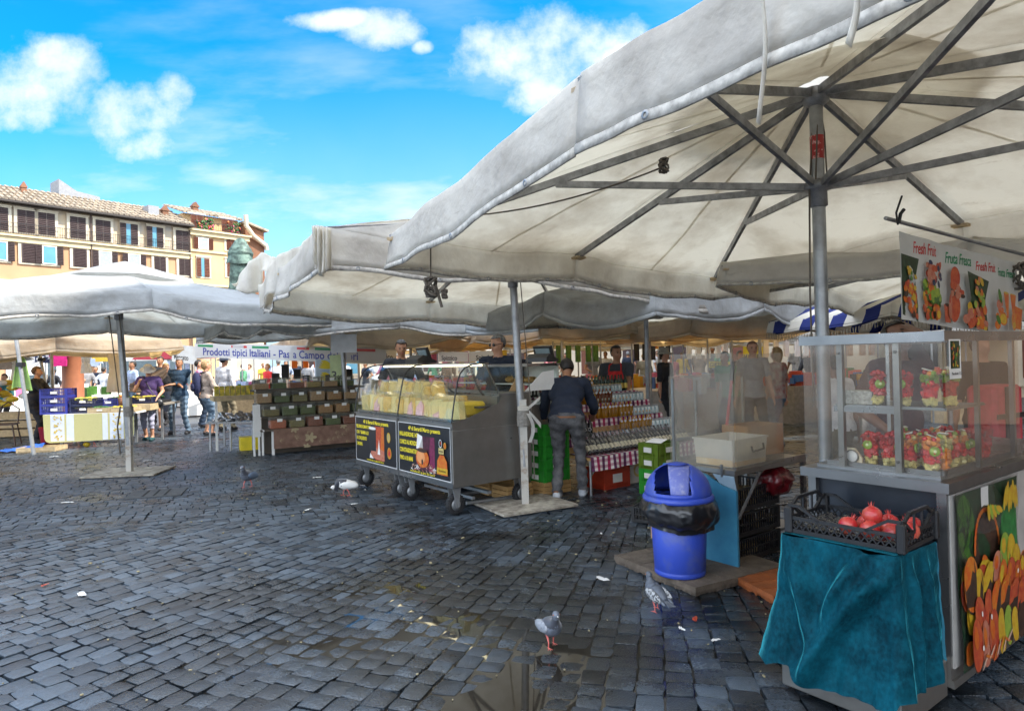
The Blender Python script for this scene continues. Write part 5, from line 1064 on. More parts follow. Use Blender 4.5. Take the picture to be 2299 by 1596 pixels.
for k in range(7): pp.ell(.50 + k * .025, .70 + .02 * math.sin(k * 2), .017, .062, FR['yellow'], -.3 + .1 * k, 10)
for k in range(5): pp.ell(.30 + k * .03, .66, .016, .04, FR['lime'] if k % 2 else FR['yellow'], .3 * k, 8)
for (x, y, rx, ry, m_, r_) in [(.07, .38, .07, .13, 'orange', .1), (.17, .33, .045, .11, 'yellow', .2), (.26, .33, .055, .12, 'yellow', -.3), (.36, .40, .05, .08, 'peach', 0), (.45, .46, .055, .09, 'lime', 0), (.53, .44, .05, .09, 'yellow', 0), (.60, .39, .05, .08, 'yellow', .2), (.42, .33, .045, .10, 'orange', 0), (.52, .33, .05, .09, 'red', 0), (.62, .30, .055, .09, 'red', .3), (.69, .33, .05, .09, 'orange', 0), (.13, .22, .05, .10, 'red', .1), (.24, .22, .045, .11, 'red', 0), (.34, .23, .055, .12, 'orange', 0), (.46, .24, .06, .11, 'orange', .05), (.57, .20, .06, .11, 'red', -.1), (.67, .18, .05, .12, 'red', 0), (.06, .12, .05, .12, 'red', 0), (.16, .10, .045, .11, 'peach', 0), (.27, .11, .065, .12, 'red', -.1), (.38, .09, .045, .12, 'yellow', 0), (.48, .10, .05, .10, 'lime', .1), (.57, .08, .04, .09, 'yellow', .1), (.66, .07, .05, .08, 'brown', 0)]:
    rx *= 1.25; pp.ell(x + .003, y - .006, rx, ry, FR['brown'], r_, 18); pp.ell(x, y, rx * .95, ry * .96, FR[m_], r_, 18); pp.ell(x - rx * .25, y + ry * .3, rx * .38, ry * .42, FR['yellow' if m_ in ('orange', 'yellow', 'lime') else 'orange' if m_ == 'red' else 'peach' if m_ != 'peach' else 'orange'], r_, 12)
for (x, y) in [(.13, .24), (.24, .2), (.58, .34), (.10, .1)]: pp.ell(x, y, .009, .013, inkw, 0, 8)
for k in range(9): pp.ell(.12 + k * .045, .035 + .01 * (k % 3), .05, .008, FR['orange'] if k % 2 else pm('straw_print', (.6, .4, .3), .5), rr.uniform(-.6, .8), 6)
pp.done('glossy poster of heaped tropical fruit')
part('poster_sleeve', glassm('poster_film', (.97, .97, .97), .03, 1.6, .08, (.9, .9, .9)), fc, lambda b: b.grid(lambda u, v: (.035 + .77 * u, -.030 - .006 * math.sin(u * 9 + v * 4) - .004 * math.sin(v * 17), .115 + .80 * v), 20, 20))
# teal velvet cloth over the front box
velvet = bpy.data.materials.new('teal_velvet'); velvet.use_nodes = True
def _vel():
    t = velvet.node_tree; n = t.nodes; l = t.links; b = n['Principled BSDF']; co = n.new('ShaderNodeTexCoord')
    nz = n.new('ShaderNodeTexNoise'); nz.inputs['Scale'].default_value = 5; nz.inputs['Detail'].default_value = 9; nz.inputs['Roughness'].default_value = .7; l.new(co.outputs['Object'], nz.inputs['Vector'])
    mp = n.new('ShaderNodeMapping'); mp.inputs['Scale'].default_value = (70, 70, 45); l.new(co.outputs['Object'], mp.inputs[0]); n2 = n.new('ShaderNodeTexNoise'); n2.inputs['Scale'].default_value = 1; n2.inputs['Detail'].default_value = 4; l.new(mp.outputs[0], n2.inputs['Vector'])
    ad = n.new('ShaderNodeMath'); ad.operation = 'MULTIPLY_ADD'; l.new(n2.outputs[0], ad.inputs[0]); ad.inputs[1].default_value = .35; l.new(nz.outputs[0], ad.inputs[2])
    cr = n.new('ShaderNodeValToRGB'); cr.color_ramp.elements[0].position = .52; cr.color_ramp.elements[1].position = .88; cr.color_ramp.elements[0].color = (.0, .020, .032, 1); cr.color_ramp.elements[1].color = (.002, .085, .125, 1); l.new(ad.outputs[0], cr.inputs[0]); l.new(cr.outputs[0], b.inputs['Base Color'])
    b.inputs['Roughness'].default_value = .75; b.inputs['Sheen Weight'].default_value = 1.0; b.inputs['Sheen Roughness'].default_value = .22; b.inputs['Sheen Tint'].default_value = (.10, .75, .9, 1); b.inputs['Specular IOR Level'].default_value = .1
    bp = n.new('ShaderNodeBump'); bp.inputs['Strength'].default_value = .5; bp.inputs['Distance'].default_value = .01; l.new(ad.outputs[0], bp.inputs['Height']); l.new(bp.outputs[0], b.inputs['Normal'])
_vel()
vc = thing('velvet_cloth', 'teal velvet cloth hanging in folds over the low front box of the fruit cart', 'cloth', A0, AW)
# boundary runs round the box: far left end -> front face -> near side
XF = -.43; Y0, Y1 = .03, .475
def cloth(u, v):
    # u: 0 far-left end .. 1 right rear end ; v: 0 top .. 1 hem
    per = [(0, Vector((-.02, Y1 + .03))), (.14, Vector((XF - .01, Y1 + .02))), (.72, Vector((XF - .01, Y0))), (1, Vector((-.10, Y0 - .01)))]
    for (a, p), (c, q) in zip(per, per[1:]):
        if a <= u <= c + 1e-9: w = (u - a) / (c - a); base = p.lerp(q, w); e = q - p; break
    nrm = Vector((-e.y, e.x)); nrm.normalize()
    cen = Vector((-.2, .36)); nrm = nrm if (base - cen).dot(nrm) > 0 else -nrm
    # round the corners
    for (a, s_) in ((.14, .05), (.72, .05)):
        if abs(u - a) < s_: d_ = (base - cen).normalized(); nrm = (nrm * .5 + d_ * .5)
    ztop = .715; hem = lerp([(0, .16), (.10, .14), (.2, .17), (.35, .115), (.55, .13), (.68, .12), (.74, .17), (.84, .16), (1, .22)], u)
    flare = (.10 if u < .70 else .10 - .065 * min(1, (u - .70) / .08)) * v ** 1.3 * (.85 + .45 * math.exp(-((u - .12) / .07) ** 2)) 
    # two main diagonal folds falling from the near corner, plus soft ones
    f1 = .13 * math.exp(-((u - (.70 - .42 * v)) / .055) ** 2) * (1 - .35 * v) * min(1, v * 5)
    f2 = .10 * math.exp(-((u - (.62 - .22 * v ** .6 - .12 * v)) / .045) ** 2) * math.exp(-((v - .28) / .25) ** 2) * 1.3
    f3 = .075 * math.exp(-((u - (.18 + .22 * v)) / .06) ** 2) * math.exp(-((v - .45) / .4) ** 2)
    f4 = .014 * math.sin(u * 34 + 1.2 + 1.5 * v) * v ** 1.5 * (.6 + .4 * math.sin(u * 9)) + .005 * math.sin(u * 71 + 3 * v) * v ** 2
    f5 = .035 * math.exp(-((u - .80) / .02) ** 2) * min(1, v * 4) + .03 * math.exp(-((u - .90) / .02) ** 2) * min(1, v * 4)
    off = .014 + flare + f1 + f2 + f3 + f4 + f5 + .008 * fbm(u * 9, v * 5, 1.0)
    p = base + nrm * off
    z = ztop + (hem - ztop) * v - (.03 * math.exp(-((u - .62) / .06) ** 2) * (1 - v))
    if v < .06: z = ztop + .004 - (ztop - hem) * v * .6
    return (p.x, p.y, z)
def clb(b):
    b.grid(cloth, 150, 70)
    b.add([(XF - .02, Y1 + .03, .722), (XF - .02, Y0 - .01, .722), (-.08, Y0 - .01, .722), (-.08, Y1 + .03, .722)], [(0, 1, 2, 3)])
part('drape', velvet, vc, clb)
part('folded_edge', pm('velvet_back', (.02, .20, .30), .8), vc, lambda b: b.grid(lambda u, v: (cloth(1, v)[0] + .03 * u * (.2 + v), cloth(1, v)[1] + .0 * u * (1 + v), cloth(1, v)[2] - .02 * u), 4, 24))
# black fruit crate with pomegranates on top
ck = MF @ Vector((-.262, .25, .726))
t = thing('fruit_crate', 'black lattice crate with pomegranates standing on the teal cloth', 'crate', ck, AW + .03); CW, CD, CH = .335, .475, .07
def cr(b):
    b.box((0, 0, .006), (CW - .01, CD - .01, .008))
    for sx, sy, ln in ((-1, 0, CD), (1, 0, CD), (0, -1, CW), (0, 1, CW)):
        cx, cy = sx * CW / 2, sy * CD / 2
        for z, h_ in ((.012, .018), (CH, .014)): b.box((cx, cy, z), (ln if sy else .012, ln if sx else .012, h_))
        n = int(ln / .03)
        for i in range(n):
            k0 = -ln / 2 + ln * i / n; k1 = k0 + ln / n
            for a, c_ in ((k0, k1), (k1, k0)): b.bar((cx + (a if sy else 0), cy + (a if sx else 0), .02), (cx + (c_ if sy else 0), cy + (c_ if sx else 0), CH - .006), .005)
    for sx in (-1, 1):
        for sy in (-1, 1):
            b.box((sx * CW / 2, sy * CD / 2, .06), (.035, .035, .12), bev=.006)
            for (dx, dy) in ((0, -1), (-1, 0)):
                # raised handle rails rising to each corner
                e1 = Vector((sx * CW / 2 + (sx * dx * .10), sy * CD / 2 + (sy * dy * .14), CH)); e0 = Vector((sx * CW / 2 + (sx * dx * .02), sy * CD / 2 + (sy * dy * .05), .125)); b.bar(e0, e1, .012); b.bar(Vector((sx * CW / 2, sy * CD / 2, .125)), e0, .012)
    for sy in (-1, 1):
        b.box((0, sy * CD / 2, .15), (CW * .55, .012, .014)); 
        for sx in (-1, 1): b.bar((sx * CW * .275, sy * CD / 2, .15), (sx * CW * .46, sy * CD / 2, .11), .012); b.bar((sx * CW * .12, sy * CD / 2, .15), (sx * CW * .12, sy * CD / 2, CH), .008)
part('lattice', blackp, t, cr)
part('moulded_liner', pm('liner_black', (.02, .02, .022), .12, 0, .1, coat=.8), t, lambda b: b.grid(lambda u, v: ((u - .5) * (CW - .03), (v - .5) * (CD - .03), .03 + .022 * abs(math.sin(u * math.pi * 4) * math.sin(v * math.pi * 6)) + .006 * math.sin(u * 90) * abs(math.sin(v * math.pi * 6))), 60, 60))
pomm = pm('pomegranate', (.46, .018, .022), .32, 0, .25, 14, col2=(.55, .12, .07), coat=.3, lo=.4, hi=.7)
MCk = Matrix.Translation(ck) @ Matrix.Rotation(AW + .03, 4, 'Z'); rr = random.Random(6); nn_ = 0
for (x, y, z) in [(-.11, -.0, .062), (-.03, -.04, .062), (-.11, -.09, .062), (-.03, -.13, .062), (.06, -.10, .062), (-.10, -.18, .062), (-.02, -.21, .062), (.07, -.19, .062), (-.06, -.08, .112)]:
    nn_ += 1
    q = thing('pomegranate', f'red pomegranate in the black crate, {ORD[nn_ - 1]} counted from the empty moulds towards the cart corner', 'fruit', MCk @ Vector((x, y, z)), rr.uniform(0, 6), 'pomegranates in the black crate'); q.rotation_euler = (rr.uniform(-.9, .9), rr.uniform(-.6, .6), rr.uniform(0, 6))
    part('skin', pomm, q, lambda b: b.lathe([(.001, -.038), (.02, -.036), (.036, -.020), (.041, .0), (.036, .020), (.022, .033), (.009, .039)], 14))
    part('crown', pomm, q, lambda b: [b.add([(.009 * math.cos(a), .009 * math.sin(a), .040), (.009 * math.cos(a + .7), .009 * math.sin(a + .7), .040), (.015 * math.cos(a + .35), .015 * math.sin(a + .35), .060)], [(0, 1, 2)]) for a in [k * 1.05 for k in range(6)]])
# ---------------------------------------------------------------- clear-walled table
T0 = G(1656, 1286); tb = thing('clear_walled_table', 'trestle table with tall scratched acrylic walls behind the blue bin', 'table', (T0.x, T0.y, 0), AW); MT = Matrix.Translation((T0.x, T0.y, 0)) @ Matrix.Rotation(AW, 4, 'Z')
TX, TY = .95, .56; TZ = .72
part('table_top', steel_d, tb, lambda b: (b.box((TX / 2, TY / 2, TZ - .02), (TX, TY, .04), bev=.004), b.box((TX / 2, -.004, TZ + .01), (TX, .012, .025))))
for x, y in ((.02, .02), (TX - .03, .02), (.02, TY - .03), (TX - .03, TY - .03)): part('leg', steel, tb, lambda b: b.box((x, y, (TZ - .04) / 2), (.034, .034, TZ - .04)))
part('brace', alu, tb, lambda b: b.bar((.03, .0, TZ * .52), (.30, .0, TZ - .05), .012, .02))
part('side_wall', acr3, tb, lambda b: b.box((-.008, TY / 2 - .01, TZ + .415), (.005, TY - .0, .83))); part('front_wall', acr3, tb, lambda b: b.box((.30, -.016, TZ + .41), (.60, .004, .82)))
part('back_wall', acr3, tb, lambda b: b.box((TX / 2, TY + .01, TZ + .33), (TX, .005, .66)))
part('wall_frame', steel, tb, lambda b: (b.box((-.004, TY - .03, TZ + .32), (.016, .02, .64)), b.box((.30, TY - .01, TZ + .31), (.02, .02, .62)), b.box((TX - .02, TY - .01, TZ + .31), (.02, .02, .62))))
part('hinge', steel, tb, lambda b: (b.box((-.012, .10, TZ - .01), (.006, .018, .09)), b.box((-.012, .50, TZ - .0), (.006, .018, .05))))
part('blue_board', pm('blue_painted_board', (.03, .16, .30), .45, 0, .3, 3, col2=(.07, .32, .47), lo=.3, hi=.7, bump=.05), tb, lambda b: b.prism([(-.03, .0), (TY + .06, .0), (TY + .06, TZ - .01), (TY - .1, TZ - .0), (.22, TZ - .05), (.10, TZ - .11), (.0, TZ - .13), (-.03, TZ - .14)], -.035, -.015, 'x'))
part('corner_card', pm('grey_blue', (.28, .38, .46), .4), tb, lambda b: b.prism([(-.02, TZ - .14), (.0, TZ - .04), (.18, TZ - .04), (.12, TZ - .1), (.02, TZ - .13)], -.013, -.010, 'x'))
# long red handle leaning inside
part('shelf_board', steel_d, tb, lambda b: b.box((TX / 2 + .1, TY / 2 + .05, .16), (TX - .1, TY - .1, .02)))
t = thing('plastic_tub', 'big translucent white plastic tub on the clear-walled table', 'tub', MT @ Vector((.27, .22, TZ + .003)), AW)
tubm = pm('milky_plastic', (.78, .76, .70), .35, 0, .06, 6, trans=.35, tcol=(.8, .76, .66)); 
def tubf(b, w, d, h, th=.006):
    pr = [(.92, 0), (1.0, h), (1.04, h), (1.04, h - .012)]
    ring = lambda k, z: [(-w / 2 * k, -d / 2 * k, z), (w / 2 * k, -d / 2 * k, z), (w / 2 * k, d / 2 * k, z), (-w / 2 * k, d / 2 * k, z)]
    vs = []; [vs.extend(ring(k, z)) for k, z in pr]; b.add(vs, [(i * 4 + j, i * 4 + (j + 1) % 4, (i + 1) * 4 + (j + 1) % 4, (i + 1) * 4 + j) for i in range(3) for j in range(4)] + [(3, 2, 1, 0)])
part('tub', tubm, t, lambda b: tubf(b, .44, .34, .20)); part('contents', pm('tub_liquid', (.62, .42, .22), .4, 0, .3, 8, col2=(.75, .62, .42)), t, lambda b: b.box((0, 0, .045), (.414, .318, .08))); part('handle', blackp, t, lambda b: b.tube([(.0, -.178, .14), (-.0, -.19, .10), (.14, -.19, .11), (.15, -.178, .15)], .008, 6))
t = thing('plastic_tub', 'smaller clear tub beside the brown cardboard box', 'tub', MT @ Vector((.62, .30, TZ + .003)), AW); part('tub', tubm, t, lambda b: tubf(b, .16, .16, .15)); part('green_cloth', pm('green_cloth', (.02, .15, .07), .8), t, lambda b: b.ball((-.04, 0, .15), (.06, .05, .03), 8, 5))
t = thing('cardboard_box', 'open brown cardboard box on the clear-walled table', 'box', MT @ Vector((.80, .38, TZ + .003)), AW - .1); cardm = pm('cardboard', (.42, .22, .08), .8, 0, .12, 8)
part('box', cardm, t, lambda b: [b.box(c_, s_) for c_, s_ in (((0, -.13, .12), (.42, .008, .24)), ((0, .13, .12), (.42, .008, .24)), ((-.21, 0, .12), (.008, .26, .24)), ((.21, 0, .12), (.008, .26, .24)), ((0, 0, .01), (.42, .26, .01)))])
t = thing('red_handle', 'long red handle leaning against the clear wall', 'broom', MT @ Vector((.62, TY - .05, TZ)), AW); part('handle', pm('red_plastic', (.5, .03, .02), .4), t, lambda b: b.bar((-.03, 0, .02), (.10, 0, .60), .02, .012)); part('grip', blackp, t, lambda b: b.bar((.10, 0, .60), (.135, 0, .76), .03, .016))
t = thing('plastic_bag', 'crumpled dark red plastic bag hanging under the table', 'bag', MT @ Vector((.66, .10, .55)), AW); part('bag', pm('red_bag', (.17, .008, .014), .3, 0, .3, 10, coat=.5, bump=1.0, bscale=18), t, lambda b: b.grid(lambda u, v: ((.15 + .05 * fbm(math.cos(6.283 * u) * 2, math.sin(6.283 * u) * 2, v * 4)) * math.sin(math.pi * v) ** .6 * math.cos(6.283 * u), (.11 + .05 * fbm(math.cos(6.283 * u) * 2, math.sin(6.283 * u) * 2, v * 4)) * math.sin(math.pi * v) * math.sin(6.283 * u), -.11 * math.cos(math.pi * v) + .02 * fbm(u * 7, v * 7, 1)), 30, 18))
for i in range(3):
    t = thing('crate', f'black slatted vegetable crate under the table, {["bottom", "middle", "top"][i]} of the stack', 'crate', MT @ Vector((.40, .28, .01 + i * .185)), AW, 'black crates under the table'); crate_mesh(t, blackp, .58, .38, .17, None, True, .012)
    part('contents', pm('pale_veg', (.55, .42, .22), .7, 0, .4, 30), t, lambda b: [b.ball((random.uniform(-.24, .24), random.uniform(-.15, .15), .05 + random.uniform(0, .05)), .035, 7, 5) for _ in range(26)])
# slabs
sc0 = Vector((.70, 4.98, 0))
def slab(root, m, w, d, h, tiles_=0):
    def fn(b):
        n = 40; rr = random.Random(int(w * 100))
        edge = []
        for (x0, y0, x1, y1) in ((0, 0, w, 0), (w, 0, w, d), (w, d, 0, d), (0, d, 0, 0)):
            for i in range(n): u = i / n; edge.append((x0 + (x1 - x0) * u, y0 + (y1 - y0) * u))
        N_ = len(edge); c_ = (w / 2, d / 2); vs = [(x, y, h) for x, y in edge] + [(x + (c_[0] - x) * -.004, y + (c_[1] - y) * -.004, h * .4) for x, y in edge] + [(x + (c_[0] - x) * rr.uniform(-.0, .03), y + (c_[1] - y) * rr.uniform(0, .03), -.01 + .02 * abs(fbm(x * 9, y * 9, 2))) for x, y in edge]
        b.add(vs, [tuple(range(N_))] + [(k * N_ + (i + 1) % N_, k * N_ + i, (k + 1) * N_ + i, (k + 1) * N_ + (i + 1) % N_) for k in range(2) for i in range(N_)])
        if tiles_:
            for i in range(1, tiles_): b.box((w * i / tiles_, d / 2, h + .001), (.004, d - .01, .004)); b.box((w / 2, d * i / tiles_, h + .001), (w - .01, .004, .004))
    return part('slab', m, root, fn)
G1, G2 = G(1380, 1262), G(1562, 1338); e1 = (G2 - G1); e1.z = 0; ang = math.atan2(e1.y, e1.x)
t = thing('concrete_slab', 'grey-brown concrete slab under the blue bin', 'slab', (G1.x, G1.y, 0), ang); slab(t, pm('concrete', (.15, .115, .085), .85, 0, .25, 14, bump=.5, bscale=60), e1.length, .85, .055, 3)
G1, G2 = G(1629, 1298), G(1737, 1356); e1 = (G2 - G1); e1.z = 0; ang2 = math.atan2(e1.y, e1.x)
t = thing('terracotta_slab', 'orange tiled slab beside the teal-draped cart', 'slab', (G1.x, G1.y, 0), ang2); slab(t, pm('terracotta', (.36, .10, .025), .6, 0, .25, 10, bump=.4, bscale=70), e1.length, .80, .05, 4)
# ---------------------------------------------------------------- blue bin
bp_ = G(1527, 1284, .055); bn = thing('rubbish_bin', 'blue domed plastic bin with black liner on the concrete slab', 'bin', bp_, 0)
bluep = pm('bin_blue', (.035, .075, .46), .42, 0, .16, 7, col2=(.09, .12, .34), lo=.52, hi=.75, rvar=.15, bump=.15, bscale=120)
part('body', bluep, bn, lambda b: b.lathe([(.001, 0), (.165, 0), (.172, .006), (.172, .03), (.168, .035), (.172, .04), (.195, .50), (.001, .50)], 40))
liner = pm('bin_liner', (.014, .014, .017), .28, 0, .2, 12, coat=.5)
def lin(u, v):
    a = u * 6.2832; r = .205 + .055 * math.sin(math.pi * min(1, v * 1.15)) ** .7 + .018 * fbm(math.cos(a) * 3.5, math.sin(a) * 3.5, v * 2.5) + .006 * math.sin(a * 9 + v * 5) * v + .03 * math.exp(-((u - .98) / .05) ** 2) * v
    r = max(r * (1 - .05 * max(0, v - .55)), .2); z = .535 - .215 * v + .012 * fbm(math.cos(a) * 2, math.sin(a) * 2, 3.3) * v - .02 * math.sin(a + 2.2) * v
    return (r * math.cos(a), r * math.sin(a), z)
part('liner', liner, bn, lambda b: b.grid(lin, 96, 24))
def dome(b):
    b.lathe([(.200, .50), (.238, .505), (.242, .52), (.236, .535), (.226, .545)], 48)
    # dome with an opening facing the camera (direction FA)
    FA = math.atan2(-1, -.25)
    nu, nv = 72, 22; vs = []; keep = []
    for j in range(nv + 1):
        t_ = j / nv * math.pi / 2
        for i in range(nu): a = 2 * math.pi * i / nu; vs.append((.224 * math.cos(t_) * math.cos(a), .224 * math.cos(t_) * math.sin(a), .54 + .215 * math.sin(t_)))
    fs = []
    for j in range(nv):
        for i in range(nu):
            a = 2 * math.pi * (i + .5) / nu; da = (a - FA + math.pi) % (2 * math.pi) - math.pi; x_ = .224 * math.cos((j + .5) / nv * math.pi / 2) * math.sin(da)
            if -.150 < x_ < .085 and abs(da) < 1.5 and j > 1 and (j + .5) / nv < .80: continue
            fs.append((j * nu + i, j * nu + (i + 1) % nu, (j + 1) * nu + (i + 1) % nu, (j + 1) * nu + i))
    b.add(vs, fs, True)
o = part('dome_lid', bluep, bn, dome); s_ = o.modifiers.new('t', 'SOLIDIFY'); s_.thickness = .006
FA = math.atan2(-1, -.25)
def fl(u, v):
    x = (u - .5) * .15 * (1 - .22 * (1 - v)) + .012; z = .555 + .185 * v; r = math.sqrt(max(.0001, .214 ** 2 - ((z - .54)) ** 2 * 1.03)) - .010 - .05 * (1 - v) * .3
    yy = math.sqrt(max(0, r * r - x * x)); ca_, sa_ = math.cos(FA), math.sin(FA)
    return (ca_ * yy - sa_ * x, sa_ * yy + ca_ * x, z)
o = part('swing_flap', pm('flap_worn', (.14, .17, .48), .4, 0, .2, 30, col2=(.42, .42, .55), lo=.5, hi=.8), bn, lambda b: b.grid(fl, 12, 12)); s_ = o.modifiers.new('t', 'SOLIDIFY'); s_.thickness = .005
t = thing('cardboard_box', 'narrow cardboard carton standing behind the blue bin', 'box', G(1470, 1232, 0) + Vector((.06, .08, .055)), .2); part('carton', pm('tan_card', (.55, .32, .15), .8), t, lambda b: b.box((0, 0, .15), (.10, .12, .30))); part('paper_label', inkw, t, lambda b: b.box((-.01, -.062, .19), (.05, .003, .08)))
t = thing('crate', 'black slatted crate on the cobbles behind the blue bin', 'crate', G(1462, 1165), AW + .4); crate_mesh(t, blackp, .34, .26, .14)
# ---------------------------------------------------------------- fresh fruit banner
bl = P(2012, 512, 3.95); br = P(2284, 588, 4.75); xd = Vector((br.x - bl.x, br.y - bl.y, 0)); BW = xd.length; BH = .52
bn2 = thing('fruit_banner', 'white banner with fruit pictures hanging from a pipe over the fruit cart', 'banner', (0, 0, 0))
ztop_l = P(2012, 520, 3.95).z; ztop_r = P(2284, 592, 4.75).z
F_ = frame(Vector((bl.x, bl.y, ztop_l - BH)), xd)
slope = (ztop_r - ztop_l) / BW
wobb = lambda x, y: .012 * math.sin(x * 6 + 1) * (1.3 - y) + .006 * math.sin(x * 17 + y * 4)
pb = Page(Vector((bl.x, bl.y, ztop_l - BH)), xd, BW, BH, pm('banner_white', (.60, .60, .58), .6, 0, .08, 5, trans=.3), bn2, 'print', wobb)
pb.F = pb.F @ Matrix(((1, 0, 0, 0), (slope, 1, 0, 0), (0, 0, 1, 0), (0, 0, 0, 1)))
pb.b.v = []; pb.b.f = []; pb.b.mi = []; pb.b.sm = []; pb.rect(0, 0, BW, BH, MATS['banner_white'])
k_ = BW / 1.36
for x, t_, m_, s_ in ((.14, 'Fresh Fruit', inkr, .10), (.50, 'Fruta Fresca', inkg, .10), (.82, 'Fresh Fruit', inkr, .085), (1.07, 'Frutta Fresca', inkg, .08)):
    pb.text(x * k_, BH - .105 - (x - .14) * .02, t_, s_, m_, .55 * k_, 'LEFT', .25, .04, .001)
rr = random.Random(15)
def heap(x0, x1, y0, y1, n, cols, r=.03):
    for _ in range(n): pb.ell(rr.uniform(x0, x1), rr.uniform(y0, y1), r * rr.uniform(.6, 1.1), r * rr.uniform(.5, 1.1), FR[rr.choice(cols)], rr.uniform(0, 3), 9)
pb.poly([(.01, .03), (.16 * k_, .0), (.17 * k_, .10), (.15 * k_, .25), (.20 * k_, .385), (.01, .39)], FR['dgreen']); heap(.02, .15 * k_, .03, .22, 30, ['orange', 'orange', 'yellow', 'brown', 'red'], .026); heap(.04, .16 * k_, .25, .33, 6, ['yellow', 'green'], .02)
heap(.21 * k_, .38 * k_, .04, .13, 34, ['red', 'brown', 'orange', 'green', 'peach'], .026); heap(.21 * k_, .39 * k_, .13, .24, 34, ['green', 'lime', 'yellow', 'orange'], .03); heap(.24 * k_, .38 * k_, .24, .37, 34, ['red', 'peach', 'red', 'blue', 'peach'], .026)
pb.ell(.34 * k_, .06, .028, .032, FR['orange']); pb.ell(.34 * k_, .06, .020, .024, FR['yellow'])
pb.poly([(.41 * k_, .02), (.49 * k_, .02), (.50 * k_, .13), (.40 * k_, .13)], FR['red']); pb.ell(.45 * k_, .13, .046, .01, FR['brown'])
pb.ell(.54 * k_, .13, .07, .10, FR['red'], 0, 20); pb.ell(.52 * k_, .17, .03, .04, FR['peach']); pb.ell(.55 * k_, .31, .052, .075, FR['red'], 0, 18); pb.ell(.54 * k_, .33, .025, .035, FR['orange']); heap(.50 * k_, .62 * k_, .2, .27, 16, ['red', 'peach', 'brown'], .024); pb.ell(.48 * k_, .10, .03, .05, FR['peach'])
pb.poly([(.65 * k_, .02), (.87 * k_, .0), (.85 * k_, .2), (.89 * k_, .33), (.66 * k_, .37), (.69 * k_, .2)], FR['dgreen']); heap(.67 * k_, .84 * k_, .02, .15, 30, ['peach', 'orange', 'red', 'yellow'], .032); heap(.72 * k_, .82 * k_, .15, .33, 16, ['yellow', 'peach', 'orange', 'lime'], .03); heap(.62 * k_, .68 * k_, .02, .12, 8, ['red', 'peach'], .03)
for x in (1.06, 1.17): pb.poly([(x * k_ - .012, .10), (x * k_ + .012, .10), (x * k_ + .05, .27), (x * k_ - .05, .27)], FR['orange']); pb.ell(x * k_, .27, .05, .008, FR['yellow']); pb.poly([(x * k_ - .004, .02), (x * k_ + .004, .02), (x * k_ + .004, .1), (x * k_ - .004, .1)], inkw)
heap(.92 * k_, .98 * k_, .03, .22, 7, ['orange', 'peach'], .03); pb.ell(.97 * k_, .24, .018, .05, FR['green'], .3); pb.ell(1.0 * k_, .09, .05, .045, FR['orange']); pb.ell(1.0 * k_, .09, .038, .034, FR['yellow']); pb.ell(.95 * k_, .08, .02, .035, FR['green'], .5)
pb.poly([(1.19 * k_, .04), (1.27 * k_, .04), (1.29 * k_, .18), (1.18 * k_, .2)], FR['orange']); pb.ell(1.16 * k_, .085, .055, .06, FR['orange'], 0, 18); pb.ell(1.16 * k_, .085, .045, .05, FR['yellow'], 0, 18)
pb.done()
pa = P(1988, 490, 3.93); pbb = P(2330, 580, 4.9)
part('pipe', alu, bn2, lambda b: b.bar(pa, pbb, .012, n=10)); part('hook', darkm, bn2, lambda b: (b.tube([P(2025, 440, 3.95), P(2012, 478, 3.95), P(2016, 505, 3.95)], .006, 6), b.tube([P(2030, 470, 3.95), P(2022, 480, 3.95), P(2018, 500, 3.95)], .010, 6)))
t = thing('rope_coil', 'coil of dark wire hanging at the right end of the fruit banner', 'rope', P(2290, 620, 4.7)); part('coil', ropem, t, lambda b: knot(b, (0, 0, 0), .09, None, .008))
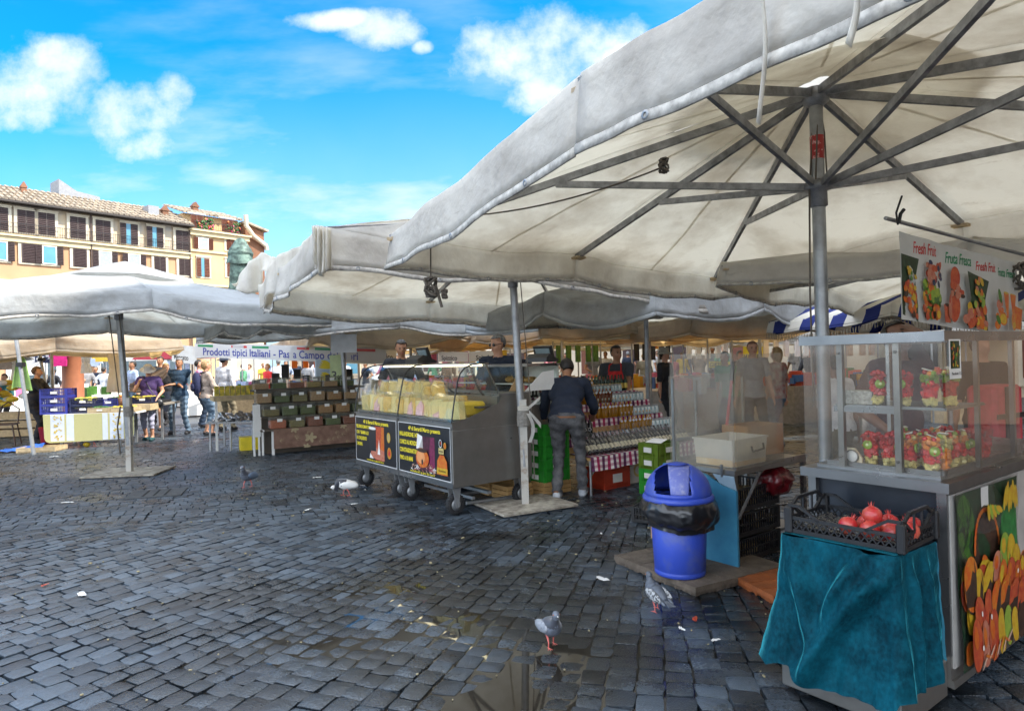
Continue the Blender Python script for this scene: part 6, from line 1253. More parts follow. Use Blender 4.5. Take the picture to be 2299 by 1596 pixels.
# ---------------------------------------------------------------- people
skin = pm('skin', (.52, .27, .17), .5, 0, .08, 20); skin_d = pm('skin_tan', (.36, .17, .09), .5, 0, .08, 20); skin_k = pm('skin_dark', (.22, .11, .07), .5, 0, .08, 20)
def cloth_m(n, c, c2=None): return pm('cloth_' + n, c, .85, 0, .18, 14, bump=.35, bscale=22, col2=c2)
eye = pm('eye_dark', (.02, .015, .012), .2); lipm = pm('lips', (.42, .13, .11), .5)
def ik(a, c, l1, l2, pole):
    a = Vector(a); c = Vector(c); d = c - a; L_ = min(d.length, (l1 + l2) * .999); u = d.normalized(); c = a + u * L_
    k = (l1 * l1 - l2 * l2 + L_ * L_) / (2 * L_); h = math.sqrt(max(0, l1 * l1 - k * k)); p = Vector(pole); p = p - u * p.dot(u); p.normalize(); return a + u * k + p * h, c
def person(label, loc, rz, H=1.72, lean=(0, 0), lean_up=None, hands=None, feet=None, width=1., head_yaw=0., head_pitch=0., top=None, sleeve=1.0, bottom=None, leglen=2.0, shoes=None, hair=None, hairlen=0, sk=None, voxel=.03, skirt=None, apron=None, hat=None, glasses=False, belly=0., hairvol=1., fingers=False, group=None, bald=0., crouch=0., cat='person'):
    sk = sk or skin; shoes = shoes or cloth_m('shoe_dark', (.03, .03, .035)); hair = hair or pm('hair_dark', (.025, .018, .012), .6, 0, .3, 30)
    root = thing('person', label, cat, loc, rz, group); h = H; Wd = width
    zh = .525 * h - crouch; hipc = Vector((0, 0, zh)); sp_ = Vector((lean[0], lean[1], 1)).normalized() if lean_up is None else Vector(lean_up).normalized()
    chest = hipc + sp_ * .20 * h; neck = hipc + sp_ * .315 * h; up2 = (sp_ + Vector((0, 0, .5))).normalized(); hd = neck + up2 * .092 * h + Vector((0, head_pitch * .05, 0))
    side = Vector((1, 0, 0))
    J = {}; bones = []
    shL = neck - side * .105 * h * Wd - sp_ * .025 * h; shR = neck + side * .105 * h * Wd - sp_ * .025 * h
    hands = hands or ((-.17, .02, .46), (.17, .02, .46)); feet = feet or ((-.085, .0), (.085, .03))
    hn = []
    for s_, sh, w_ in ((-1, shL, hands[0]), (1, shR, hands[1])):
        el, wr = ik(sh, Vector((w_[0] * h, w_[1] * h, w_[2] * h)), .175 * h, .155 * h, (s_ * .5, -.9, -.2)); hn.append((sh, el, wr))
    lg = []
    for s_, f_ in ((-1, feet[0]), (1, feet[1])):
        hp = hipc + Vector((s_ * .052 * h * Wd, 0, -.01 * h)); an = Vector((f_[0] * h, f_[1] * h, .045 * h + (f_[2] * h if len(f_) > 2 else 0))); kn, an = ik(hp, an, .245 * h, .25 * h, (0, 1, 0)); lg.append((hp, kn, an))
    k = h / 1.72
    b = MB()
    def cap(a, c, r1, r2, seg=6, n=10):
        a = Vector(a); c = Vector(c); pts = [a.lerp(c, i / seg) for i in range(seg + 1)]; rs = [r1 + (r2 - r1) * i / seg for i in range(seg + 1)]; b.tube(pts, rs, n); b.ball(a, r1, 10, 8); b.ball(c, r2, 10, 8)
    q = sp_.to_track_quat('Z', 'Y').to_matrix().to_4x4()
    def el(c, r): b.ball(c, r, 16, 12, q)
    el(hipc + sp_ * .0, (.165 * k * Wd, .115 * k + belly * .3, .13 * k)); el(hipc + sp_ * .08 * h + Vector((0, belly * .4, 0)), (.145 * k * Wd + belly * .3, .105 * k + belly, .14 * k)); el(chest, (.165 * k * Wd, .115 * k, .17 * k)); el(chest + sp_ * .06 * h, (.175 * k * Wd, .10 * k, .10 * k))
    cap(shL, shR, .055 * k, .055 * k); cap(neck - sp_ * .02 * h, hd - up2 * .03 * h, .060 * k, .052 * k)
    for sh, e_, wr in hn:
        cap(sh, e_, .052 * k, .042 * k); cap(e_, wr, .042 * k, .028 * k)
        d = (wr - e_).normalized(); q2 = d.to_track_quat('Z', 'Y').to_matrix().to_4x4(); pc_ = wr + d * .045 * k; b.ball(pc_, (.032 * k, .020 * k, .048 * k), 10, 8, q2)
        R3 = q2.to_3x3()
        for fi in range(4):
            x = (fi - 1.5) * .017 * k; ln = (.062, .074, .07, .054)[fi] * k; a = wr + R3 @ Vector((x, 0, .078 * k)); m_ = a + R3 @ Vector((x * .1, -.006 * k, ln * .5)); c_ = m_ + R3 @ Vector((0, -.02 * k, ln * .45)); b.tube([wr + R3 @ Vector((x, 0, .05 * k)), a, m_, c_], [.010 * k, .010 * k, .009 * k, .008 * k], 6)
        sgn = 1 if wr.x < 0 else -1
        b.tube([wr + R3 @ Vector((sgn * .02 * k, 0, .02 * k)), wr + R3 @ Vector((sgn * .045 * k, -.008 * k, .05 * k)), wr + R3 @ Vector((sgn * .048 * k, -.015 * k, .082 * k))], [.013 * k, .011 * k, .009 * k], 6)
    for hp, kn, an in lg:
        cap(hp, kn, .085 * k * (.5 + .5 * Wd), .058 * k); cap(kn, an, .056 * k, .040 * k); ft = an + Vector((0, 0, -.03 * k)); b.tube([ft + Vector((0, -.05 * k, -.005 * k)), ft + Vector((0, .03 * k, .005 * k)), ft + Vector((0, .10 * k, -.012 * k)), ft + Vector((0, .16 * k, -.018 * k))], [.040 * k, .048 * k, .042 * k, .030 * k], 8)
    # head
    hq = (Matrix.Rotation(head_yaw, 4, 'Z') @ Matrix.Rotation(-head_pitch, 4, 'X')); 
    def hp_(x, y, z): return hd + (hq.to_3x3() @ Vector((x, y, z))) * k
    b.ball(hp_(0, -.008, .025), (.074 * k, .092 * k, .088 * k), 16, 12, hq); b.ball(hp_(0, .022, -.035), (.060 * k, .068 * k, .068 * k), 14, 10, hq); b.ball(hp_(0, .060, -.078), (.026 * k, .022 * k, .022 * k), 8, 6)
    b.tube([hp_(0, .088, .02), hp_(0, .100, -.005), hp_(0, .108, -.022)], [.008 * k, .013 * k, .015 * k], 8); b.ball(hp_(0, .080, -.052), (.028 * k, .014 * k, .010 * k), 8, 6, hq)
    for s_ in (-1, 1): b.ball(hp_(s_ * .076, -.004, -.005), (.010 * k, .018 * k, .030 * k), 8, 6, hq); b.ball(hp_(s_ * .042, .058, -.022), (.022 * k, .016 * k, .02 * k), 8, 6, hq)
    raw = b.build('tmp', skin, None); m_ = raw.modifiers.new('r', 'REMESH'); m_.mode = 'VOXEL'; m_.voxel_size = voxel; sm = raw.modifiers.new('s', 'SMOOTH'); sm.iterations = 2; sm.factor = .5
    dg = bpy.context.evaluated_depsgraph_get(); me = bpy.data.meshes.new_from_object(raw.evaluated_get(dg)); me.name = 'body'; bpy.data.objects.remove(raw)
    me.materials.clear(); me.materials.append(sk); me.polygons.foreach_set('use_smooth', [True] * len(me.polygons)); me.update()
    body = bpy.data.objects.new('body', me); COL.objects.link(body); body.parent = root
    # classify every vertex
    def near(p, a, c):
        d = c - a; t_ = max(0, min(1, (p - a).dot(d) / d.length_squared)); return (p - (a + d * t_)).length, t_
    vn = [v.co.copy() for v in me.vertices]; nn = [v.normal.copy() for v in me.vertices]
    reg = []
    for p in vn:
        best = ('t', 9, 0)
        dh = (p - hd).length - .10 * k
        d, t_ = near(p, hipc, chest + sp_ * .07 * h); d -= .13 * k * Wd
        best = ('t', d, t_)
        d_, t2 = near(p, neck, hd); d_ -= .052 * k
        if (p - neck).dot(sp_) > -.0 * h and abs(p.x) < .085 * k: best = ('h', -1, 0)
        else:
            if dh < best[1]: best = ('h', dh, 0)
            for (sh, e_, wr) in hn:
                for o_, (a, c) in enumerate(((sh, e_), (e_, wr))):
                    d_, t_ = near(p, a, c); d_ -= .05 * k
                    if d_ < best[1] and (o_ or t_ > .12): best = ('a', d_, o_ + t_)
                d_ = (p - wr - (wr - e_).normalized() * .06 * k).length - .045 * k
                if d_ < best[1]: best = ('a', d_, 2.5)
            for (hp, kn, an) in lg:
                for o_, (a, c) in enumerate(((hp, kn), (kn, an))):
                    d_, t_ = near(p, a, c); d_ -= .06 * k
                    if d_ < best[1]: best = ('l', d_, o_ + t_)
                if p.z < an.z - .005 * k and abs(p.x - an.x) < .1 * k and p.z < .2: best = ('f', 0, 0)
        reg.append(best)
    zw = hipc + sp_ * .035 * h
    def inreg(i, kind):
        r_, d, t_ = reg[i]; hw = (vn[i] - zw).dot(sp_)
        if kind == 'top': return (r_ == 't' and hw > -.05 * h) or (r_ == 'a' and t_ < sleeve) or (r_ == 'l' and hw > -.045 * h)
        if kind == 'bottom': return (r_ == 't' and hw <= .01 * h) or (r_ == 'l' and t_ < leglen)
        if kind == 'shoe': return r_ == 'f' and (vn[i] - lg[side_][2]).length < (vn[i] - lg[1 - side_][2]).length
    def garment(kind, mat, off, nm, amp=.006, parent=None):
        mp_ = {}; vs = []; fs = []
        for pl in me.polygons:
            ids = list(pl.vertices)
            if sum(inreg(i, kind) for i in ids) * 2 >= len(ids):
                for i in ids:
                    if i not in mp_:
                        p = vn[i]; mp_[i] = len(vs); q_ = reg[i]; o2 = off + amp * fbm(p.x * 11, p.y * 11, p.z * 14 + H * 7) + (amp * .7 * math.sin(p.z * 60 / k + p.x * 20) if kind == 'bottom' else 0)
                        if kind == 'bottom' and q_[0] == 'l' and q_[2] > 1.5: o2 += .008
                        vs.append(p + nn[i] * o2 * k)
                fs.append(tuple(mp_[i] for i in ids))
        g = MB(); g.add(vs, fs, True); return g.build(nm, mat, root)
    if bottom and not skirt: garment('bottom', bottom, .012, 'trousers', .008)
    if top: garment('top', top, .018, 'shirt', .009)
    for side_ in (0, 1): garment('shoe', shoes, .008, 'shoe', .002)
    if skirt:
        sm_, z1 = skirt; g = MB(); z0 = zw.z + .02
        g.grid(lambda u, v: ((.155 + .05 * v) * k * Wd * math.cos(6.2832 * u) * (1 + .06 * v * math.sin(u * 40)), (.125 + .06 * v) * k * math.sin(6.2832 * u) * (1 + .06 * v * math.sin(u * 40 + 1)), z0 + (z1 * h - z0) * v), 36, 8); g.build('skirt', sm_, root)
    if apron:
        g = MB(); g.grid(lambda u, v: ((u - .5) * (.20 + .14 * min(1, v * 2.2)) * k, (.172 + belly - .10 * abs(u - .5) ** 2 * 4 * .5) * k + .01 * math.sin(u * 17), chest.z + .10 * k - v * .62 * k), 12, 12); o_ = g.build('apron', apron, root); s1 = o_.modifiers.new('t', 'SOLIDIFY'); s1.thickness = .004
        for s_ in (-1, 1): part('apron_strap', apron, root, lambda b: b.tube([(s_ * .09 * k, .155 * k, chest.z + .09 * k), (s_ * .085 * k, .11 * k, chest.z + .19 * k), (s_ * .05 * k, 0, neck.z + .02)], .010, 6))
    if hair:
        g = MB(); rr = random.Random(int(H * 1000) + len(label))
        nu, nv = 26, 16; vs = []; 
        for j in range(nv + 1):
            th = math.pi * j / nv
            for i in range(nu + 1):
                ph = 2 * math.pi * i / nu; dx, dy, dz = math.sin(th) * math.sin(ph), math.sin(th) * math.cos(ph), math.cos(th)
                rx, ry, rz_ = .082 * hairvol, .101 * hairvol, .098 * hairvol
                if dz < 0: rz_ += hairlen * max(0, -dy * .6 + .55)
                nz_ = 1 + .05 * fbm(dx * 4 + H, dy * 4, dz * 4)
                x, y, z = dx * rx * nz_, dy * ry * nz_ - .010, dz * rz_ * nz_ + .028
                vs.append(hp_(x, y, z))
        fs = []
        for j in range(nv):
            for i in range(nu):
                ph = 2 * math.pi * (i + .5) / nu; th = math.pi * (j + .5) / nv; y = math.cos(ph) * math.sin(th); z = math.cos(th)
                face_ = (y > .20 and z < .50 - .0 * y) or (y > -.05 and z < -.08 and hairlen == 0) or (z < (-.42 if y > -.35 else -.72) and hairlen == 0) or (hairlen > 0 and y > .15 and z < .3) or (bald and z > bald and y > -.4)
                if not face_: fs.append((j * (nu + 1) + i, j * (nu + 1) + i + 1, (j + 1) * (nu + 1) + i + 1, (j + 1) * (nu + 1) + i))
        g.add(vs, fs, True); o_ = g.build('hair', hair, root); s1 = o_.modifiers.new('t', 'SOLIDIFY'); s1.thickness = .008; s1.offset = -1
    if voxel < .029:
        for s_ in (-1, 1):
            if not glasses: part('eye', eye, root, lambda b: b.ball(hp_(s_ * .031, .080, .008), (.011 * k, .006 * k, .006 * k), 8, 6, hq))
            part('eyebrow', hair if hair else eye, root, lambda b: b.ball(hp_(s_ * .032, .084, .026), (.018 * k, .005 * k, .004 * k), 8, 6, hq))
        part('lips', lipm, root, lambda b: b.ball(hp_(0, .093, -.052), (.022 * k, .005 * k, .006 * k), 8, 6, hq))
        if glasses: part('sunglasses', blackp, root, lambda b: (b.ball(hp_(-.034, .088, .006), (.026 * k, .008 * k, .017 * k), 10, 6, hq), b.ball(hp_(.034, .088, .006), (.026 * k, .008 * k, .017 * k), 10, 6, hq), b.tube([hp_(-.06, .08, .01), hp_(-.078, .0, .008)], .004, 5), b.tube([hp_(.06, .08, .01), hp_(.078, .0, .008)], .004, 5)))
    if hat:
        T = Matrix.Translation(hp_(0, -.005, .05)) @ hq
        part('hat', hat, root, lambda b: b.lathe([(.17 * k, -.035 * k), (.14 * k, -.015 * k), (.092 * k, .0), (.09 * k, .06 * k), (.06 * k, .085 * k), (.001, .088 * k)], 24, T))
    root['hx'] = 0; del root['hx']
    return root, dict(neck=neck, chest=chest, hip=hipc, head=hd, k=k, hands=hn, hp=hp_)
def at(px, py, y=None):
    g = G(px, py); return (g.x, g.y, 0)
def atd(px, d): p = P(px, 800, d); return (p.x, d, 0)
FACE = math.pi            # a person's own front is +y; FACE turns it to the camera
navy = cloth_m('navy', (.009, .016, .036)); denim = cloth_m('denim', (.07, .12, .18), (.13, .19, .26)); greyj = cloth_m('washed_black', (.045, .045, .05), (.13, .13, .135)); white = cloth_m('white', (.70, .71, .75)); sky_b = cloth_m('light_blue', (.40, .50, .70)); blackc = cloth_m('black', (.015, .015, .02))
beige = cloth_m('beige', (.45, .36, .30)); redk = cloth_m('red', (.70, .03, .03)); khaki = cloth_m('khaki', (.20, .17, .11)); purple = cloth_m('purple', (.06, .03, .12)); lilac = cloth_m('lilac', (.42, .42, .55)); greyc = cloth_m('grey', (.28, .28, .29))
blond = pm('hair_blond', (.38, .24, .10), .6, 0, .3, 30); brownh = pm('hair_brown', (.12, .06, .03), .6, 0, .3, 30); greyh = pm('hair_grey', (.22, .22, .22), .6, 0, .4, 30); redh = pm('hair_auburn', (.18, .07, .03), .6, 0, .3, 30)
# bending man at the oil stall, seen from behind
pm_, inf = person('man in dark shirt and washed grey jeans bending over beside the cheese cart', at(1276, 1120), -.25, 1.70, lean=(-.12, .95), hands=((-.23, .26, .38), (.12, .38, .50)), feet=((-.07, -.02), (.08, .10)), width=1.16, head_yaw=.35, head_pitch=.5, top=navy, sleeve=1.45, bottom=greyj, shoes=cloth_m('trainer', (.25, .28, .32), (.6, .62, .65)), hair=greyh if 0 else pm('hair_black', (.018, .013, .010), .55, 0, .3, 30), sk=skin_d, voxel=.018)
part('belt', pm('belt_brown', (.25, .10, .03), .5), pm_, lambda b: b.grid(lambda u, v: (.176 * math.cos(6.283 * u), .14 * math.sin(6.283 * u) + .005, inf['hip'].z + .005 + .02 * v), 30, 1))
# cheese sellers
person('grey-haired seller with sunglasses in a navy polo behind the cheese cart', atd(1119, 8.55), FACE - .55, 1.86, head_yaw=-.35, head_pitch=.15, hands=((-.16, .12, .56), (.16, .10, .55)), top=navy, sleeve=.7, bottom=blackc, hair=greyh, glasses=True, voxel=.018, width=1.1, belly=.02, sk=skin)
person('dark-haired seller half hidden behind the scale on the cheese cart', atd(901, 10.3), FACE + .3, 1.88, head_pitch=.25, hands=((-.16, .12, .56), (.16, .12, .56)), top=blackc, sleeve=.8, bottom=blackc, voxel=.022, sk=skin_d)
# red apron seller
person('seller in a red apron and white gloves behind the oil stall', atd(1384, 9.7), FACE - .35, 1.70, head_yaw=.75, hands=((-.10, .22, .50), (.14, .20, .52)), top=pm('cloth_charcoal', (.05, .055, .065), .85, 0, .2), sleeve=.6, bottom=blackc, apron=redk, sk=skin_d, voxel=.018, width=1.05)
t = thing('shopping_bag', 'clear bag of rolls held by the red-aproned seller', 'bag', P(1358, 893, 9.45), 0); part('bag', pm('bag_rolls', (.32, .16, .12), .35, 0, .5, 25, coat=.5), t, lambda b: b.grid(lambda u, v: ((.15 + .03 * fbm(u * 5, v * 5, 2)) * math.sin(math.pi * v) * math.cos(6.283 * u), .1 * math.sin(math.pi * v) * math.sin(6.283 * u), -.11 * math.cos(math.pi * v) + .02 * fbm(u * 6, v * 6)), 24, 14))
# smiling woman and her neighbours
person('smiling woman in a grey t-shirt with sunglasses on her head', atd(1690, 10.2), FACE - .1, 1.72, width=.9, top=greyc, sleeve=.7, bottom=blackc, hair=redh, voxel=.022, sk=skin, hairvol=.98)
person('woman with long fair hair in a flowered blouse beyond the clear wall', atd(1743, 10.6), .6, 1.62, top=cloth_m('flowered', (.35, .33, .30), (.25, .05, .05)), sleeve=.9, bottom=denim, hair=blond, hairlen=.12, voxel=.026)
person('person in green bending behind the clear wall, left of the smiling woman', atd(1640, 11.5), 2.2, 1.6, lean=(0, .3), top=cloth_m('green', (.10, .30, .16)), sleeve=.8, bottom=blackc, hair=greyh, voxel=.03)
person('man in a grey cap behind the oil bottles', atd(1492, 12.0), FACE + .9, 1.66, top=blackc, bottom=blackc, hair=None, hat=cloth_m('cap', (.2, .18, .14)), voxel=.03, head_yaw=.4)
# fruit seller behind the cart, arm raised
person('dark-haired fruit seller behind the showcase with one arm raised', (2.62, 4.55, 0), FACE + .25, 1.74, lean=(0, .05), hands=((-.015, .10, .945), (.20, .15, .60)), top=cloth_m('maroon', (.10, .05, .05)), sleeve=.75, bottom=blackc, sk=skin_k, voxel=.016, head_pitch=-.4)
person('person in a white shirt seen from behind through the showcase glass', atd(1885, 6.6), .35, 1.50, lean=(.0, .15), top=white, sleeve=.9, bottom=khaki, sk=skin_k, voxel=.025)
person('person in black with a red bag behind the showcase', (4.35, 6.2, 0), FACE, 1.66, top=blackc, bottom=blackc, voxel=.03)
person('person in a white shirt at the right edge behind the showcase', (4.4, 5.5, 0), .8, 1.60, top=sky_b, sleeve=.9, bottom=khaki, voxel=.03)
t = thing('suitcase', 'red suitcase with dark straps behind the showcase', 'suitcase', (3.85, 5.35, .55), .5); part('shell', pm('red_fabric', (.55, .05, .07), .7, 0, .2, 20), t, lambda b: b.box((0, 0, .35), (.42, .22, .68), bev=.03)); part('strap', blackp, t, lambda b: (b.box((-.05, -.115, .35), (.05, .01, .66)), b.box((.0, -.115, .45), (.40, .008, .04))))
t = thing('plinth', 'white table behind the showcase carrying the red suitcase', 'table', (3.85, 5.35, 0), .5); part('table_top', inkw, t, lambda b: b.box((0, 0, .53), (.9, .5, .035))); 
for sx in (-1, 1): part('leg', alu, t, lambda b: b.box((sx * .4, 0, .255), (.03, .4, .51)))
# strollers on the left
P1, i1 = person('woman in a wide sun hat, purple t-shirt and pale cropped trousers', at(337, 988), FACE + .15, 1.61, head_pitch=.5, head_yaw=.3, hands=((-.13, .10, .56), (.06, .16, .78)), feet=((-.05, .05), (.06, -.04)), top=purple, sleeve=.55, bottom=lilac, leglen=1.45, hat=cloth_m('hat_grey', (.42, .42, .40)), hair=brownh, voxel=.02, width=1.1, belly=.03, shoes=cloth_m('shoe_teal', (.02, .08, .09)))
P2, i2 = person('man with crossed arms in a navy pullover and blue jeans', at(406, 974), FACE + .05, 1.76, hands=((.07, .14, .655), (-.07, .13, .64)), feet=((-.10, .0), (.10, .02)), top=cloth_m('navy_teal', (.015, .045, .09)), sleeve=1.5, bottom=denim, hair=greyh, voxel=.02, sk=skin_d, width=1.08)
person('blond woman in a black top and dark skirt behind the sun-hat woman', at(376, 965), FACE + .2, 1.66, head_pitch=.3, head_yaw=.4, top=blackc, sleeve=.2, bottom=None, skirt=(navy, .28), hair=blond, voxel=.022, hairlen=.03)
P4, i4 = person('fair-haired woman in a beige shirt and cropped jeans, seen from behind', at(466, 978), -.9, 1.68, hands=((-.08, .2, .62), (.10, .2, .60)), top=beige, sleeve=1.3, bottom=denim, leglen=1.5, hair=blond, hairlen=.04, voxel=.02, width=1.15, belly=.02)
def backpack(label, i_, root, m):
    p = root.location; rz = root.rotation_euler.z; t = thing('backpack', label, 'backpack', p, rz); k = i_['k']; z = i_['chest'].z
    part('bag', m, t, lambda b: b.grid(lambda u, v: ((.155 - .03 * v) * math.sin(math.pi * min(1, .08 + .9 * v)) ** .35 * math.cos(6.283 * u), -.20 + .095 * math.sin(6.283 * u) * math.sin(math.pi * (.06 + .88 * v)) ** .4, z - .26 + .46 * v + .008 * fbm(u * 6, v * 6)), 28, 14)); 
    part('pocket', m, t, lambda b: b.ball((0, -.29, z - .12), (.11, .035, .10), 14, 8)); part('strap', blackc, t, lambda b: [b.tube([(s * .10, -.14, z + .17), (s * .11, .0, z + .23), (s * .115, .13, z + .08), (s * .13, .05, z - .14), (s * .13, -.13, z - .2)], .014, 6) for s in (-1, 1)])
backpack('navy backpack on the fair-haired woman in beige', i4, P4, cloth_m('pack_navy', (.015, .02, .07)))
t = thing('handbag', 'black shoulder bag carried by the woman in the sun hat', 'bag', P1.location, P1.rotation_euler.z); part('bag', blackp, t, lambda b: b.ball((-.20, .12, .80), (.13, .06, .10), 14, 10)); part('strap', blackp, t, lambda b: b.tube([(-.22, .12, .86), (-.08, .16, 1.1), (.09, .06, 1.38), (.0, -.1, 1.3), (-.2, -.05, .9)], .010, 6))
P5, i5 = person('tall man in a white shirt and dark cap, seen from behind', atd(503, 16.2), -.4, 1.80, top=white, sleeve=1.5, bottom=khaki, hair=None, hat=navy, voxel=.025)
P6, i6 = person('man in a blue and red top beside the backpack woman', atd(446, 17.2), -1.2, 1.72, top=cloth_m('blue_red', (.28, .36, .60), (.35, .03, .06)), bottom=cloth_m('jeans_dark', (.02, .04, .08)), voxel=.026)
person('man in a light blue shirt walking towards the vegetable stall', atd(297, 19.5), FACE - .6, 1.76, top=sky_b, sleeve=.8, bottom=denim, voxel=.028, sk=skin_d)
person('dark-haired man in black just behind the blond woman', atd(359, 18.2), FACE, 1.86, top=blackc, bottom=blackc, voxel=.028, sk=skin_d)
P7, i7 = person('stallholder woman in black with tied brown hair at the vegetable table', atd(74, 14.3), -1.25, 1.64, lean=(0, .12), hands=((-.1, .25, .56), (.12, .25, .55)), top=blackc, sleeve=1.6, bottom=blackc, hair=brownh, hairvol=1.08, voxel=.022, width=1.35, belly=.06)
person('person in a blue smock with folded hands behind the left tables', atd(8, 17), FACE, 1.5, top=cloth_m('teal', (.02, .12, .14)), bottom=blackc, voxel=.03)
# crowd in the distance
rr = random.Random(99)
cols = [('white shirt', white), ('light blue shirt', sky_b), ('red jacket', redk), ('grey top', greyc), ('black jacket', blackc), ('navy jumper', navy), ('beige top', beige), ('green t-shirt', cloth_m('green', (.10, .30, .16))), ('pink top', cloth_m('pink', (.60, .22, .28))), ('yellow top', cloth_m('yellow', (.65, .48, .06))), ('khaki vest', khaki)]
hrs = [('dark', None), ('brown', brownh), ('fair', blond), ('grey', greyh)]
crowd = [(232, 24, 0), (190, 22, 3), (215, 26, 5), (250, 25, 1), (267, 29, 0), (160, 21, 10), (545, 24, 7), (560, 27, 0), (601, 20.5, 2), (625, 24, 0), (640, 28, 1), (690, 25, 3), (712, 29, 0), (735, 25, 4), (820, 24, 5), (842, 28, 0), (865, 26, 8), (890, 30, 6), (1005, 24, 4), (1040, 28, 0), (1180, 27, 5), (1235, 22, 8), (1330, 20, 3), (1360, 25, 0), (1445, 22, 10), (1505, 18, 8), (1530, 24, 9), (1570, 19, 6), (1600, 26, 1), (1625, 22, 7), (1790, 20, 0), (1820, 16, 4), (120, 25, 4), (140, 29, 0), (48, 24, 8), (590, 31, 9), (665, 33, 5), (775, 32, 0), (935, 25, 1), (975, 31, 7), (1090, 23, 10), (1270, 28, 1), (1410, 29, 5), (1475, 27, 0), (1660, 18, 3), (1700, 24, 9)]
for i, (px, d, ci) in enumerate(crowd):
    hn_, hm = hrs[(i * 7 + ci) % 4]; cn, cm_ = cols[ci]; back = (i * 5) % 3 == 0
    lab = f'{hn_}-haired passer-by in a {cn}, {ORD[i % 20]} {"near" if i < 20 else "distant" if i < 40 else "last"} crowd figure, {"back turned" if back else "facing the stalls"}'
    person(lab, atd(px, d), (0 if back else FACE) + rr.uniform(-1, 1), rr.uniform(1.58, 1.82), lean=(0, rr.uniform(0, .12)), hands=((-.16, rr.uniform(0, .2), rr.uniform(.46, .62)), (.16, rr.uniform(0, .2), rr.uniform(.46, .62))), feet=((-.07, rr.uniform(-.08, .1)), (.07, rr.uniform(-.08, .1))), top=cm_, sleeve=rr.choice([.6, 1.5]), bottom=rr.choice([denim, blackc, khaki, greyc]), hair=hm, sk=rr.choice([skin, skin_d]), voxel=.036, group='crowd among the far stalls')
# ---------------------------------------------------------------- left vegetable stall
V0 = G(92, 1010); V1 = G(262, 1004); vd = V1 - V0; vd.z = 0; VANG = math.atan2(vd.y, vd.x); VL = 1.72
vs_ = thing('vegetable_table', 'trestle table under a yellow and white flowered oilcloth at left', 'table', (V0.x, V0.y + .1, 0), VANG); MV = Matrix.Translation((V0.x, V0.y + .1, 0)) @ Matrix.Rotation(VANG, 4, 'Z')
part('table_top', inkw, vs_, lambda b: b.box((VL / 2, .4, .665), (VL, .85, .03)))
for x, y in ((.3, .05), (1.4, .05), (.3, .75), (1.4, .75)): part('leg', alu, vs_, lambda b: b.box((x, y, .325), (.05, .04, .65)))
oilc = pm('oilcloth', (.50, .47, .22), .5, 0, .06, 60, col2=(.40, .37, .15)); oilw = pm('oilcloth_white', (.60, .64, .72), .5, 0, .06, 12); lemo = pm('lemon_print', (.62, .46, .06), .5, 0, .2, 20)
pv = Page(Vector((0, 0, 0)), (1, 0, 0), VL, .57, oilc, vs_, 'oilcloth'); pv.F = Matrix.Translation((0, -.03, .12)) @ frame((0, 0, 0), (1, 0, 0)); pv.b.v = []; pv.b.f = []; pv.b.mi = []; pv.b.sm = []; pv.k = 0
pv.poly([(0, .56), (.02, .09), (.05, .03), (.12, 0), (VL - .08, .04), (VL - .02, .08), (VL, .14), (VL, .56)], oilc)
for x0, x1 in ((.14, .40), (.44, .58), (1.12, 1.22), (1.26, 1.52)): pv.rect(x0, .035, x1, .56, oilw)
rr = random.Random(4)
for cx in (.28, 1.40):
    for k in range(4):
        for _ in range(9): pv.ell(cx + rr.uniform(-.07, .07), .10 + k * .13 + rr.uniform(-.04, .04), rr.uniform(.012, .03), rr.uniform(.006, .016), lemo, rr.uniform(0, 3), 7)
pv.done()
def vcrate(x, y, z, w, d, h, m, lab, content=None, rz=0, mesh=True):
    t = thing('crate', lab, 'crate', MV @ Vector((x, y, z)), VANG + rz); crate_mesh(t, m, w, d, h, None, mesh)
    if content: part('vegetables', content, t, lambda b: [b.ball((random.uniform(-w * .4, w * .4), random.uniform(-d * .4, d * .4), h * .8 + random.uniform(-.02, .03)), (.05, .03, .022), 7, 5, Matrix.Rotation(random.uniform(0, 3), 4, 'Z')) for _ in range(40)])
    part('paper_label', inkw, t, lambda b: b.box((.02, -d / 2 - .008, h * .55), (w * .25, .004, h * .3)))
    return t
navyc = pm('crate_navy', (.015, .02, .07), .45, 0, .2); grn = pm('green_veg', (.04, .14, .02), .5, 0, .4, 20); yel = pm('yellow_veg', (.6, .45, .03), .5, 0, .3, 20); mixv = pm('mixed_veg', (.25, .30, .04), .5, 0, .4, 12, col2=(.6, .5, .05))
for i in range(3): vcrate(.16, .22, .683 + i * .168, .50, .38, .165, bluec, f'bright blue crate, {ORD[i]} from the table in the tall stack by the stallholder')
for i in range(2): vcrate(.68, .25, .683 + i * .15, .46, .36, .145, navyc, f'dark navy crate beside the tall blue stack, {["lower", "upper"][i]} one', mixv)
vcrate(1.03, .18, .683, .42, .34, .10, woodc, 'shallow wooden tray of green beans at the table edge', grn, 0, False); vcrate(1.48, .18, .683, .44, .34, .10, woodc, 'shallow wooden tray of yellow vegetables at the table corner', yel, 0, False)
vcrate(.98, .55, .79, .42, .30, .14, bluec, 'tilted bright blue crate behind the wooden trays', None, .15); vcrate(1.1, .85, .82, .45, .35, .13, navyc, 'navy crate at the back of the vegetable table', grn); vcrate(1.55, .85, .82, .45, .35, .13, navyc, 'second navy crate at the back corner of the vegetable table', yel)
part('riser', woodc, vs_, lambda b: b.box((1.2, .75, .74), (1.2, .5, .13)))
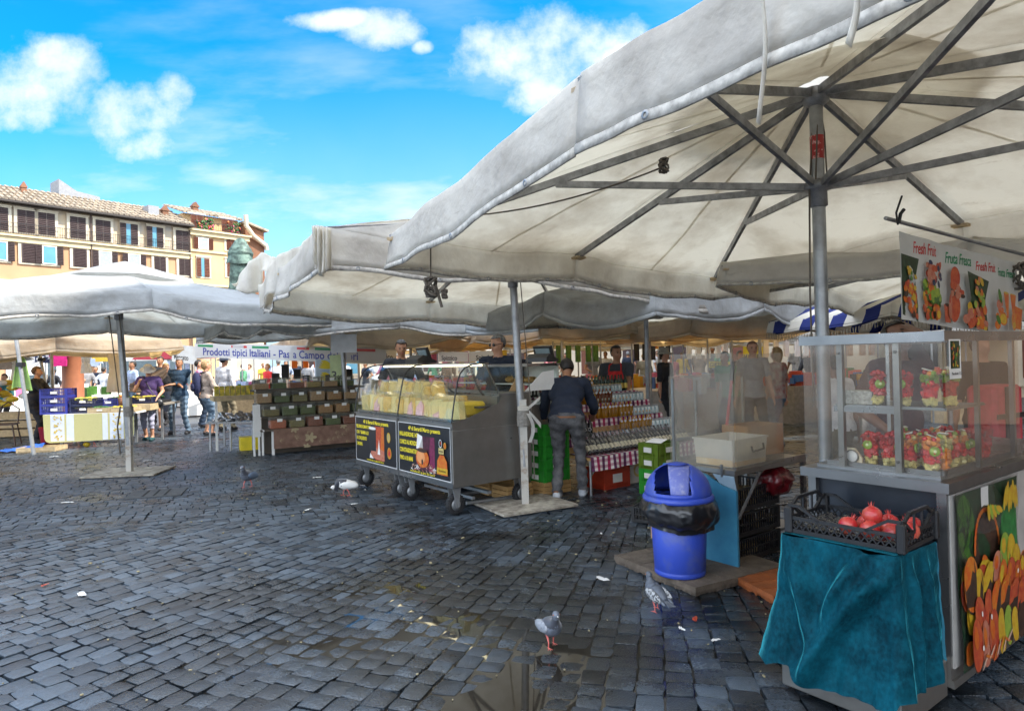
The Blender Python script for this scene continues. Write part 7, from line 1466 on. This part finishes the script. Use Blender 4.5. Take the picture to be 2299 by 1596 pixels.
t = thing('jar', 'brown paper tub on the vegetable table', 'jar', MV @ Vector((1.28, .45, .79)), 0); part('tub', pm('tub_brown', (.28, .12, .06), .5, 0, .5, 30), t, lambda b: b.lathe([(.001, 0), (.07, 0), (.085, .17), (.001, .17)], 14)); part('lid', pm('lid_orange', (.6, .2, .05), .5), t, lambda b: [b.ball((dx, 0, .20), .03, 8, 6) for dx in (-.04, .04)])
t = thing('vegetable_heap', 'heap of dark green courgettes on a black tray at the back table', 'vegetables', MV @ Vector((1.35, 1.35, .82)), VANG); part('courgettes', pm('courgette', (.02, .07, .012), .4, 0, .4, 9), t, lambda b: [b.tube([Vector((random.uniform(-.35, .1), random.uniform(-.2, .2), .03 + random.random() * .12)) + Vector((k * .09, .02 * k, .0)) for k in range(4)], [.012, .025, .024, .012], 7) for _ in range(50)]); part('tray', blackp, t, lambda b: b.box((0, 0, .0), (.85, .5, .05)))
t = thing('back_table', 'second long table carrying the courgettes and crates', 'table', MV @ Vector((.9, 1.35, 0)), VANG); part('table_top', pm('plank_grey', (.25, .22, .18), .8), t, lambda b: b.box((0, 0, .77), (2.0, .8, .04)))
for sx in (-1, 1):
    for sy in (-1, 1): part('leg', alu, t, lambda b: b.box((sx * .9, sy * .3, .375), (.04, .04, .75)))
# curtains tied to the poles and hanging clothes
def curtain(px, ptop, pbot, d, w, knot_v, lab, m=None):
    a = P(px, ptop, d); z1 = P(px, pbot, d).z
    t = thing('tied_curtain', lab, 'curtain', (a.x, a.y, 0)); part('cloth', m or canvas, t, lambda b: b.grid(lambda u, v: (((w * (.5 + .5 * abs(v - knot_v) ** .8 * 1.4)) * (.25 if abs(v - knot_v) < .02 else 1) ** 1 * math.cos(6.283 * u)) * (1 + .12 * math.sin(u * 44)), w * .35 * math.sin(6.283 * u) * (1 + .2 * math.sin(u * 44)), a.z + (z1 - a.z) * v), 60, 24)); part('tie', m or canvas, t, lambda b: b.lathe([(w * .6, a.z + (z1 - a.z) * knot_v - .03), (w * .66, a.z + (z1 - a.z) * knot_v), (w * .6, a.z + (z1 - a.z) * knot_v + .03)], 16, Matrix.Diagonal((1, .5, 1, 1))))
curtain(262 - 2, 765, 880, 15.2, .26, .52, 'long white curtain tied in the middle beside the umbrella pole'); curtain(192, 765, 838, 17.2, .17, .65, 'narrow white curtain tied near its end beside the brown column')
curtain(38, 762, 860, 16.5, .2, .6, 'white curtain at the far left behind the green apron')
t = thing('awning_cloth', 'gathered striped awning cloth slung between poles behind the courgettes', 'cloth', (0, 0, 0)); part('cloth', beige, t, lambda b: b.grid(lambda u, v: tuple(P(290 + 85 * u, 862 - 40 * u + 18 * v * (1 + math.sin(u * 3)), 16.5) + Vector((0, .05 * math.sin(v * 20), 0))), 16, 8))
t = thing('column', 'round terracotta-coloured column behind the clothes rail', 'column', atd(163, 18.5)); part('shaft', pm('terracotta_paint', (.36, .13, .06), .6, 0, .1), t, lambda b: b.lathe([(.30, 0), (.30, .3), (.26, .35), (.26, 2.3), (.3, 2.35)], 24))
def garm(px, py0, py1, d, w, m, lab):
    a = P(px, py0, d); z1 = P(px, py1, d).z; t = thing('hanging_garment', lab, 'clothing', (a.x, a.y, 0), .3, 'clothes on the rail'); part('garment', m, t, lambda b: b.prism([(-w / 2, a.z - .1), (-w * .75, a.z - .35), (-w * .5, a.z - .35), (-w / 2, z1), (w / 2, z1), (w * .55, a.z - .35), (w * .75, a.z - .35), (w / 2, a.z - .1), (.08, a.z), (-.08, a.z)], -.04, .04, 'y')); part('hanger', woodl, t, lambda b: b.tube([(-w / 2, 0, a.z - .06), (0, 0, a.z + .04), (w / 2, 0, a.z - .06)], .012, 6))
stripe_c = pm('zebra_cloth', (.75, .75, .75), .8, 0, 0, 5, col2=(.03, .04, .09), lo=.49, hi=.51)
garm(95, 772, 815, 18, .34, stripe_c, 'black and white striped top on the rail'); garm(133, 772, 822, 18, .32, cloth_m('magenta', (.55, .01, .18)), 'magenta top on the rail'); garm(232, 777, 812, 19, .4, cloth_m('yellow', (.65, .48, .06)), 'yellow top on the rail'); garm(205, 790, 822, 20, .4, sky_b, 'pale blue top on the rail'); garm(115, 775, 815, 18.6, .3, cloth_m('petrol', (.02, .10, .12)), 'dark petrol top on the rail'); garm(8, 770, 830, 17, .5, beige, 'beige coat at the left end of the rail'); garm(73, 775, 822, 18.4, .3, white, 'white blouse on the rail')
g = P(48, 800, 12.8); t = thing('apron', 'light green apron hanging on the left pole', 'clothing', (g.x, g.y, 0), .2); part('cloth', cloth_m('apple_green', (.22, .36, .10)), t, lambda b: b.grid(lambda u, v: ((u - .5) * (.15 + .22 * v), .03 * math.sin(u * 12), g.z - .0 - .62 * v + .04 * math.sin(u * 5)), 12, 10))
# thin poles at left
for (px, d, lab) in ((45, 12.4, 'slim leaning grey pole beside the stallholder'), (92, 15.8, 'slim grey pole behind the stallholder')):
    a = P(px + 22, 935, d); c_ = P(px - 12, 740, d); t = thing('pole', lab, 'pole', (a.x, a.y, 0)); part('pole', alu, t, lambda b: b.bar((0.06, 0, 0), (c_.x - a.x, 0, c_.z), .036, n=10)); part('clamp', darkm, t, lambda b: b.box(((c_.x - a.x) * .6, 0, c_.z * .72), (.12, .1, .08)))
# blanket stall of yellow bags, far left
t = thing('bag_stall', 'far left table piled with yellow and white bags', 'stall', atd(12, 16.), .2); part('table', woodc, t, lambda b: [b.box((0, 0, .1 + k * .2), (1.5, .6, .16)) for k in range(3)]); rr = random.Random(8)
for m_, k in ((pm('bag_yellow', (.70, .50, .03), .5, 0, .2), 14), (inkw, 10), (FR['orange'], 5)): [part('bag', m_, t, lambda b: b.ball((rr.uniform(-.6, .6), rr.uniform(-.3, .3), .75 + rr.random() * .6), (.14, .1, .07), 9, 6)) for _ in range(k)]
# ground clutter, far left
t = thing('wooden_tray', 'shallow wooden tray lying on the cobbles at left', 'tray', at(95, 1012), .1); crate_mesh(t, woodc, .70, .42, .09, None, False)
t = thing('plastic_bag', 'crumpled blue plastic bag on the cobbles at left', 'bag', at(52, 1012), .3); part('bag', pm('blue_bag', (.03, .13, .55), .35, 0, .3, 9, coat=.3), t, lambda b: b.grid(lambda u, v: ((u - .5) * .75, (v - .5) * .4, .03 + .10 * u * abs(math.sin(v * 3.1)) + .03 * fbm(u * 6, v * 6)), 20, 14))
t = thing('bucket', 'red bucket under the vegetable table corner', 'bucket', MV @ Vector((.0, .2, 0)), 0); part('bucket', pm('red_bucket', (.45, .02, .03), .45), t, lambda b: b.lathe([(.001, .005), (.15, .005), (.2, .42), (.21, .42)], 20))
t = thing('lemon', 'yellow lemon on the cobbles under the vegetable table', 'fruit', tuple(G(195, 1003)[:2]) + (.05,), 0); part('skin', pm('lemon', (.75, .52, .02), .4), t, lambda b: b.ball((0, 0, 0), (.07, .05, .05), 12, 8))
t = thing('chair', 'dark wooden chair cut by the left picture edge', 'chair', at(12, 1000), .4); dkw = pm('dark_wood', (.06, .03, .02), .5)
part('seat', dkw, t, lambda b: b.box((0, 0, .45), (.42, .42, .03)))
for sx in (-1, 1):
    for sy in (-1, 1): part('leg', dkw, t, lambda b: b.bar((sx * .23, sy * .22, 0), (sx * .17, sy * .17, .45), .015, n=8))
part('backrest', dkw, t, lambda b: (b.tube([(-.18, .19, .45), (-.2, .24, .75), (0, .27, .9), (.2, .24, .75), (.18, .19, .45)], .014, 8)))
# ---------------------------------------------------------------- spice stall
S0 = G(615, 1022); SS = thing('spice_stall', 'tiered stand of spice tubs above a brown leaf-patterned cloth', 'stall', (S0.x, S0.y, 0), AW - .12); MS = Matrix.Translation((S0.x, S0.y, 0)) @ Matrix.Rotation(AW - .12, 4, 'Z')
SL = 1.86; brc = pm('brown_leaf_cloth', (.15, .08, .055), .85, 0, .3, 9, col2=(.24, .14, .10)); leafc = pm('cloth_leaf', (.42, .34, .20), .85)
ps = Page(Vector((0, 0, 0)), (1, 0, 0), SL, .35, brc, SS, 'patterned_cloth', lambda x, y: .01 * math.sin(x * 11) * (1 - y)); ps.F = Matrix.Translation((0, -.02, .09)) @ frame((0, 0, 0), (1, 0, 0)); ps.b.v = []; ps.b.f = []; ps.b.mi = []; ps.b.sm = []; ps.rect(0, .02, SL, .36, brc)
for (x, y, s) in ((.62, .17, .05), (1.5, .2, .05), (.35, .33, .035), (.55, .02, .03), (1.2, .33, .03)):
    for k in range(5): ps.ell(x + s * 1.2 * math.cos(k * 1.25), y + s * .9 * math.sin(k * 1.25), s, s * .55, leafc, k * 1.25, 10)
for _ in range(16):
    x, y = random.uniform(.05, SL - .05), random.uniform(.05, .3)
    for k in range(5): ps.ell(x + .02 * math.cos(k), y + .02 * math.sin(k), .04, .0025, leafc, k * .6, 5)
ps.done()
for x in (.0, SL - .03): 
    for y in (.05, .9): part('leg', inkw, SS, lambda b: b.box((x, y, .22), (.04, .04, .44)))
tubg = glassm('tub_clear', (.90, .92, .90), .10, 1.0, .05, (.8, .8, .75)); spc = [pm('spice_%d' % i, c, .7, 0, .5, 60, col2=c2) for i, (c, c2) in enumerate([((.26, .20, .06), (.12, .10, .04)), ((.42, .30, .09), (.2, .14, .04)), ((.12, .16, .04), (.07, .08, .03)), ((.48, .30, .16), (.28, .16, .07)), ((.30, .09, .04), (.14, .04, .02)), ((.34, .26, .10), (.32, .09, .03)), ((.50, .12, .04), (.32, .08, .03))])]
levels = [(.0, .44), (.27, .64), (.52, .86), (.77, 1.10)]
part('steps', pm('step_dark', (.10, .08, .06), .7), SS, lambda b: [b.box((SL / 2 - .1, y + .14, z - .015), (SL + .2, .30, .03)) for y, z in levels] + [b.box((SL / 2 - .1, y + .28, z / 2), (SL, .02, z)) for y, z in levels])
part('step_frame', inkw, SS, lambda b: [b.bar((-.16, y - .02, z - .01), (-.16, y + .28, z - .01), .025) for y, z in levels] + [b.bar((-.16, y + .28, z - .01), (-.16, y + .28, z + .2), .025) for y, z in levels[:3]] + [b.bar((-.16, .1, 0), (-.16, .1, .44), .03)])
rr = random.Random(10)
for k, (y, z) in enumerate(levels):
    for i in range(6):
        x = -.06 + i * .315 + (.06 if k == 0 else 0) - (.08 if k > 1 else 0); ci = rr.choice([0, 1, 2, 3, 5, 0, 2, 4]); ci = 6 if (k == 0 and i == 0) else 3 if (k == 3 and i in (0, 4)) else ci
        t = thing('spice_tub', f'square clear tub of dried mix with white card, {ORD[i]} from the left in the {["bottom", "second", "third", "top"][k]} row', 'tub', MS @ Vector((x + .09, y + .12, z + .003)), AW - .12, 'spice tubs on the tiered stand')
        part('tub', tubg, t, lambda b: b.box((0, 0, .105), (.27, .24, .205), bev=.012)); f_ = rr.uniform(.55, .85) if k < 3 else .5
        part('spice', spc[ci], t, lambda b: b.box((0, 0, .105 * f_ + .004), (.258, .228, .20 * f_), bev=.01)); part('label_card', inkw, t, lambda b: b.box((.02, -.124, .15), (.085, .004, .05)))
for i in range(9):
    x = .05 + i * .2; h_ = rr.choice([.18, .22, .28]); t = thing('black_sign', f'small black price board above the spice tubs, {ORD[i]} from the left', 'sign', MS @ Vector((x, 1.05 + rr.uniform(0, .2), 1.11 + rr.choice([0, .1, .16]))), AW - .12, 'black price boards'); part('board', inkb, t, lambda b: b.box((0, 0, h_ / 2), (.13, .015, h_))); part('edge', woodc, t, lambda b: b.box((.072, 0, h_ / 2), (.014, .02, h_)))
part('back_shelf', woodc, SS, lambda b: b.box((SL / 2, 1.15, 1.09), (SL, .35, .03)))
# banana boxes
bq = P(825, 800, 13.6); bxm = pm('box_white_blue', (.55, .65, .75), .7, 0, .1); banp = pm('print_banana', (.80, .62, .02), .5)
for i in range(4):
    t = thing('banana_box', f'white carton printed with yellow bananas, {ORD[i]} from the bottom of the stack', 'box', (P(738, 800, 13.4).x + .0, 13.4, .70 + i * .235), AW - .3, 'banana cartons'); part('carton', bxm, t, lambda b: b.box((0, 0, .115), (.52, .4, .23)))
    pgx = Page(Vector((-.24, -.204, .01)), (1, 0, 0), .4, .2, bxm, t, 'print'); [pgx.ell(.14 + j * .012, .05 + j * .028, .12, .022, banp, -.12 - j * .14, 12) for j in range(5)]; pgx.ell(.28, .12, .02, .03, inkb, .4); pgx.ell(.40, .17, .02, .02, inkn); pgx.done()
t = thing('banana_box', 'lone white carton with printed bananas left of the stack', 'box', (P(690, 800, 13.2).x, 13.2, .70), AW - .5, 'banana cartons'); part('carton', bxm, t, lambda b: b.box((0, 0, .115), (.45, .35, .23))); part('print', banp, t, lambda b: b.ball((0, -.18, .1), (.16, .008, .03), 12, 6, Matrix.Rotation(.4, 4, 'Y')))
t = thing('work_table', 'plain table behind the spice stall carrying the banana cartons', 'table', (P(738, 800, 13.4).x - .2, 13.4, 0), AW - .3); part('table_top', woodc, t, lambda b: b.box((0, 0, .68), (1.5, .8, .035)))
for sx in (-1, 1):
    for sy in (-1, 1): part('leg', alu, t, lambda b: b.box((sx * .65, sy * .3, .33), (.04, .04, .66)))
# price sign 3.00
q = P(755, 835, 13.0); t = thing('price_sign', 'pale green price board reading 3.00 beside the banana cartons', 'sign', (0, 0, 0)); pg3 = Page(Vector((q.x - .12, 13.0, q.z - .25)), (1, 0, 0), .27, .58, pm('sign_green', (.50, .58, .30), .6), t, 'board'); pg3.text(.02, .10, '3.', .24, inkb, 1.0, 'LEFT', 0, 0, .004); pg3.text(.14, .11, '00', .11, inkb, .9, 'LEFT', 0, 0, .003); pg3.done()
# foil packets table
F0 = G(507, 1012); t = thing('packet_table', 'low grey metal table heaped with foil packets in front of the spice stall', 'table', (F0.x - .25, F0.y, 0), .05); MP = Matrix.Translation((F0.x - .25, F0.y, 0)) @ Matrix.Rotation(.05, 4, 'Z')
part('table_top', steel_l, t, lambda b: b.box((.35, .3, .52), (.85, .75, .03)))
for x, y in ((-.02, -.02), (.35, -.04), (.74, .0), (.0, .6), (.72, .6)): part('leg', alu, t, lambda b: b.box((x, y, .25), (.03, .03, .50)))
foilm = pm('foil', (.60, .62, .66), .22, .8, .5, 30, col2=(.35, .25, .12), lo=.5, hi=.75)
for i in range(46):
    p = MP @ Vector((random.uniform(.0, .72), random.uniform(.0, .6), .55 + random.uniform(.0, .10))); q = thing('foil_packet', 'crinkled foil packet in the heap on the low table', 'packet', p, random.uniform(-.5, .5), 'foil packets in a heap'); q.rotation_euler = (random.uniform(-.3, .6), random.uniform(-.3, .3), random.uniform(.3, 1.1)); part('packet', foilm, q, lambda b: b.box((0, 0, 0), (.09, .21, .035), bev=.012))
t = thing('banana_box', 'yellow banana carton on the cobbles under the spice stall frame', 'box', G(565, 1008), .5); part('carton', banp, t, lambda b: b.box((0, 0, .12), (.4, .3, .24)))
t = thing('paper_roll', 'white paper hanging from the spice stand frame', 'paper', MS @ Vector((-.25, .1, 0)), AW); part('sheet', inkw, t, lambda b: b.box((0, 0, .6), (.12, .02, .55))); part('post', inkw, t, lambda b: (b.box((-.04, .03, .2), (.025, .025, .4)), b.box((.04, .03, .2), (.025, .025, .4))))
# side table behind, left of spice stand
t = thing('side_table', 'white trestle table with yellow packets left of the spice tubs', 'table', MS @ Vector((-.35, 1.55, 0)), AW - .12); part('table_top', woodc, t, lambda b: b.box((0, 0, .95), (.9, .6, .08)))
for sx in (-1, 1): part('leg', inkw, t, lambda b: b.box((sx * .4, -.2, .455), (.04, .04, .91)))
part('packets', pm('packet_yellow', (.7, .5, .03), .5, 0, .4, 14, col2=(.2, .2, .03)), t, lambda b: [b.box((-.38 + k * .09, -.15, 1.09), (.075, .1, .18)) for k in range(9)])
# ---------------------------------------------------------------- banners and papers
def banner(px0, px1, py, hh, d0, d1, m, lab, texts, flags=True, sag=.03, size=.2):
    a = P(px0, py[0], d0); c_ = P(px1, py[1], d1); xd = Vector((c_.x - a.x, c_.y - a.y, 0)); w = xd.length; t = thing('banner', lab, 'banner', (0, 0, 0))
    sl_ = (c_.z - a.z) / w; pg = Page(Vector((a.x, a.y, a.z - hh)), xd, w, hh, m, t, 'sheet', lambda x, y: .015 * math.sin(x * 4)); pg.F = pg.F @ Matrix(((1, 0, 0, 0), (sl_, 1, 0, 0), (0, 0, 1, 0), (0, 0, 0, 1))); pg.b.v = []; pg.b.f = []; pg.b.mi = []; pg.b.sm = []; pg.rect(0, 0, w, hh, m)
    for (x, txt, mt, s_, sx_) in texts: pg.text(x * w, hh * .18, txt, s_, mt, sx_, 'LEFT', 0, 0, .004)
    if flags:
        for k, (x, mt) in enumerate([(.02, inkg), (.21, inkr), (.33, inkg), (.54, inkr), (.66, inkg), (.86, inkr)]): pg.rect(x * w, hh * .74, (x + .09) * w, hh * .90, mt)
    pg.done(); return t
banw = pm('banner_cloth', (.62, .62, .62), .7, 0, .06, 3, trans=.3)
banner(437, 868, (770, 781), .33, 15.6, 13.6, banw, 'white banner with Italian flags reading Prodotti tipici Italiani', [(.05, "Prodotti tipici Italiani - Pasta Campo de' Fiori", inkn, .235, 1.0)])
banner(838, 890, (775, 782), .36, 16, 15.6, banw, 'white cloth with handwritten words behind the cheese sellers', [(.1, 'Spizzico', inkb, .22, .8)], False)
banner(985, 1050, (790, 790), .28, 19, 18.4, banw, 'small white banner with handwriting and flag left of the navy seller', [(.1, 'Spizzico', inkb, .18, 1)], False); banner(1052, 1120, (790, 786), .28, 18.4, 18, banw, 'small white banner with handwriting just behind the navy seller', [(.25, 'Spizzico', inkb, .18, 1)], False)
banner(778, 838, (790, 792), .30, 17.5, 17.2, pm('banner_back', (.42, .36, .24), .7), 'tan banner seen from behind with faint lettering', [(.1, 'inailatI icipit', inkb, .12, 1)], False)
banner(385, 440, (772, 778), .5, 19, 18.4, canvas_grey, 'grey canvas banner with looping handwriting left of the long banner', [(.1, 'Mercato', inkb, .2, 1)], False)
banner(1668, 1712, (778, 778), .34, 14, 14, pm('sign_yellow', (.75, .68, .05), .5), 'yellow sign with black capitals behind the smiling woman', [(.02, 'MARKET', inkb, .16, .62)], False)
banner(1590, 1640, (812, 812), .16, 18, 18, pm('sign_yellow', (.75, .68, .05), .5), 'small yellow sign reading GIFTS in the distance', [(.05, 'GIFTS', inkb, .14, 1)], False); banner(1452, 1478, (765, 765), .2, 16, 16, pm('sign_orange', (.8, .4, .03), .5), 'small orange price sign reading 00 beside a pole', [(.1, '€ 00', inkr, .14, .8)], False)
q = P(772, 755, 11.0); t = thing('paper_sheet', 'grey paper sheet pinned on the pole above the spice stall', 'paper', (q.x, 10.9, 0)); part('sheet', pm('paper_grey', (.48, .48, .48), .7), t, lambda b: b.box((.02, 0, q.z - .12), (.42, .008, .30))); 
# shelves and goods of far stalls so the middle distance is full
rr = random.Random(55)
goods = [FR['red'], FR['yellow'], FR['green'], FR['orange'], inkw, sky_b, beige, pm('far_blue', (.05, .15, .45), .6), pm('far_pink', (.6, .15, .3), .6), blackc]
stalls = [(480, 22), (560, 21), (640, 22.5), (720, 21), (960, 18), (1010, 20), (1250, 16), (1330, 15), (1420, 16), (1500, 15.5), (1560, 14), (1620, 16), (1720, 16), (1800, 15), (1880, 17), (1950, 13), (2060, 15), (100, 21), (200, 20), (20, 20), (300, 26), (420, 27), (2180, 14), (1100, 19)]
for i, (px, d) in enumerate(stalls):
    p = atd(px, d); t = thing('far_stall', f'distant market stall with mixed goods, {ORD[i % 20]} of the {"front" if i < 20 else "back"} line from {["the pasta banner", "the statue", "the deli counter", "the clear wall"][i % 4]}', 'stall', p, AW + rr.uniform(-.2, .2), 'distant stalls')
    part('table', rr.choice([woodc, inkw, pm('far_red', (.4, .04, .05), .7), greyc]), t, lambda b: b.box((0, 0, .4), (1.8, .9, .8)))
    for k in range(5):
        m_ = rr.choice(goods); part('goods', m_, t, lambda b: [b.box((rr.uniform(-.8, .8), rr.uniform(-.4, .3), .8 + rr.uniform(.05, .18)), (rr.uniform(.08, .25), rr.uniform(.08, .2), rr.uniform(.1, .35)), rr.uniform(0, 1)) for _ in range(6)])
    part('post', alu, t, lambda b: (b.bar((-.9, .4, 0), (-.9, .4, 1.9), .02, n=6), b.bar((.9, .4, 0), (.9, .4, 1.9), .02, n=6), b.bar((-.9, .4, 1.85), (.9, .4, 1.85), .02, n=6)))
    if i % 2: [part('hanging_goods', gm_, t, lambda b: b.box((x, .4, 1.62), (.16, .04, .38))) for gm_ in [rr.choice(goods)] for x in (-.7, -.35, .0, .4, .7)]
# parked white van and light awnings in the distance
for (px, d, w, m_, lab) in ((330, 30, 3.0, inkw, 'white awning over a distant stall before the arched door'), (395, 28, 2.6, pm('van_red', (.40, .03, .05), .6), 'red awning over a distant stall behind the crossed-arms man')):
    t = thing('awning', lab, 'awning', atd(px, d), 0); part('roof', m_, t, lambda b: b.prism([(-w / 2, 1.9), (w / 2, 1.9), (w * .3, 2.35), (-w * .3, 2.35)], -1, 1, 'y')); part('frame', alu, t, lambda b: [b.bar((x, -.9, 0), (x, -.9, 1.9), .03, n=6) for x in (-w / 2 + .1, w / 2 - .1)])
# ---------------------------------------------------------------- pigeons
pg_g = pm('pigeon_grey', (.14, .16, .20), .6, 0, .3, 20); pg_d = pm('pigeon_dark', (.03, .034, .05), .4, 0, .3, 30, sheen=.5); pg_w = pm('pigeon_wing', (.34, .36, .40), .6, 0, .3, 40); pinkf = pm('pigeon_foot', (.70, .16, .13), .5); specm = pm('pigeon_speckle', (.45, .46, .47), .7, 0, .1, 55, col2=(.06, .06, .065), lo=.48, hi=.54)
def pigeon(px, py, rz, lab, s=1., body=None, wing=None, head=None, down=0., neckm=None, tail=1.):
    g = G(px, py); t = thing('pigeon', lab, 'pigeon', (g.x, g.y, .004), rz, None); t.scale = (s, s, s); body = body or pg_g; wing = wing or pg_w; head = head or pg_g; neckm = neckm or pg_d
    # body runs along +y, breast forward
    hz = .235 - down * .13; hy = .085 + down * .05
    b = MB(); b.tube([(0, -.12, .115), (0, -.09, .118), (0, -.04, .125), (0, .02, .135), (0, .06, .150), (0, .080, .175), (0, hy, hz - .03), (0, hy + .008, hz)], [.014, .035, .056, .064, .052, .034, .022, .022], 14); b.ball((0, hy + .010, hz + .004), (.023, .030, .024), 12, 8); b.build('body', body, t)
    part('neck_feathers', neckm, t, lambda b: b.tube([(0, .015, .138), (0, .048, .150), (0, .079, .178), (0, hy - .002, hz - .032), (0, hy + .004, hz - .018)], [.064, .057, .038, .026, .0245], 14))
    for sx in (-1, 1):
        part('wing', wing, t, lambda b: b.ball((sx * .050, -.035, .130), (.018, .105, .040), 12, 8, Matrix.Rotation(.14, 4, 'X')))
        part('wing_tip', neckm, t, lambda b: b.ball((sx * .035, -.125, .108), (.012, .05, .014), 10, 6, Matrix.Rotation(.2, 4, 'X')))
        part('eye', pm('pigeon_eye', (.5, .15, .03), .2), t, lambda b: b.ball((sx * .021, hy + .018, hz + .008), .004, 6, 5))
        def lg(b):
            fy = .03 * sx; b.tube([(sx * .028, 0, .085), (sx * .03, .005 + fy, .045), (sx * .03, fy, .008)], [.009, .0045, .0032], 7)
            for a in (-.5, 0, .5, math.pi): b.tube([(sx * .03, fy, .007), (sx * .03 + .034 * math.sin(a), fy + .036 * math.cos(a) * (.6 if a == math.pi else 1), .004)], [.003, .0015], 5)
        part('leg', pinkf, t, lg)
    part('beak', pm('beak', (.05, .05, .05), .4), t, lambda b: (b.tube([(0, hy + .034, hz - .0), (0, hy + .058, hz - .010)], [.006, .002], 6), )); part('cere', inkw, t, lambda b: b.ball((0, hy + .040, hz + .002), (.005, .006, .004), 6, 5))
    part('tail', neckm, t, lambda b: b.prism([(-.012, -.10), (.012, -.10), (.028, -.20 * tail), (-.028, -.20 * tail)], .098, .106, 'z', Matrix.Rotation(.12, 4, 'X') @ Matrix.Translation((0, 0, .02))))
    return t
pigeon(1237, 1452, math.pi + .35, 'dark-breasted pigeon with pale wings walking beside the near puddle', .82, pg_g, pg_w); pigeon(1474, 1372, .35, 'speckled grey pigeon by the concrete slab, back to the camera', .82, pg_g, specm, neckm=pg_g)
pigeon(557, 1094, math.pi - .2, 'blue-grey pigeon alone on the left part of the cobbles', 1.12, pg_g, pm('pigeon_blue', (.12, .17, .25), .6)); pigeon(778, 1113, 1.9, 'white-winged pigeon with its head down left of the cheese cart', 1.0, inkw, inkw, down=1.0, head=pg_d); pigeon(212, 1003, -1.5, 'grey pigeon under the front edge of the vegetable table', 1.15, pg_g, pg_w)
# ---------------------------------------------------------------- litter
rr = random.Random(31)
for i, (px, py, w, lab) in enumerate([(153, 1129, .12, 'white paper scrap left of the umbrella foot'), (712, 1073, .10, 'white paper strip left of the left cart wheel'), (690, 1146, .08, 'white paper scrap nearest below the drain cover'), (820, 1087 + 14, .04, 'tiny white scrap beside the left caster'), (186, 1022, .10, 'white scrap between lemon and pole'), (122, 1026, .12, 'white scrap below the wooden tray'), (330, 1035, .1, 'white scrap by the steel plate corner'), (183, 1336, .10, 'crumpled white scrap on the left foreground stones'), (795, 1133, .06, 'round white scrap below the white pigeon'), (1352, 1302, .10, 'pale wet paper left of the concrete slab'), (1530, 1415, .045, 'dirty pinkish scrap right of the speckled pigeon'), (1606, 1440, .05, 'white torn scrap under the teal cloth side'), (1350, 1200, .035, 'cream crumb near the cart shadow'), (100, 1316, .05, 'red-orange peel on the left foreground stones'), (1560, 1392, .06, 'red peel between the two front joints')]):
    g = G(px, py); m_ = FR['red'] if 'red' in lab and 'pinkish' not in lab else inkw; t = thing('litter', lab, 'litter', (g.x, g.y, .006), rr.uniform(0, 3)); part('scrap', m_, t, lambda b: b.grid(lambda u, v: ((u - .5) * w * (1 + .3 * math.sin(v * 5)), (v - .5) * w * .45, .012 * abs(fbm(u * 4, v * 4, i)) + .004), 6, 5))
def crumbs(b):
    for _ in range(260):
        x = rr.uniform(-3.5, 1.6); y = rr.uniform(2.0, 9.0); s = rr.uniform(.003, .009) * (1 if y < 5 else 1.6); b.box((x, y, .004 + s / 2 + dip(x, y)), (s * rr.uniform(1, 2.2), s, s * .7), rr.uniform(0, 3))
cr_ = MB(); crumbs(cr_); o = cr_.build('crumbs', pm('crumb', (.45, .38, .22), .8, 0, .4, 30)); tag(o, 'small crumbs and flecks scattered over the near cobbles', 'crumbs', None, 'stuff')
# drain
t = thing('drain_cover', 'small square stone drain cover set in the cobbles left of centre', 'drain', at(352, 1108), .3); part('cover', pm('drain_stone', (.07, .075, .08), .6, 0, .3, 20, bump=.4), t, lambda b: b.box((0, 0, .002), (.62, .5, .02))); part('slot', pm('slot_black', (.01, .01, .01), .8), t, lambda b: [b.box((x, 0, .013), (.02, .4, .006)) for x in (-.12, 0, .12)])
# tidy: labels kept within sixteen words
for o in list(scene.objects):
    if 'label' in o.keys():
        w_ = o['label'].split()
        if len(w_) > 16: o['label'] = ' '.join(w_[:16])
